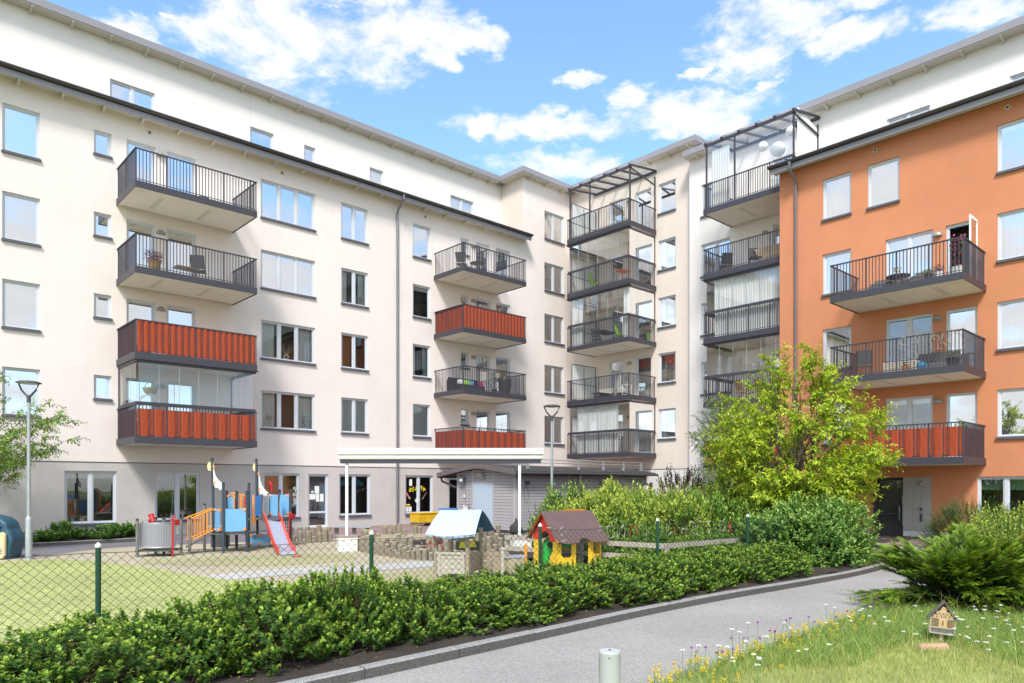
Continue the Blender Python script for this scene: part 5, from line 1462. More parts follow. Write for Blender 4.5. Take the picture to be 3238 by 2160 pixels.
for (ya, yb) in ((-.18, GW / 2), (GW + .18, GW / 2)): mb.bar((-.075, ya, .60), (-.075, yb, 1.20), .05, .012)
mb.build('barge_board', 'ph_ply', H2)
mb = MB(); mb.box(.2, .25, .26, .75, .55, .30); mb.build('table', 'grey_board', H2)
# green toy seen through the arch
mat('toy_green', (.03, .42, .06), rough=.35)
t = thing('ride_on_toy', 'bright green moulded plastic toy with a round hollow seen through the yellow playhouse', 'toy', W(.80, 15.75), AXR)
mb = MB(); mb.lathe([(.12, 0), (.15, .05), (.15, .2), (.12, .32), (.13, .44), (.11, .54), (.08, .60), (.001, .61)], n=18); mb.build('body', 'toy_green', t, smooth=True)
mb = MB(); mb.cyl((.02, -.135, .48), (.02, -.128, .48), .06, n=14); mb.build('hollow', 'black_mark', t)
mb = MB(); mb.prism([(.18, 0, .42), (.22, 0, .5), (.5, 0, .5), (.5, 0, .40)], (0, .25, 0)); mb.build('seat', 'toy_green', t, bevel=.03)
mb = MB(); mb.tube([(-.02, -.14, .22), (0, -.17, .26), (.04, -.14, .22)], .03, 8); mb.tube([(.03, -.13, .12), (.05, -.15, .05)], .02, 8); mb.build('foot', 'toy_green', t, smooth=True)

# ---- log palisade
mat('log', (.235, .195, .145), rough=.95, var=.25, vscale=7, isl=.12)
mat('log_top', (.36, .315, .24), rough=.95, var=.2, vscale=20)
mat('log_yellow', (.45, .38, .06), rough=.9); mat('log_green', (.30, .36, .16), rough=.9)
logs = []
def log_at(x, y, h, r, top='log_top'):
    mb = MB(); n = 11; rr = [1 + rnd.uniform(-.06, .06) for _ in range(n)]; tilt = (rnd.uniform(-.02, .02), rnd.uniform(-.02, .02))
    b = [(r * rr[k] * math.cos(2*math.pi*k/n), r * rr[k] * math.sin(2*math.pi*k/n)) for k in range(n)]
    k0 = mb.addv([(p[0] * 1.05, p[1] * 1.05, -.05) for p in b] + [(p[0] + tilt[0] * h, p[1] + tilt[1] * h, h - .012) for p in b] + [(p[0] * .9 + tilt[0] * h, p[1] * .9 + tilt[1] * h, h) for p in b])
    for i in range(n):
        j = (i + 1) % n
        mb.f.append((k0 + i, k0 + j, k0 + n + j, k0 + n + i)); mb.m.append(0); mb.f.append((k0 + n + i, k0 + n + j, k0 + 2*n + j, k0 + 2*n + i)); mb.m.append(1)
    mb.f.append(tuple(k0 + 2*n + i for i in range(n))); mb.m.append(1)
    o = mb.build('log_stump', ['log', top], None); o.location = (x, y, 0)
    extra = {'log_yellow': 'upright log stump with a faded yellow top in the log edging', 'log_green': 'upright log stump with a faded green top in the log edging'}
    tag(o, extra.get(top, 'weathered round log stump set upright among the log edging of the sand pit'), 'log stump', 'log edging of the sand pit')
    if hasattr(o.data, 'shade_smooth'): pass
def line(pts, step, hs, rs, rows=1, tops=None):
    P = [Vector((p[0], p[1], 0)) for p in pts]; acc = 0; i = 0; k = 0
    for a, b in zip(P[:-1], P[1:]):
        d = (b - a).length; n_ = max(1, int(d / step)); nn = Vector((-(b - a).y, (b - a).x, 0)).normalized()
        for j in range(n_):
            for r_ in range(rows):
                p = a + (b - a) * (j / n_) + nn * (r_ * .15) + Vector((rnd.uniform(-.02, .02), rnd.uniform(-.02, .02), 0))
                h = rnd.uniform(*hs) * (1 if r_ == 0 else 1.35); r = rnd.uniform(*rs)
                log_at(p.x, p.y, h, r, (tops[k % len(tops)] if tops else 'log_top')); k += 1
g2 = lambda sx, sy: (lambda r: (r[0], r[1]))(W(*LT(sx, 1.8 * 2281.6 / (sy - 1531))))
line([g2(928, 1716), g2(975, 1714), g2(1062, 1711)], .16, (.18, .42), (.06, .085), 2, ['log_top', 'log_yellow', 'log_top', 'log_green', 'log_top', 'log_top', 'log_top'])
line([g2(1130, 1735), g2(1142, 1742), g2(1183, 1752), g2(1234, 1760), g2(1290, 1768), g2(1345, 1772), g2(1400, 1775), g2(1500, 1768)], .155, (.14, .46), (.055, .08), 2, ['log_top', 'log_top', 'log_top', 'log_top', 'log_top', 'log_green', 'log_top'])
line([g2(1500, 1766), g2(1545, 1762), g2(1600, 1756)], .17, (.3, .55), (.07, .09), 2)
for (sx, sy, h) in ((1218, 1689, .28), (1233, 1690, .16), (1247, 1689, .34), (1265, 1689, .38), (1279, 1692, .2), (1314, 1687, .28), (1327, 1688, .26), (1360, 1690, .2), (1502, 1700, .6), (1515, 1712, .5), (1535, 1708, .55), (1556, 1706, .4), (1575, 1706, .48), (1150, 1700, .26), (1163, 1703, .3), (1196, 1697, .1), (1352, 1698, .08)):
    x, y = g2(sx, sy); log_at(x, y, h, .075, rnd.choice(['log_top', 'log_top', 'log_yellow']))
mat('pit_sand', (.33, .27, .19), rough=1, var=.15, vscale=5, bump=.6, bscale=40, coord='World')
sheet('sand_pit', [g2(1130, 1733), g2(1183, 1748), g2(1290, 1765), g2(1400, 1771), g2(1530, 1763), g2(1600, 1750), g2(1600, 1700), g2(1480, 1685), g2(1200, 1690), g2(1120, 1705)], .004, 'pit_sand')
# low table, yellow chest on pallet
mat('chest_yellow', (.68, .42, .015), rough=.6, var=.25, vscale=4); mat('pallet', (.20, .15, .11), rough=.9)
x, y = g2(1345, 1666)
t = thing('sand_chest', 'worn yellow wooden chest standing on a pallet below the nursery window', 'storage chest', (18.9, 25.9, 0), 0)
mb = MB(); mb.box(-.85, -.35, .14, .85, .35, .34); mb.box(-.85, -.35, .345, .85, .35, .52); mb.box(-.88, -.38, .525, .88, .38, .555); mb.build('chest', 'chest_yellow', t)
mb = MB()
for xx in (-.75, 0, .75): mb.box(xx - .08, -.36, 0, xx + .08, .36, .10)
mb.box(-.84, -.37, .101, .84, .37, .128); mb.build('pallet', 'pallet', t)
t = thing('low_table', 'low grey-topped play table among the log stumps by the nursery', 'table', W(*LT(1120, 24.6)), AXR)
mb = MB(); mb.box(-.75, -.25, .33, .6, .25, .365); mb.build('table_top', 'slide_steel', t)
for xx in (-.6, .0, .45):
    mb = MB(); mb.box(xx - .06, -.05, 0, xx + .06, .05, .33); mb.build('leg', 'bench_wood', t)
# board fence round the shrub bed
mat('grey_rail', (.37, .33, .28), rough=.9, var=.2, vscale=6)
rfc = thing('rail_fence', 'low weathered two-rail timber fence between the playhouse and the shrubs', 'fence', (0, 0, 0))
ra, rb2 = Vector((11.35, 12.6, 0)), Vector((12.08, 8.62, 0)); rc = Vector((15.6, 8.35, 0))
for (a, b) in ((ra, rb2), (rb2 + Vector((.1, 0, 0)), rc)):
    for z in (.30, .55): mb = MB(); mb.bar(a + Vector((0, 0, z)), b + Vector((0, 0, z)), .03, .10); mb.build('rail', 'grey_rail', rfc)
for p in (ra, (ra + rb2) / 2, rb2, (rb2 + rc) / 2, rc): mb = MB(); mb.box(p.x + .02, p.y - .045, 0, p.x + .11, p.y + .045, .60); mb.build('post', 'grey_rail', rfc)

# ---- dark posts, bird box, bicycle, hoops
mat('black_wood', (.022, .018, .018), rough=.8)
for (sx, t_, z, lab) in ((1902, 22, 2.0, 'black timber post leaning in the shrubs, nearest the shed door'), (2062, 22.5, 1.85, 'black timber post in the shrubs, right below the bird box')):
    mb = MB(); mb.cyl((0, 0, 0), (-.06, 0, z + .0), .05, n=8); o = mb.build('timber_post', 'black_wood', None, loc=W(*LT(sx, t_))); tag(o, lab, 'post', 'black posts in the shrubs')
t = thing('bird_box', 'small wooden bird box with dark roof at the end of the shed', 'bird box', W(*LT(2042, 26)), AXR)
mb = MB(); mb.box(-.02, 0, 0, .02, .04, 1.62); mb.build('post', 'black_wood', t)
mb = MB(); mb.box(-.11, -.08, 1.52, .10, .10, 1.76); mb.build('box', 'hut_wood', t)
mb = MB(); mb.prism([(-.14, -.1, 1.75), (0, -.1, 1.86), (.14, -.1, 1.75), (.13, -.1, 1.73), (0, -.1, 1.83), (-.13, -.1, 1.73)], (0, .24, 0)); mb.build('roof', 'black_wood', t)
mb = MB(); mb.box(.01, -.085, 1.6, .06, -.081, 1.72); mb.build('feeder_opening', 'paper', t)
t = thing('bicycle', 'black bicycle leaning beside the shed porch, mostly hidden by the play hut', 'bicycle', W(*LT(1455, 27.5)), AXR)
def ring(mb, c, r, tr, n=22): mb.tube([(c[0] + r * math.cos(2*math.pi*k/n), c[1], c[2] + r * math.sin(2*math.pi*k/n)) for k in range(n + 1)], tr, 5)
for xx in (-.5, .5): mb = MB(); ring(mb, (xx, 0, .33), .32, .018); [mb.bar((xx, 0, .33), (xx + .31 * math.cos(k), 0, .33 + .31 * math.sin(k)), .004) for k in [i * .7 for i in range(9)]]; mb.build('wheel', 'lamp_dark', t)
mb = MB(); mb.tube([(-.5, 0, .33), (-.1, 0, .3), (.38, 0, .75), (.5, 0, .33)], .018, 6); mb.tube([(-.5, 0, .33), (-.22, 0, .8), (-.1, 0, .3)], .016, 6); mb.tube([(-.22, 0, .75), (.38, 0, .75)], .016, 6); mb.tube([(.38, 0, .72), (.33, 0, .98), (.2, .0, 1.0)], .015, 6); mb.build('frame', 'lamp_dark', t)
mb = MB(); mb.box(-.36, -.06, .84, -.12, .06, .88); mb.build('saddle', 'lamp_dark', t)
mb = MB(); mb.tube([(.3, -.28, 1.02), (.35, -.1, 1.03), (.35, .1, 1.03), (.3, .28, 1.02)], .014, 6); mb.build('handlebar', 'lamp_dark', t)
for (sx, sy_, m, lab, r) in ((2388, 1705, 'yellow_mark', 'yellow play hoop half hidden in the shrub beside the last fence post', .22), (2392, 1712, 'horn_red', 'red play hoop half hidden in the shrub beside the last fence post', .15)):
    mb = MB(); ring(mb, (0, 0, 0), r, .012); o = mb.build('play_hoop', m, None); o.location = W((sx - 1619) / 2281.6 * 17.2, 17.2, .35); o.rotation_euler = (.1, 0, AXR); tag(o, lab, 'hoop')
mb = MB(); mb.cyl((0, 0, 0), (0, 0, .02), .1, n=12); o = mb.build('dish', 'horn_red', None, loc=W(*LT(937, 17.9))); tag(o, 'flat red plastic dish lying on the play surface by the slide', 'dish')

# ---- insect hotel on the lawn
mat('cut_wood', (.50, .35, .17), rough=.9, isl=.2); mat('pale_wood', (.46, .40, .31), rough=.85, var=.15, vscale=14); mat('mesh_grey', (.13, .115, .105), rough=.6); mat('stone_pink', (.50, .30, .21), rough=.95, var=.15, vscale=8)
bh = thing('insect_hotel', 'tilted wooden insect hotel with a slate-grey pitched roof on a short stake', 'insect hotel', W(*LT(2975, 8.15), .0), AXR + R(22))
bh.rotation_euler = (0, R(4), AXR - R(27)); bh.scale = (.92,) * 3; bh.location.z = -.035
wv, z0, z1, zp, dp = .135, .155, .36, .545, .12
def hx(pts, y, o, mb): mb.prism([(x, y, z) for (x, z) in pts], (0, o, 0))
mb = MB(); hx([(-wv, z0), (-wv + .012, z0), (-wv + .012, z1), (-wv, z1)], -.01, dp, mb); hx([(wv - .012, z0), (wv, z0), (wv, z1), (wv - .012, z1)], -.01, dp, mb); hx([(-wv + .012, z0), (wv - .012, z0), (wv - .012, z0 + .014), (-wv + .012, z0 + .014)], -.012, dp, mb)
for z in (.232, .348, .425): 
    w_ = wv - .013 if z < z1 else wv * (zp - z) / (zp - z1) - .012
    mb.box(-w_, -.014, z - .006, w_, dp - .02, z + .006)
hx([(-wv + .012, z0 + .014), (wv - .012, z0 + .014), (wv - .012, z1), (0, zp - .02), (-wv + .012, z1)], dp - .03, .012, mb)
mb.build('case', 'pale_wood', bh)
for s_ in (-1, 1):
    mb = MB(); mb.prism([(s_ * (wv + .035), -.04, z1 - .045), (0, -.04, zp + .005), (0, -.04, zp + .02), (s_ * (wv + .045), -.04, z1 - .04)], (0, dp + .06, 0)); mb.build('roof_board', 'mesh_grey', bh)
mb = MB(); mb.box(-wv + .014, -.004, z0 + .016, wv - .014, .002, .225); mb.build('wire_mesh', 'mesh_grey', bh)
mb = MB()
for k in range(16):
    for j in range(6): mb.box(-wv + .02 + k * .0155, -.0065, z0 + .02 + j * .011, -wv + .03 + k * .0155, -.005, z0 + .023 + j * .011)
mb.build('mesh_highlight', 'galv', bh)
lg = MB()
for row, (z, n_, r) in enumerate(((.372, 5, .021), (.405, 4, .019))):
    for k in range(n_):
        x = (k - (n_ - 1) / 2) * r * 2.15; lg.mi = 0; lg.cyl((x, -.012, z), (x, .06, z), r * .98, n=12); lg.mi = 1
        for (dx, dz) in ((.006, .005), (-.007, -.003), (.002, -.009)): lg.cyl((x + dx, -.0145, z + dz), (x + dx, -.012, z + dz), .003, n=6)
lg.build('drilled_logs', ['cut_wood', 'black_mark'], bh)
for sx_ in (-1, 1):
    rd = MB()
    for k in range(5):
        for j in range(7):
            x = sx_ * (.052 + k * .0155); z = .243 + j * .0145; 
            rd.mi = 0; rd.cyl((x, -.008, z), (x, .05, z), .0068, n=7); rd.mi = 1; rd.cyl((x, -.0095, z), (x, -.008, z), .0035, n=6)
    rd.build('reed_stems', ['cut_wood', 'black_mark'], bh)
mb = MB(); mb.mi = 0; mb.box(-.044, -.016, .238, .044, .05, .342); mb.mi = 1; mb.box(-.005, -.0185, .262, .005, -.016, .322); mb.build('slot_block', ['cut_wood', 'black_mark'], bh)
mb = MB()
for (a, b, c, d_) in ((-.04, .43, .03, .45), (-.03, .452, .04, .468), (-.02, .47, .025, .49)): mb.box(a, -.008, b, c, .05, d_)
mb.build('bark_chips', 'cut_wood', bh)
mb = MB(); mb.box(-.02, .03, -.05, .02, .07, z0); mb.build('stake', 'pale_wood', bh)
mb = MB()
pts = [(-.17, -.05), (-.12, -.08), (.12, -.06), (.2, -.02), (.19, .05), (.05, .07), (-.15, .05)]
k0 = mb.addv([(x, y, 0) for (x, y) in pts] + [(x * .9, y * .8, .055 + .01 * math.sin(i * 2)) for i, (x, y) in enumerate(pts)])
n = len(pts)
for i in range(n): mb.f.append((k0 + i, k0 + (i+1) % n, k0 + n + (i+1) % n, k0 + n + i)); mb.m.append(0)
mb.f.append(tuple(k0 + n + i for i in range(n))); mb.m.append(0)
o = mb.build('stone', 'stone_pink', None, bevel=.012); o.location = W(*LT(2945, 7.85), .005); o.rotation_euler = (0, 0, AXR); tag(o, 'flat pinkish stone lying on the lawn below the insect hotel', 'stone')

# ---------------------------------------------------------------- things on the balconies
mat('chair_dark', (.03, .03, .035), rough=.6); mat('chair_mesh', (.09, .085, .09), rough=.8); mat('cushion', (.62, .58, .50), rough=.9)
mat('lime', (.30, .55, .08), rough=.8); mat('wicker', (.38, .24, .10), rough=.8); mat('terracotta', (.45, .14, .05), rough=.8); mat('pot_white', (.75, .75, .72), rough=.5)
mat('leaf_dark', (.045, .10, .025), rough=.6, isl=.3, trans=.2); mat('flower_pink', (.55, .04, .22), rough=.7, isl=.3)
mat('globe', (.03, .22, .42), rough=.3); mat('rattan_grey', (.13, .12, .12), rough=.85, var=.2, vscale=40)
def chair(label, x, y, z, rz, m='chair_dark', seat='chair_mesh', group=None, name='balcony_chair'):
    t = thing(name, label, 'chair', (x, y, z), rz, group)
    mb = MB()
    for s_ in (-1, 1):
        mb.tube([(s_ * .22, -.25, 0), (s_ * .22, .05, .42), (s_ * .22, .24, .92)], .012, 6); mb.tube([(s_ * .22, .26, 0), (s_ * .22, -.2, .43)], .012, 6)
    mb.build('frame', m, t)
    mb = MB(); mb.box(-.22, -.22, .42, .22, .2, .445); mb.build('seat', seat, t)
    mb = MB(); mb.prism([(-.21, .10, .5), (.21, .10, .5), (.21, .25, .93), (-.21, .25, .93)], (0, .015, 0)); mb.build('backrest', seat, t)
    return t
def table(label, x, y, z, r=.3, h=.5, m='chair_dark', square=False, name='balcony_table'):
    t = thing(name, label, 'table', (x, y, z), 0)
    mb = MB()
    if square: mb.box(-r, -r * .7, h - .03, r, r * .7, h)
    else: mb.cyl((0, 0, h - .025), (0, 0, h), r, n=20)
    mb.build('table_top', m, t)
    for (sx_, sy_) in ((-1, -1), (1, -1), (-1, 1), (1, 1)):
        mb = MB(); mb.cyl((sx_ * r * .6, sy_ * r * .5, 0), (sx_ * r * .6, sy_ * r * .5, h - .026), .014, n=6); mb.build('leg', m, t)
    return t
def plant(label, x, y, z, h=.5, w_=.2, pot='terracotta', fl=None, name='potted_plant', n=160, ls=.05, ph=.2, pr_=.11):
    t = thing(name, label, 'plant', (x, y, z), rnd.uniform(0, 6))
    mb = MB(); mb.lathe([(pr_ * .75, 0), (pr_, ph), (pr_ * 1.06, ph), (pr_ * 1.06, ph + .02), (pr_ * .9, ph + .02), (.01, ph)], n=14); mb.build('pot', pot, t)
    mb = MB(); fl_ = MB()
    for k in range(n):
        a = rnd.uniform(0, 6.28); f = rnd.random() ** .6; p = Vector((math.cos(a) * w_ * f * math.sin(rnd.random() * 3), math.sin(a) * w_ * f, ph + .02 + (h - ph) * rnd.random()))
        d = Vector((rnd.gauss(0, 1), rnd.gauss(0, 1), rnd.gauss(.3, .7))).normalized(); e = d.cross(Vector((rnd.random(), rnd.random(), 1))).normalized() * ls * .28
        T_ = fl_ if (fl and rnd.random() < .4) else mb
        T_.face(p, p + d * ls * .5 + e, p + d * ls, p + d * ls * .5 - e)
    mb.build('foliage', 'leaf_dark', t)
    if fl: fl_.build('flowers', fl, t)
    return t
# rows of the cream building (floor heights)
c1 = [11.51, 8.77, 6.03, 3.31]
mb = MB(); mb.lathe([(.18, 0), (.2, .08), (.17, .2), (.01, .24)], n=14); o = mb.build('floor_cushion', 'rattan_grey', None, smooth=True, loc=(9.0, 25.6, c1[0])); tag(o, 'round grey floor cushion on the topmost balcony of the left stack', 'cushion')
plant('large pink flowering plant on the second highest balcony of the left stack', 7.35, 25.35, c1[1], .62, .34, 'wicker', 'flower_pink', n=520, ls=.06, ph=.3, pr_=.2)
table('small grey side table on the second highest balcony of the left stack', 8.45, 25.75, c1[1], .35, .42, 'pallet', True)
chair('dark folding chair lying low beside the side table on the left stack', 8.95, 25.9, c1[1], 2.6)
# glazed balcony: basket on a white wicker stool
t = thing('wicker_stool', 'white arched wicker stool behind the glass of the lowest left balcony', 'stool', (7.25, 25.6, c1[3]), 0)
mb = MB()
for a in (0, .35, .7): mb.tube([(-.26 + .26 * (1 - math.cos(k * math.pi / 8)), -.2 + a * .55, 1.05 + .40 * math.sin(k * math.pi / 8)) for k in range(9)], .014, 6)
mb.tube([(-.26, -.2, .6), (-.26, -.2, 1.05)], .014, 6); mb.tube([(.26, -.2, .6), (.26, -.2, 1.05)], .014, 6); mb.tube([(-.26, .19, 0), (-.26, .19, 1.05)], .014, 6); mb.tube([(.26, .19, 0), (.26, .19, 1.05)], .014, 6); mb.tube([(-.26, -.2, 0), (-.26, -.2, .6)], .014, 6); mb.tube([(.26, -.2, 0), (.26, -.2, .6)], .014, 6)
for k in range(5): mb.tube([(-.22 + k * .11, -.2, 1.06), (-.1 + k * .05, -.2, 1.40)], .006, 4)
mb.build('frame', 'white_paint', t)
t = thing('wicker_basket', 'brown wicker basket with a tall handle standing on the white stool', 'basket', (7.3, 25.6, c1[3] + 1.46), 0)
mb = MB(); mb.lathe([(.14, 0), (.2, .1), (.23, .2), (.21, .2), (.01, .05)], n=16); mb.build('body', 'wicker', t)
mb = MB(); mb.tube([(.17 * math.cos(k * math.pi / 8), 0, .2 + .18 * math.sin(k * math.pi / 8)) for k in range(9)], .014, 6); mb.build('handle', 'wicker', t)
# right stack
chair('dark metal chair on the topmost balcony of the right stack', 20.8, 26.1, c1[0], 2.2); table('round dark metal table on the topmost balcony of the right stack', 21.55, 25.9, c1[0], .33, .6)
plant('green grassy plant above the red screen of the right stack', 23.3, 25.8, c1[1], 1.35, .2, 'pot_white', n=200)
mb = MB(); mb.mi = 0
for (a, b) in ((0, .03), (.6, .63)): mb.box(a, 0, 0, b, .03, 1.3)
mb.box(.03, 0, 1.1, .6, .03, 1.13); mb.box(.03, 0, 1.27, .6, .03, 1.3); o = mb.build('drying_rack', 'white_paint', None, loc=(22.8, 25.9, c1[1])); tag(o, 'white drying rack rising above the red screen of the right stack', 'drying rack')
t = thing('balcony_sofa', 'dark outdoor sofa with bright cushions on a right stack balcony', 'sofa', (21.2, 26.3, c1[2]), 0)
mb = MB(); mb.box(-.8, -.3, 0, .9, .3, .38); mb.box(-.8, .22, .381, .9, .34, .72); mb.box(-.9, -.3, 0, -.805, .3, .6); mb.build('frame', 'chair_dark', t)
for i, (xx, m) in enumerate(((-.45, 'pot_white'), (-.1, 'lime'), (.15, 'panel_blue'), (.75, 'flower_pink'))): mb = MB(); mb.box(xx, -.1, .385, xx + .3, .1, .62); mb.build('cushion', m, t, bevel=.05)
plant('leafy plant in a dark pot on the right stack balcony with the sofa', 22.35, 25.6, c1[2], .95, .32, 'chair_dark', n=260, ls=.07)
t = thing('grill', 'black covered grill on the right stack balcony with the sofa', 'grill', (23.3, 25.9, c1[2]), 0)
mb = MB(); mb.lathe([(.26, 0), (.3, .5), (.32, .8), (.26, .95), (.05, 1.05)], n=12); mb.build('cover', 'chair_dark', t)
# corner stack (x 27.3..29.5, y 21.56..25.5)
cz = [14.38, 11.60, 8.82, 6.06, 3.31]
chair('bright green backed chair on the second highest corner balcony', 28.0, 24.3, cz[1], 1.0, seat='lime'); table('brown wicker table with green cloth on the second highest corner balcony', 28.3, 22.7, cz[1], .35, .8, 'terracotta', True)
plant('tall slim plant on the topmost corner balcony', 28.6, 22.9, cz[0], 1.3, .18, 'pot_white', n=160)
table('dark garden table on the third highest corner balcony', 28.0, 23.6, cz[2], .55, .62, square=True); chair('dark garden chair with green cloth over its back on a corner balcony', 28.3, 22.9, cz[2], .2, seat='lime'); chair('dark garden chair at the far end of the third highest corner balcony', 28.3, 24.4, cz[2], 2.0)
plant('spiky plant on the third highest corner balcony', 27.9, 22.3, cz[2], .8, .3, 'chair_dark', n=160)
t = thing('balcony_sofa', 'cream cushioned sofa on a second lowest corner balcony', 'sofa', (28.6, 23.5, cz[3]), R(-90))
mb = MB(); mb.box(-1.0, -.3, 0, .7, .3, .3); mb.build('frame', 'chair_dark', t)
for xx in (-.95, -.55, -.15, .25): mb = MB(); mb.box(xx, -.1, .31, xx + .38, .2, .62); mb.build('cushion', 'cushion', t, bevel=.06)
table('low dark table in front of the cream sofa on a corner balcony', 27.9, 23.8, cz[3], .4, .32, square=True); plant('small plant in a blue-grey pot on the second lowest corner balcony', 27.7, 22.7, cz[3], .5, .18, 'perf_steel', n=120)
plant('small plant on the white stand on the second lowest corner balcony', 28.0, 22.2, cz[3] + .6, .35, .13, 'perf_steel', n=100)
mb = MB(); 
for z in (0.1, .35, .58): mb.box(-.18, -.15, z, .18, .15, z + .02)
for (a, b) in ((-.18, -.15), (.16, -.15), (-.18, .13), (.16, .13)): mb.box(a, b, 0, a + .02, b + .02, .58)
o = mb.build('plant_stand', 'white_paint', None, loc=(28.0, 22.2, cz[3])); tag(o, 'white shelf stand under the small plant on a corner balcony', 'stand')
# string of wooden discs on the privacy screen
t = thing('disc_garland', 'row of round brown wooden discs hung on a cream board of a corner balcony', 'garland', (0, 0, 0))
mb = MB(); mb.box(27.6, 25.38, cz[1] + 2.0, 29.4, 25.40, cz[1] + 2.3); mb.build('board', 'cushion', t)
for k in range(10):
    r = [.14, .13, .11, .08, .06, .055, .07, .1, .125, .135][k]
    mb = MB(); mb.cyl((27.72 + k * .175, 25.37, cz[1] + 2.15), (27.72 + k * .175, 25.35, cz[1] + 2.15), r, n=14); mb.build('disc', 'pallet', t)
# white building balconies (x 26.8..29.1, y 13.2..17.1)
chair('thin black folding chair nearest the corner on the white building balcony', 27.7, 16.6, 10.72, 2.4, 'chair_dark', 'chair_dark'); chair('thin black folding chair in the middle of the white building balcony', 27.6, 15.2, 10.72, -.8, 'chair_dark', 'chair_dark')
mb = MB(); mb.lathe([(.2, 0), (.23, .12), (.21, .12), (.01, .08)], n=14); o = mb.build('plant_saucer', 'terracotta', None, smooth=True, loc=(27.2, 16.2, 10.72)); tag(o, 'wide terracotta bowl on the white building balcony with the folding chairs', 'bowl')
mat('tarp', (.42, .33, .23), rough=.9, var=.08, vscale=3)
mb = MB(); mb.prism([(-.5, -.7, 0), (.5, -.7, 0), (.42, -.5, .75), (.1, 0, 1.0), (-.45, -.3, .8)], (0, 1.3, -.0)); o = mb.build('furniture_cover', 'tarp', None, loc=(28.1, 14.3, 10.73), bevel=.05); tag(o, 'brown cloth cover draped over furniture on the white building balcony', 'cover')
for (yy, lab) in ((15.9, 'wicker armchair nearest the corner on the second lowest white building balcony'), (15.0, 'wicker armchair at the table on the second lowest white building balcony')):
    chair(lab, 27.8, yy, 5.25, 1.2, 'wicker', 'wicker')
table('dark table between the wicker armchairs on the white building balcony', 28.2, 15.5, 5.25, .5, .7, square=True)
t = thing('drying_rack', 'white folding drying rack on the topmost balcony beside the orange house', 'drying rack', (27.6, 14.3, 13.47), 0)
mb = MB()
for k in range(6): mb.tube([(-.2 + .0 * k, -.5, .9 - k * .08), (.2, .5, .5 + k * .08)], .008, 5)
mb.build('rack', 'white_paint', t)
# orange building (x 24.3..26.5, y 6.7..10.6)
oz = [8.08, 5.34, 2.60]
for i, (yy, s_) in enumerate(((9.35, .75), (8.05, .8))):
    t = thing('lounge_seat', ['grey rattan lounge seat left of the round table on the upper orange house balcony', 'grey rattan lounge seat right of the round table on the upper orange house balcony'][i], 'seat', (25.4, yy, oz[0]), 0)
    mb = MB(); mb.box(-.35, -s_ / 2, 0, .35, s_ / 2, .30); mb.box(.2, -s_ / 2, .301, .35, s_ / 2, .6); mb.build('frame', 'rattan_grey', t, bevel=.02)
    mb = MB(); mb.box(-.3, -s_ / 2 + .05, .305, .19, s_ / 2 - .05, .40); mb.build('cushion', 'rattan_grey', t, bevel=.03)
table('round dark table with yellow flowers on the upper orange house balcony', 25.0, 8.75, oz[0], .36, .45)
plant('small yellow flowering plant standing on the round dark table', 25.0, 8.8, oz[0] + .45, .26, .13, 'pot_white', 'yellow_mark', n=120, ph=.08, pr_=.08)
plant('tall grassy plant in a white pot at the open door of the orange house', 24.75, 6.98, oz[0], 1.25, .22, 'pot_white', 'flower_pink', n=260, ls=.09, ph=.28, pr_=.17)
plant('small yellow and pink plant in a white pot on the upper orange house balcony', 24.6, 7.45, oz[0], .42, .16, 'pot_white', 'flower_pink', n=110)
plant('small green plant in a dark pot on the upper orange house balcony', 24.6, 7.75, oz[0], .35, .14, 'chair_dark', 'yellow_mark', n=110)
chair('dark mesh reclining chair at the far end of the lower orange house balcony', 25.2, 9.9, oz[1], 2.0)
t = thing('slatted_chest', 'weathered slatted wooden chest on the lower orange house balcony', 'chest', (25.3, 8.75, oz[1]), 0)
mb = MB()
for k in range(6): mb.box(-.25, -.5, .03 + k * .07, -.22, .5, .085 + k * .07)
mb.box(-.21, -.48, .02, .25, .48, .44); mb.build('slats', 'hut_grey', t)
plant('reddish pot with a small plant in front of the slatted chest', 24.75, 8.45, oz[1], .34, .12, 'terracotta', n=60, ph=.2)
t = thing('balcony_sofa', 'dark sofa below the window of the lower orange house balcony', 'sofa', (25.9, 7.9, oz[1]), 0)
mb = MB(); mb.box(-.3, -.6, 0, .3, .6, .35); mb.box(.18, -.6, .351, .3, .6, .75); mb.build('frame', 'rattan_grey', t)
mb = MB(); mb.lathe([(.15 * math.sin(math.pi * k / 12) + .001, .15 - .15 * math.cos(math.pi * k / 12)) for k in range(13)], n=18); o = mb.build('globe', 'globe', None, smooth=True, loc=(24.65, 7.95, oz[1])); tag(o, 'small blue globe on the floor of the lower orange house balcony', 'globe')
plant('brownish plant in a black pot at the near end of the lower orange house balcony', 24.9, 7.15, oz[1], .55, .25, 'chair_dark', n=240, ph=.3, pr_=.2)
mat('twig', (.33, .28, .22), rough=.9)
mb = MB()
for k in range(16):
    y = 8.4 - rnd.random() * 1.5; z = oz[1] + 1.05; p = [(24.26, y, z)]
    for j in range(6): p.append((24.26 + rnd.uniform(-.03, .05), p[-1][1] + rnd.uniform(-.16, .12), p[-1][2] + rnd.uniform(-.19, .09)))
    mb.tube(p, .009, 4)
o = mb.build('dry_climber', 'twig', None); tag(o, 'bare twisted climber hanging over the railing of the lower orange house balcony', 'climbing plant')
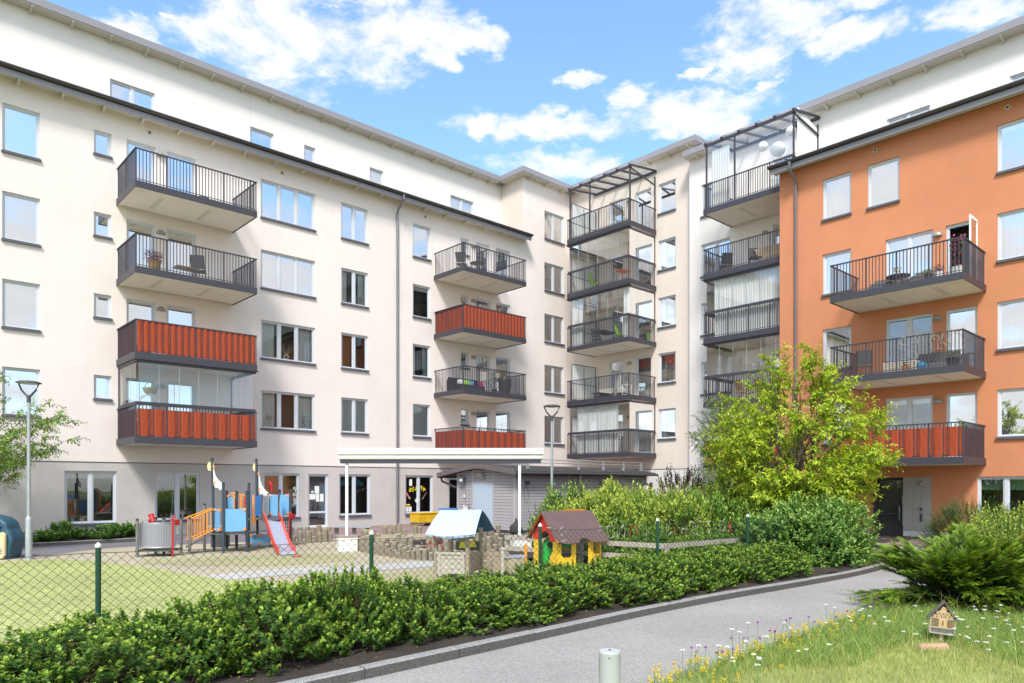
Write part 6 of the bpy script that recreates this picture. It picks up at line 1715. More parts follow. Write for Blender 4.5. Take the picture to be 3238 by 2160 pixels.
for i, (u, z, lab) in enumerate(((12.9, 6.75, 0),)):
    t = thing('vase', 'pale ring-shaped vase with dried palm fans in the three-part window', 'vase', (12.95, YL + .25, 6.78), 0)
    mb = MB(); ring(mb, (0, 0, .13), .09, .035, 14); mb.build('body', 'sail', t, smooth=True)
    for s_ in (-1, 1):
        mb = MB(); 
        for k in range(9): a = R(90 - s_ * (12 + k * 5)); mb.bar((0, 0, .22), (.5 * math.cos(a), 0, .22 + .45 * math.sin(a)), .012, .004)
        mb.build('palm_fan', 'pale_wood', t)

# plants and lamps standing just inside some windows
for (x, z, h, lab) in ((12.2, 3.99, .5, 'small plant in the left light of the lowest three-part window'), (13.7, 3.99, .55, 'small plant in the right light of the lowest three-part window'), (16.3, 9.46, .4, 'small plant in the two-part window left of the downpipe, third floor'),
                    (19.6, 6.72, .35, 'small plant in the narrow window right of the downpipe'), (3.8, 3.99, .5, 'pale flowering plant in the lowest window behind the left lamp post')):
    plant(lab, x, YL + .27, z + .01, h, .15, 'pot_white', 'petal_w' if False else None, n=90, ls=.07, ph=.12, pr_=.08, name='window_plant')
for (y, z, h, lab) in ((5.8, 3.28, .5, 'plant in a pale pot inside the lowest far right window of the orange house'), (11.3, 6.0, .45, 'plant in the window behind the lower orange balcony, far end'), (20.9, 4.02, .35, 'small plant in the lowest window right of the corner balconies'), (20.9, 6.8, .35, 'small plant in the second lowest window right of the corner balconies')):
    plant(lab, (XO if y < 15 else XS) + .27, y, z, h, .15, 'pot_white', None, n=90, ls=.07, ph=.14, pr_=.09, name='window_plant')
for (x, y, z, lab) in ((XS + .35, 20.95, 7.85, 'white pendant lamp in the second lowest window right of the corner balconies'), (XS + .35, 20.95, 10.5, 'white pendant lamp in the middle window right of the corner balconies')):
    t = thing('pendant_lamp', lab, 'lamp', (x, y, z)); mb = MB(); mb.lathe([(.07 * math.sin(math.pi * k / 8) + .001, -.07 * math.cos(math.pi * k / 8)) for k in range(9)], n=14); mb.build('shade', 'white_paint', t, smooth=True)
    mb = MB(); mb.cyl((0, 0, .07), (0, 0, .4), .004, n=5); mb.build('cord', 'lamp_dark', t)
# ---------------------------------------------------------------- vegetation
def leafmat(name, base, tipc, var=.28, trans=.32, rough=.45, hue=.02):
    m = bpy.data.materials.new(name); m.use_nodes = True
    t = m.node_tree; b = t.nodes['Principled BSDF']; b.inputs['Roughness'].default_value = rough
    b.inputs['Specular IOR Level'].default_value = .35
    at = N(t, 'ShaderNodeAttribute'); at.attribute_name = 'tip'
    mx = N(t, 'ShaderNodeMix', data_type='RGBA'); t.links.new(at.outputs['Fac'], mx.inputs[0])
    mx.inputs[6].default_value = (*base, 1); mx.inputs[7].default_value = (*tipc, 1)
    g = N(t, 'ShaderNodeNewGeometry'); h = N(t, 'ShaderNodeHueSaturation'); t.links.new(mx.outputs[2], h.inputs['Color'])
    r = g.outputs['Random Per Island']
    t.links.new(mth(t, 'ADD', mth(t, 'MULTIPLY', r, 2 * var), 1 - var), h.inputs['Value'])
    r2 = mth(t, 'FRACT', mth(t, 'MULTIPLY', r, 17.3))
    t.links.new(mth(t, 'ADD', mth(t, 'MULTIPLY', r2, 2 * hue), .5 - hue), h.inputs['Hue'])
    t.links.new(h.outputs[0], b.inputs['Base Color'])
    tr = N(t, 'ShaderNodeBsdfTranslucent'); t.links.new(h.outputs[0], tr.inputs[0])
    ms = N(t, 'ShaderNodeMixShader'); ms.inputs[0].default_value = trans
    t.links.new(b.outputs[0], ms.inputs[1]); t.links.new(tr.outputs[0], ms.inputs[2]); t.links.new(ms.outputs[0], t.nodes['Material Output'].inputs[0])
    MATS[name] = m
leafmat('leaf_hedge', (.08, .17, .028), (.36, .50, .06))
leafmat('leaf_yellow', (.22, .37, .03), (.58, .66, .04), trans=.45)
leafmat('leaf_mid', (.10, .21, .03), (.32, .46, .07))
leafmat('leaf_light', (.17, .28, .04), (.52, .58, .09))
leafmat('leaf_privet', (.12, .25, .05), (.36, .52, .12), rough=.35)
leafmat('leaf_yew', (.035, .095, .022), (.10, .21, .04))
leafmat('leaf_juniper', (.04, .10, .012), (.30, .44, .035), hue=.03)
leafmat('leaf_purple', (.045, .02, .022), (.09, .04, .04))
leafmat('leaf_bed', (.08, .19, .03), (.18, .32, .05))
leafmat('grass_dry', (.27, .34, .07), (.56, .56, .20), trans=.25, hue=.03)
leafmat('grass_green', (.15, .27, .045), (.36, .46, .11), trans=.25, hue=.03)
mat('bark', (.10, .075, .06), rough=.95, var=.25, vscale=15)
mat('stem_brown', (.10, .055, .035), rough=.9)

def nrm(a): return a / np.maximum(np.linalg.norm(a, axis=-1, keepdims=True), 1e-9)
def leaves(name, P, D, U, Ln, Wd, m, parent=None, tip=None, droop=.12, fold=.18):
    n = len(P); D = nrm(D); S_ = nrm(np.cross(D, U)); Nn = np.cross(S_, D)
    Ln = np.broadcast_to(Ln, (n,))[:, None]; Wd = np.broadcast_to(Wd, (n,))[:, None]
    V = np.stack([P, P + D * Ln * .32 + S_ * Wd * .5 + Nn * Wd * fold, P + D * Ln * .68 + S_ * Wd * .40 + Nn * Wd * fold - Nn * Ln * droop * .4,
                  P + D * Ln - Nn * Ln * droop, P + D * Ln * .68 - S_ * Wd * .40 + Nn * Wd * fold - Nn * Ln * droop * .4, P + D * Ln * .32 - S_ * Wd * .5 + Nn * Wd * fold], 1)
    I = np.arange(n)[:, None] * 6
    F = np.concatenate([I + np.array([[0, 1, 2, 3]]), I + np.array([[0, 3, 4, 5]])], 0)
    tp = None if tip is None else np.repeat(np.broadcast_to(tip, (n,)), 6)
    return np_mesh(name, V.reshape(-1, 3), F, m, parent, tp if tp is not None else np.zeros(n * 6), smooth=True)
def stems(name, segs, m, parent, n=3):
    """segs: list of (points list, r0, r1)"""
    V = []; F = []
    for pts, r0, r1 in segs:
        pts = [np.array(p, float) for p in pts]; L_ = len(pts); base = len(V)
        for i, p in enumerate(pts):
            d = pts[min(i+1, L_-1)] - pts[max(i-1, 0)]; d = d / (np.linalg.norm(d) + 1e-9)
            u = np.array([0, 0, 1.]) if abs(d[2]) < .9 else np.array([1., 0, 0])
            a = np.cross(d, u); a /= np.linalg.norm(a) + 1e-9; b = np.cross(d, a); r = r0 + (r1 - r0) * i / (L_ - 1)
            for k in range(n): t = 2 * math.pi * k / n; V.append(p + (a * math.cos(t) + b * math.sin(t)) * r)
        for i in range(L_ - 1):
            for k in range(n): F.append((base + i*n + k, base + i*n + (k+1) % n, base + (i+1)*n + (k+1) % n, base + (i+1)*n + k))
    return np_mesh(name, np.array(V), np.array(F), m, parent, smooth=n > 4)
def shoot_leaves(B, D, length, k, L_, W_, angle=55, up=.35, tipstart=.45, jit=.25, tipgain=1., size_tip=.65, droop_shoot=0.):
    """k leaves spiralling up each of the shoots B -> B + D*length"""
    n = len(B); D = nrm(D); length = np.broadcast_to(length, (n,))
    u = np.tile(np.array([0, 0, 1.]), (n, 1)) + npr.normal(0, .3, (n, 3)); A = nrm(np.cross(D, u)); C_ = np.cross(D, A)
    Ps, Ds, Us, Ls, Ts = [], [], [], [], []
    ph0 = npr.uniform(0, 6.28, n)
    for i in range(k):
        s = (i + .6) / k; ph = ph0 + i * 2.4 + npr.normal(0, .3, n)
        rad = A * np.cos(ph)[:, None] + C_ * np.sin(ph)[:, None]
        a = math.radians(angle * (1 - .55 * s))
        d = D * math.cos(a) + rad * math.sin(a) + np.array([0, 0, up]) * .5 + npr.normal(0, jit, (n, 3))
        p = B + D * (length * s)[:, None] + np.array([0, 0, -droop_shoot]) * (length * s * s)[:, None]
        Ps.append(p); Ds.append(d); Us.append(np.array([0, 0, 1.]) + .6 * D + npr.normal(0, .25, (n, 3)))
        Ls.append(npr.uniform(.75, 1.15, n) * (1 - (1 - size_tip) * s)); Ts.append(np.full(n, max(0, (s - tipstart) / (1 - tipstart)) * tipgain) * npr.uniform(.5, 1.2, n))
    P = np.concatenate(Ps); Dd = np.concatenate(Ds); Uu = np.concatenate(Us); l = np.concatenate(Ls); T_ = np.clip(np.concatenate(Ts), 0, 1)
    return P, Dd, Uu, l * L_, l * W_, T_
def shrub(name, label, cat, loc, rx, ry, h, nshoot, k, L_, W_, m, group=None, shoot=.22, tall=.6, seed=0, tipgain=1., lumps=5, angle=55, inner=.35, spike=0., base_z=.0, kind=None, up=.35):
    global npr
    npr = np.random.default_rng(seed + 5)
    t = thing(name, label, cat, loc, 0, group)
    th = npr.uniform(0, 2 * math.pi, nshoot); ct = npr.uniform(0., 1, nshoot) ** .8; f = np.where(npr.random(nshoot) < inner, npr.uniform(.45, .9, nshoot), npr.uniform(.9, 1.04, nshoot))
    lp = npr.uniform(0, 6.28, 4)
    bump = 1 + .10 * np.sin(th * lumps + lp[0]) * np.sqrt(1 - ct ** 2) + .08 * np.sin(th * 3 + lp[1] + ct * 6) + .06 * np.sin(ct * 9 + lp[2])
    st = np.sqrt(1 - ct ** 2)
    O_ = np.stack([rx * np.cos(th) * (st * .9 + .12), ry * np.sin(th) * (st * .9 + .12), h * (.06 + .94 * ct)], 1) * (f * bump)[:, None]
    nd = nrm(np.stack([np.cos(th) * st / rx, np.sin(th) * st / ry, ct / h], 1))
    D = nrm(nd * (1 - tall) + np.array([0, 0, tall]) + npr.normal(0, .16, (nshoot, 3)))
    ln = shoot * npr.uniform(.7, 1.3, nshoot)
    if spike: ln = ln + spike * (npr.random(nshoot) < .08)
    B_ = O_ - D * (ln * .75)[:, None]; B_[:, 2] = np.maximum(B_[:, 2], .02)
    P, Dd, U, l, w_, T_ = shoot_leaves(B_, D, ln, k, L_, W_, tipgain=tipgain, angle=angle, up=up)
    P[:, 2] = np.maximum(P[:, 2], .015)
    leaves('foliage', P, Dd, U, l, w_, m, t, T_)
    sg = []
    idx = npr.choice(nshoot, min(nshoot, 140), replace=False)
    for i in idx:
        b0 = np.array([B_[i][0] * .25, B_[i][1] * .25, 0.]); mid = (b0 + B_[i]) / 2 + np.array([0, 0, .08 * h]); sg.append(([b0, mid, B_[i], B_[i] + D[i] * ln[i] * .9], .006 + .004 * h, .0018))
    stems('stems', sg, 'stem_brown', t)
    if base_z: t.location.z = base_z
    return t
# --- low hedge along the kerb
hedge = []
for v in range(5):
    hedge.append(shrub('hedge_shrub', 'bushy shrub with bright new tips in the low hedge between kerb and fence', 'shrub', (0, 0, 0), .80, .74, .72, 520, 12, .064, .048, 'leaf_hedge', 'low hedge along the kerb', shoot=.17, seed=v, tall=.42, inner=.3, spike=.07, lumps=4, angle=68, tipgain=.95))
used = set(); r2 = random.Random(5)
def put(v, x, y, s, sz, rz):
    if v not in used: used.add(v); o = hedge[v]; o.location = (x, y, .06); o.rotation_euler = (0, 0, rz)
    else: o = dup(hedge[v], (x, y, .06), rz)
    o.scale = (s, s, sz)
xs = -3.0; i = 0
while xs < 13.6:
    for (yy, jj) in ((6.88, 0), (7.55, .45)):
        x = xs + jj + r2.uniform(-.1, .1)
        hh = .93 if 2.7 < x < 4.9 else (.70 if x <= 2.7 else .72 if x < 7.3 else .70)
        if -.2 < x < 2.4 and yy > 7: hh = .60
        put(i % 5, x, yy + r2.uniform(-.07, .07) + (.02 * x if x < 8 else .1), r2.uniform(.84, 1.08), hh * r2.uniform(.84, 1.1), r2.uniform(0, 6.28)); i += 1
    xs += .86
# dry brown seed heads among the hedge leaves
mat('seed_head', (.16, .085, .05), rough=1, isl=.3)
mb = MB()
for k in range(230):
    x = rnd.uniform(-1, 13); y = rnd.choice([6.35, 6.6, 7.0]) + rnd.uniform(-.1, .25); z = rnd.uniform(.3, .78) * (1.05 if y > 6.5 else .75)
    for q_ in range(7):
        p = Vector((x + rnd.gauss(0, .014), y + rnd.gauss(0, .014), z + rnd.gauss(0, .006))); e = .007
        mb.face(p + Vector((-e, -e, 0)), p + Vector((e, -e, .002)), p + Vector((e, e, 0)), p + Vector((-e, e, .004)))
tag(mb.build('seed_heads', 'seed_head'), 'tiny dry brown seed heads scattered through the low hedge', 'seed heads', kind='stuff')
# --- shrubs behind the board fence
lt = [(1795, 20.5, 1.05, 1.75, 'leaf_mid'), (1835, 19.6, .95, 1.45, 'leaf_light'), (1905, 18.8, 1.05, 1.75, 'leaf_light'), (1960, 20.6, 1.1, 1.85, 'leaf_light'), (1985, 17.6, 1.0, 1.55, 'leaf_light'),
      (2060, 18.6, 1.05, 1.6, 'leaf_mid'), (2110, 20.2, 1.1, 1.72, 'leaf_light'), (2150, 17.4, .95, 1.5, 'leaf_light'), (2215, 18.6, 1.05, 1.62, 'leaf_mid'), (2290, 19.6, 1.1, 1.70, 'leaf_light'), (2300, 17.3, .95, 1.48, 'leaf_mid'), (2375, 18.2, 1.0, 1.6, 'leaf_light'), (2440, 19.4, 1.1, 1.65, 'leaf_light'), (1870, 17.0, .75, 1.0, 'leaf_mid'), (2060, 16.4, .7, .85, 'leaf_mid'), (2240, 16.3, .7, .8, 'leaf_mid')]
protos = {}
labs = {0: 'tall loose mid-green shrub leaning out nearest the lamp post by the shed', 2: 'pale green leafy shrub right behind the playhouse roof'}
for j, (sx, t_, rr, hh, m) in enumerate(lt):
    x, y, _ = W(*LT(sx, t_)); lab = labs.get(j, ('pale green' if m == 'leaf_light' else 'mid-green') + ' leafy shrub in the dense bed behind the rail fence')
    key = (m, j % 2)
    if key not in protos:
        o = shrub('garden_shrub', lab, 'shrub', (x, y, 0), 1, 1, 1.0, 560, 10, .105, .058, m, 'shrubs in the bed behind the rail fence', shoot=.30, seed=40 + j, tall=.4, inner=.3, spike=.25, angle=70, up=.1)
        protos[key] = o
    else: o = dup(protos[key], (x, y, 0), rnd.uniform(0, 6.28), lab)
    o.scale = (rr, rr, hh * .93)
# feathery upright stems above them
t = None
for (sx, t_, z, seed) in ((1955, 21.5, 2.0, 1), (2110, 21.4, 1.95, 2), (2180, 20.6, 1.95, 3), (2245, 20.6, 1.9, 4), (2010, 19.5, 1.8, 5)):
    npr = np.random.default_rng(90 + seed); n = 60
    x, y, _ = W(*LT(sx, t_))
    t = thing('feathery_plant', 'clump of tall thin yellow-green feathery stems rising behind the shrub bed', 'plant', (x, y, 0), 0, 'feathery clumps behind the shrubs')
    B_ = np.stack([npr.normal(0, .35, n), npr.normal(0, .35, n), np.full(n, z * .35)], 1); D = nrm(np.stack([npr.normal(0, .14, n), npr.normal(0, .14, n), np.ones(n)], 1))
    P, Dd, U, l, w_, T_ = shoot_leaves(B_, D, z * .65 * npr.uniform(.75, 1.1, n), 60, .07, .008, angle=35, tipgain=.8, size_tip=.4)
    leaves('foliage', P, Dd, U, l, w_, 'leaf_light', t, T_)
shrub('purple_shrub', 'dark purple-leaved shrub between the shed end and the white building', 'shrub', W(*LT(2165, 25)), 1.25, 1.1, 2.15, 700, 11, .09, .055, 'leaf_purple', shoot=.4, seed=61, tall=.6, spike=.35)
shrub('garden_shrub', 'dark green shrub at the foot of the white building behind the purple one', 'shrub', W(*LT(2290, 24.5)), 1.4, 1.2, 1.9, 700, 11, .08, .04, 'leaf_mid', shoot=.35, seed=62, tall=.5)
shrub('large_shrub', 'large dense dark green shrub with big leaves at the bend of the kerb', 'shrub', W(*LT(2575, 16.1)), 1.25, 1.2, 1.50, 1300, 11, .125, .06, 'leaf_privet', shoot=.32, seed=63, tall=.35, angle=70, up=.0, spike=.15, inner=.35)
shrub('large_shrub', 'lower leafy green shrub between the last fence post and the kerb', 'shrub', W(*LT(2465, 16.0)), 1.0, .95, 1.15, 750, 11, .12, .058, 'leaf_privet', shoot=.3, seed=64, tall=.35, angle=70, up=0., spike=.15, inner=.35)
shrub('yew_shrub', 'dark green yew-like shrub below the ground floor window of the orange house', 'shrub', W(*LT(3075, 17.2)), 1.15, 1.1, 1.33, 1500, 20, .06, .014, 'leaf_yew', shoot=.35, seed=65, tall=.35, inner=.35, angle=75, up=.1)
shrub('garden_shrub', 'yellow-green shrub at the right edge behind the juniper', 'shrub', W(*LT(3215, 13.2)), 1.0, .95, 1.28, 800, 11, .07, .036, 'leaf_light', shoot=.32, seed=66, tall=.45, spike=.2)
shrub('garden_shrub', 'small pale shrub with white flower spots between yew and juniper', 'shrub', W(*LT(3140, 15)), .7, .7, 1.15, 400, 11, .06, .03, 'leaf_light', shoot=.3, seed=67, tall=.45, spike=.2)
# --- plants in the bed along the cream building
bp = None
for j, (x, hh) in enumerate(((-1.5, .5), (.2, .55), (1.4, .45), (2.6, .6), (3.5, .62), (4.2, .55), (4.75, .95), (5.4, .55), (5.9, .72), (6.5, .75), (6.95, .68), (7.35, .6))):
    y = 25.5 + .35 * math.sin(j * 2.1)
    if bp is None: bp = shrub('bed_plant', 'leafy green perennial in the kerbed bed along the nursery wall', 'plant', (x, y, .1), .5, .42, .7, 85, 8, .13, .08, 'leaf_bed', 'perennials along the nursery wall', shoot=.3, seed=70, tall=.7); o = bp
    else: o = dup(bp, (x, y, .1), rnd.uniform(0, 6.28))
    o.scale = (1.1, .9, hh / 1.15)
# --- juniper
def juniper(name, label, loc, rx, ry, h, nb, seed, m='leaf_juniper'):
    global npr
    npr = np.random.default_rng(seed); t = thing(name, label, 'shrub', loc)
    Bs, Ds, Ls, Tp = [], [], [], []; sg = []
    for i in range(nb):
        if i == 0:
            lob = [(npr.uniform(0, 6.28), math.radians(npr.uniform(0, 62)), npr.uniform(.78, 1.2)) for _ in range(15)]
        la, le, lr_ = lob[i % 15]; a = la + npr.normal(0, .20); e = le + npr.normal(0, .13); d0 = np.array([math.cos(a) * math.cos(e), math.sin(a) * math.cos(e), math.sin(e)])
        R_ = 1 / math.sqrt((d0[0] / rx) ** 2 + (d0[1] / ry) ** 2 + (d0[2] / h) ** 2) * npr.uniform(.70, 1.06) * lr_
        root = np.array([npr.normal(0, .12), npr.normal(0, .12), .06 + .1 * npr.random()])
        end = root + d0 * R_; end[2] = max(end[2] - .06, .07)
        mid = root + (end - root) * .5 + np.array([0, 0, .10 * R_])
        Q = lambda s: root * (1 - s) ** 2 + 2 * mid * s * (1 - s) + end * s ** 2
        sg.append(([Q(s) for s in (0, .3, .6, .85)], .014, .003))
        for k in range(24):
            s = npr.uniform(.30, 1.0); p = Q(s); tg = nrm(Q(min(1, s + .05)) - Q(s - .05)); sd_ = nrm(np.cross(tg, [0, 0, 1.])) * npr.choice([-1, 1])
            d = tg * .85 + sd_ * npr.uniform(.1, .75) + np.array([0, 0, npr.uniform(-.1, .35)]) + npr.normal(0, .08, 3)
            Bs.append(p); Ds.append(d); Ls.append(npr.uniform(.12, .24) * (1.15 if s > .8 else 1)); Tp.append(max(0, (s - .45) / .55))
    B_ = np.array(Bs); D = nrm(np.array(Ds)); ln = np.array(Ls); tp = np.array(Tp); n = len(B_)
    Ps, Dd, U, LL, WW, TT = [], [], [], [], [], []
    S_ = nrm(np.cross(D, np.array([0, 0, 1.]) + npr.normal(0, .3, (n, 3)))); Up = np.cross(S_, D)
    K = 13
    for i in range(K):
        s = (i + .5) / K
        for sg_ in (-1, 1):
            d = D * .80 + S_ * sg_ * .55 + Up * npr.uniform(-.35, .35, n)[:, None] + npr.normal(0, .08, (n, 3))
            Ps.append(B_ + D * (ln * s)[:, None] - np.array([0, 0, .12]) * (ln * s * s)[:, None]); Dd.append(d); U.append(Up)
            LL.append(.065 * (1 - .5 * s) * npr.uniform(.7, 1.2, n)); WW.append(np.full(n, .0105)); TT.append(np.clip(tp * (.25 + .9 * s) * npr.uniform(.6, 1.2, n), 0, 1))
    P = np.concatenate(Ps); P[:, 2] = np.maximum(P[:, 2], .02)
    leaves('foliage', P, np.concatenate(Dd), np.concatenate(U), np.concatenate(LL), np.concatenate(WW), m, t, np.concatenate(TT), droop=.1, fold=.3)
    stems('stems', sg, 'bark', t, 5)
    return t
juniper('juniper', 'broad spreading juniper with feathery yellow-green tips beside the path', W(6.6, 10.6), 1.36, 1.2, .93, 300, 31)
juniper('juniper', 'second juniper mass at the right edge behind the insect hotel', W(7.9, 11.3), 1.4, 1.3, .95, 220, 32)
# --- trees
def tree(name, label, loc, trunk, crown_c, radii, nl, nshoot, k, L_, W_, m, seed, shoot=.45, stems_n=3, low=.5, droop=.35, tipgain=1., flat=0., shape=None, r0=.05):
    """crown_c / radii: the ellipsoid the limbs reach into"""
    global npr
    npr = np.random.default_rng(seed); t = thing(name, label, 'tree', loc); cc = np.array(crown_c, float); rr = np.array(radii, float)
    sg = []; tops = []
    for s in range(stems_n):
        a = 6.28 * s / stems_n + .4; top = cc + np.array([math.cos(a) * rr[0] * .28, math.sin(a) * rr[1] * .28, rr[2] * .55])
        b0 = np.array([math.cos(a) * .06, math.sin(a) * .06, -.05]); pts = [b0]
        for q_ in range(1, 7):
            f = q_ / 6; pts.append(b0 + (top - b0) * f + np.array([math.sin(f * 5 + s) * .06, math.cos(f * 4 + s) * .06, 0]) + (np.array([cc[0], cc[1], 0]) * 0))
        sg.append((pts, r0, .012)); tops.append(pts)
    Bs, Ds, TT = [], [], []
    for i in range(nl):
        st_ = tops[npr.integers(stems_n)]; u = npr.normal(0, 1, 3); u /= np.linalg.norm(u)
        u[2] = u[2] if not flat else u[2] * .9
        tgt = cc + u * rr * npr.uniform(.80, 1.08)
        if shape is not None and not shape(tgt): continue
        if tgt[2] < low: tgt[2] = low + npr.uniform(0, .3)
        q_ = int(np.clip((tgt[2] - .35 * rr[2]) / (st_[-1][2]) * 5, 1, 5)); s0 = st_[q_]
        if s0[2] > tgt[2] and not flat: q_ = max(1, q_ - 1); s0 = st_[q_]
        mid = (s0 + tgt) / 2 + np.array([0, 0, .12 * np.linalg.norm(tgt - s0)]) * (0.4 if flat else 1)
        Q = lambda s: s0 * (1 - s) ** 2 + 2 * mid * s * (1 - s) + tgt * s ** 2
        sg.append(([Q(s) for s in (0, .25, .5, .75, 1)], .018, .003))
        for j in range(nshoot):
            s = npr.uniform(.38, 1.0) ** .8; p = Q(s); tg = nrm(Q(min(1, s + .04)) - Q(s - .04)); d = tg * .6 + npr.normal(0, .55, 3) + np.array([0, 0, .15]); 
            if flat: d[2] *= .35
            Bs.append(p); Ds.append(d); TT.append(s)
    B_ = np.array(Bs); D = nrm(np.array(Ds)); ln = shoot * npr.uniform(.6, 1.3, len(B_))
    P, Dd, U, l, w_, T_ = shoot_leaves(B_, D, ln, k, L_, W_, angle=70, up=-droop * 2, tipstart=.1, tipgain=tipgain, size_tip=.7, droop_shoot=.25)
    h_ = (P[:, 2] - (cc[2] - rr[2])) / (2 * rr[2]); T_ = np.clip(T_ * .7 + npr.uniform(0, .5, len(T_)), 0, 1)
    leaves('crown', P, Dd, U, l, w_, m, t, T_, droop=.3, fold=.2)
    for i in range(0, len(B_), 2): sg.append(([B_[i], B_[i] + D[i] * ln[i] * .5, B_[i] + D[i] * ln[i] - np.array([0, 0, .2 * ln[i]])], .005, .002))
    stems('trunk', sg, 'bark', t, 6)
    return t
def ycrown(p):
    z = p[2]; r = math.hypot(p[0], p[1]); lim = (1.9 + (z - .6) * .35 if z < 2.2 else 2.45) if z < 3.0 else 2.45 - (z - 3.0) * .92
    return r < lim + .15
tree('yellow_tree', 'bright yellow-green leafy small tree in front of the orange house', W(*LT(2520, 18.2)), None, (0, 0, 2.95), (2.4, 2.1, 2.3), 250, 15, 10, .125, .058, 'leaf_yellow', 201, shoot=.42, stems_n=4, low=.75, shape=ycrown, r0=.055)
npr = np.random.default_rng(300)
for (dl, z0, dl2, z1) in ((.45, 4.2, 1.05, 5.25), (-.75, 4.1, -.95, 4.95)):
    pass
tree('small_tree', 'slim dark green tree in front of the white building, left of the yellow tree', W(*LT(2300, 23.5)), None, (-.2, 0, 2.9), (1.15, 1.0, 1.75), 90, 12, 9, .075, .036, 'leaf_mid', 202, shoot=.35, stems_n=1, low=1.0, tipgain=.5)
def ltree(p): return p[2] > -.2
tree('courtyard_tree', 'tree with open layered branches reaching in from the left edge', (2.05, 24.9, 0), None, (0, 0, 3.45), (2.75, 3.0, 2.15), 85, 12, 9, .12, .055, 'leaf_mid', 203, shoot=.42, stems_n=2, low=1.7, flat=1, tipgain=.7)

# --- lawn, meadow strip and wild flowers
def blades(name, label, n, area, hgt, wid, m, seed, lean=.35, clump=0, mask=None, tipv=(.0, 1.)):
    rg = np.random.default_rng(seed); l0, l1, t0, t1 = area
    l = rg.uniform(l0, l1, n * 2); t = np.sqrt(rg.uniform(0, 1, n * 2)) * (t1 - t0) + t0
    X = l * .7367 + t * .6762; Y = -l * .6762 + t * .7367
    edge = 3.80 + .02 * X - .01
    ok = (Y < edge - .02 + .03 * np.sin(X * 9)) & (np.abs(l) < t * .74 + .4)
    if mask is not None: ok &= mask(X, Y, l, t)
    X, Y = X[ok][:n], Y[ok][:n]; n = len(X)
    h = rg.uniform(hgt[0], hgt[1], n); a = rg.uniform(0, 6.28, n); b = rg.uniform(0, 6.28, n); ln = rg.uniform(.1, lean, n) * h * 2
    P = np.stack([X, Y, np.zeros(n)], 1); S_ = np.stack([np.cos(a), np.sin(a), np.zeros(n)], 1) * (wid * rg.uniform(.6, 1.3, n))[:, None]
    M_ = P + np.stack([np.cos(b) * ln * .35, np.sin(b) * ln * .35, h * .6], 1); T_ = P + np.stack([np.cos(b) * ln, np.sin(b) * ln, h], 1)
    V = np.stack([P - S_, P + S_, M_ + S_ * .8, M_ - S_ * .8, T_, T_ + S_ * .1], 1); I = np.arange(n)[:, None] * 6
    F = np.concatenate([I + np.array([[0, 1, 2, 3]]), I + np.array([[3, 2, 5, 4]])], 0)
    tp = rg.uniform(tipv[0], tipv[1], n)[:, None] * np.array([[.4, .4, .7, .7, 1, 1]])
    o = np_mesh(name, V.reshape(-1, 3), F, m, None, tp.reshape(-1))
    tag(o, label, 'grass', kind='stuff'); return o
blades('lawn_grass', 'short dry yellow-green lawn grass in the right foreground', 110000, (.6, 9.5, 5.6, 11.5), (.03, .085), .0022, 'grass_dry', 1)
near_edge = lambda X, Y, l, t: (Y > 3.2 + .3 * np.sin(X * 2.3)) | ((l > 3.4) & (t > 7.9 + .3 * np.sin(l * 3)) & (np.sin(X * 5.1) + np.sin(Y * 6.3 + 1) > -.6)) | ((l > 5.) & (t > 7.1)) 
blades('meadow_grass', 'longer green meadow grass along the path edge and around the insect hotel', 40000, (.6, 8.5, 5.8, 10.4), (.05, .17), .0026, 'grass_green', 2, lean=.8, mask=near_edge)
blades('meadow_grass', 'thin straw-coloured grass stalks standing in the lawn', 500, (1.2, 8, 5.8, 9.5), (.22, .42), .0016, 'grass_dry', 3, lean=.5, tipv=(.9, 1))
mat('petal_white', (.80, .80, .74), rough=.8, isl=.1); mat('petal_yellow', (.80, .60, .02), rough=.7, isl=.15); mat('petal_purple', (.33, .06, .38), rough=.7, isl=.2); mat('flower_stem', (.12, .21, .05), rough=.8)
def flowers(name, label, spots, hgt, head, m, seed, sub=14, flat=True, hs=.005, group=None):
    rg = random.Random(seed); mb = MB()
    for (x, y) in spots:
        h = rg.uniform(*hgt); b = rg.uniform(0, 6.28); ln = rg.uniform(0, .25) * h; top = Vector((x + math.cos(b) * ln, y + math.sin(b) * ln, h)); mb.mi = 0
        a = Vector((x, y, 0)); s_ = Vector((.7367, -.6762, 0)) * .0022; m_ = (a + top) / 2 + Vector((ln * .1, 0, .02))
        mb.face(a - s_, a + s_, m_ + s_, m_ - s_); mb.face(m_ - s_, m_ + s_, top + s_, top - s_)
        for _ in range(2):
            f = rg.uniform(.3, .8); p = a + (top - a) * f; d = Vector((rg.gauss(0, 1), rg.gauss(0, 1), .6)).normalized() * .05; mb.face(p - s_, p + d * .5 + s_ * 2, p + d, p + d * .5 - s_ * 2)
        mb.mi = 1; R_ = head * rg.uniform(.6, 1.2)
        for k in range(sub):
            r = R_ * math.sqrt(rg.random()); q_ = rg.uniform(0, 6.28)
            p = top + (Vector((r * math.cos(q_), r * math.sin(q_), rg.uniform(-.004, .004))) if flat else Vector((rg.gauss(0, R_ * .4), rg.gauss(0, R_ * .4), -rg.random() * R_ * 3)))
            e = hs * rg.uniform(.7, 1.3)
            mb.face(p + Vector((-e, -e * .6, 0)), p + Vector((e, -e, .002)), p + Vector((e * .8, e, -.001)), p + Vector((-e, e * .7, .003)))
            mb.face(p + Vector((-e * .7367, e * .6762, -e * .6)), p + Vector((e * .7367, -e * .6762, -e * .6)), p + Vector((e * .7, -e * .6, e * .6)), p + Vector((-e * .7, e * .6, e * .6)))
    tag(mb.build(name, ['flower_stem', m]), label, 'wild flowers', kind='stuff')
rg = random.Random(9)
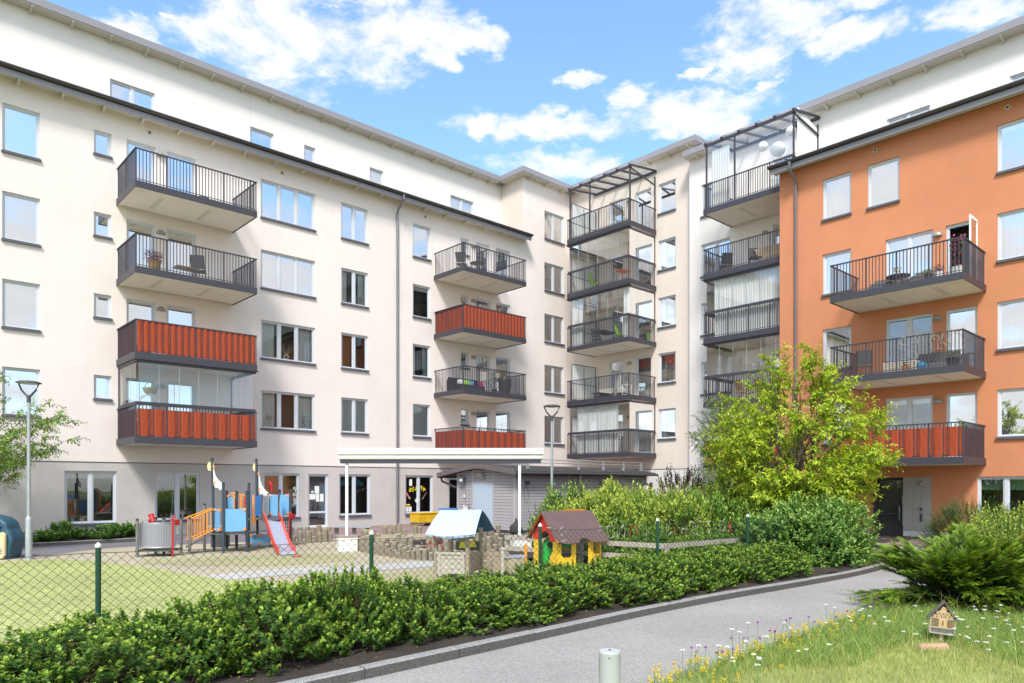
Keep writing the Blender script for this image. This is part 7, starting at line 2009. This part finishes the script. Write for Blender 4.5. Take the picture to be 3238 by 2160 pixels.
def LTxy(l, t): x, y, _ = W(l, t); return (x, y)
wh = [LTxy(rg.uniform(4.75, 6.6), rg.uniform(7.1, 8.6)) for _ in range(85)] + [LTxy(rg.uniform(3.6, 4.4), rg.uniform(7.6, 8.9)) for _ in range(16)] + [(rg.uniform(5.6, 7.6), rg.uniform(3.1, 3.85)) for _ in range(22)]
flowers('yarrow_flowers', 'flat white yarrow heads on thin stems around the insect hotel and path edge', wh, (.14, .38), .022, 'petal_white', 1, sub=22, hs=.0042)
ye = [(x, 3.82 + .02 * x - abs(rg.gauss(0, .22))) for x in [rg.uniform(5.0, 9.6) for _ in range(150)]] + [LTxy(rg.uniform(5.9, 6.4), rg.uniform(8.2, 8.8)) for _ in range(9)]
flowers('yellow_flowers', 'bright yellow wild flowers massed along the edge of the path', ye, (.07, .20), .024, 'petal_yellow', 2, sub=14, flat=False, hs=.0055)
pu = [(x, 3.8 + .02 * x - abs(rg.gauss(.1, .35))) for x in [rg.uniform(5.6, 10.6) for _ in range(34)]]
flowers('purple_flowers', 'scattered purple knapweed heads among the grass by the path', pu, (.2, .36), .013, 'petal_purple', 3, sub=16, hs=.006)
# fallen leaves on the bed
mb = MB(); mat('litter', (.20, .14, .05), rough=1, isl=.4)
for k in range(260):
    x = rnd.uniform(2, 14); y = 5.98 + (.3 * min(1, x / 8)) + rnd.uniform(0, .35); e = rnd.uniform(.008, .018); a = rnd.uniform(0, 3); p = Vector((x, y, .10)); d = Vector((math.cos(a), math.sin(a), .2)) * e; s_ = Vector((-math.sin(a), math.cos(a), .1)) * e * .6
    mb.face(p - d, p - s_, p + d, p + s_)
tag(mb.build('leaf_litter', 'litter'), 'small dry leaves lying on the bare soil behind the kerb', 'fallen leaves', kind='stuff')

mat('twig_dry', (.13, .10, .075), rough=1)
mb = MB()
for k in range(70):
    x = rnd.uniform(1.5, 13.5); y = 6.3 + .02 * x + rnd.uniform(-.05, .25); p = [Vector((x, y, .06))]
    d = Vector((rnd.uniform(-1, 1), rnd.uniform(-.8, .2), rnd.uniform(.15, .7))).normalized()
    for j in range(4): p.append(p[-1] + d * .07 + Vector((rnd.gauss(0, .015), rnd.gauss(0, .015), rnd.gauss(0, .012))))
    mb.tube(p, .0028, 4)
tag(mb.build('dry_twigs', 'twig_dry'), 'thin bare twigs lying and poking out at the foot of the low hedge', 'twigs', kind='stuff')
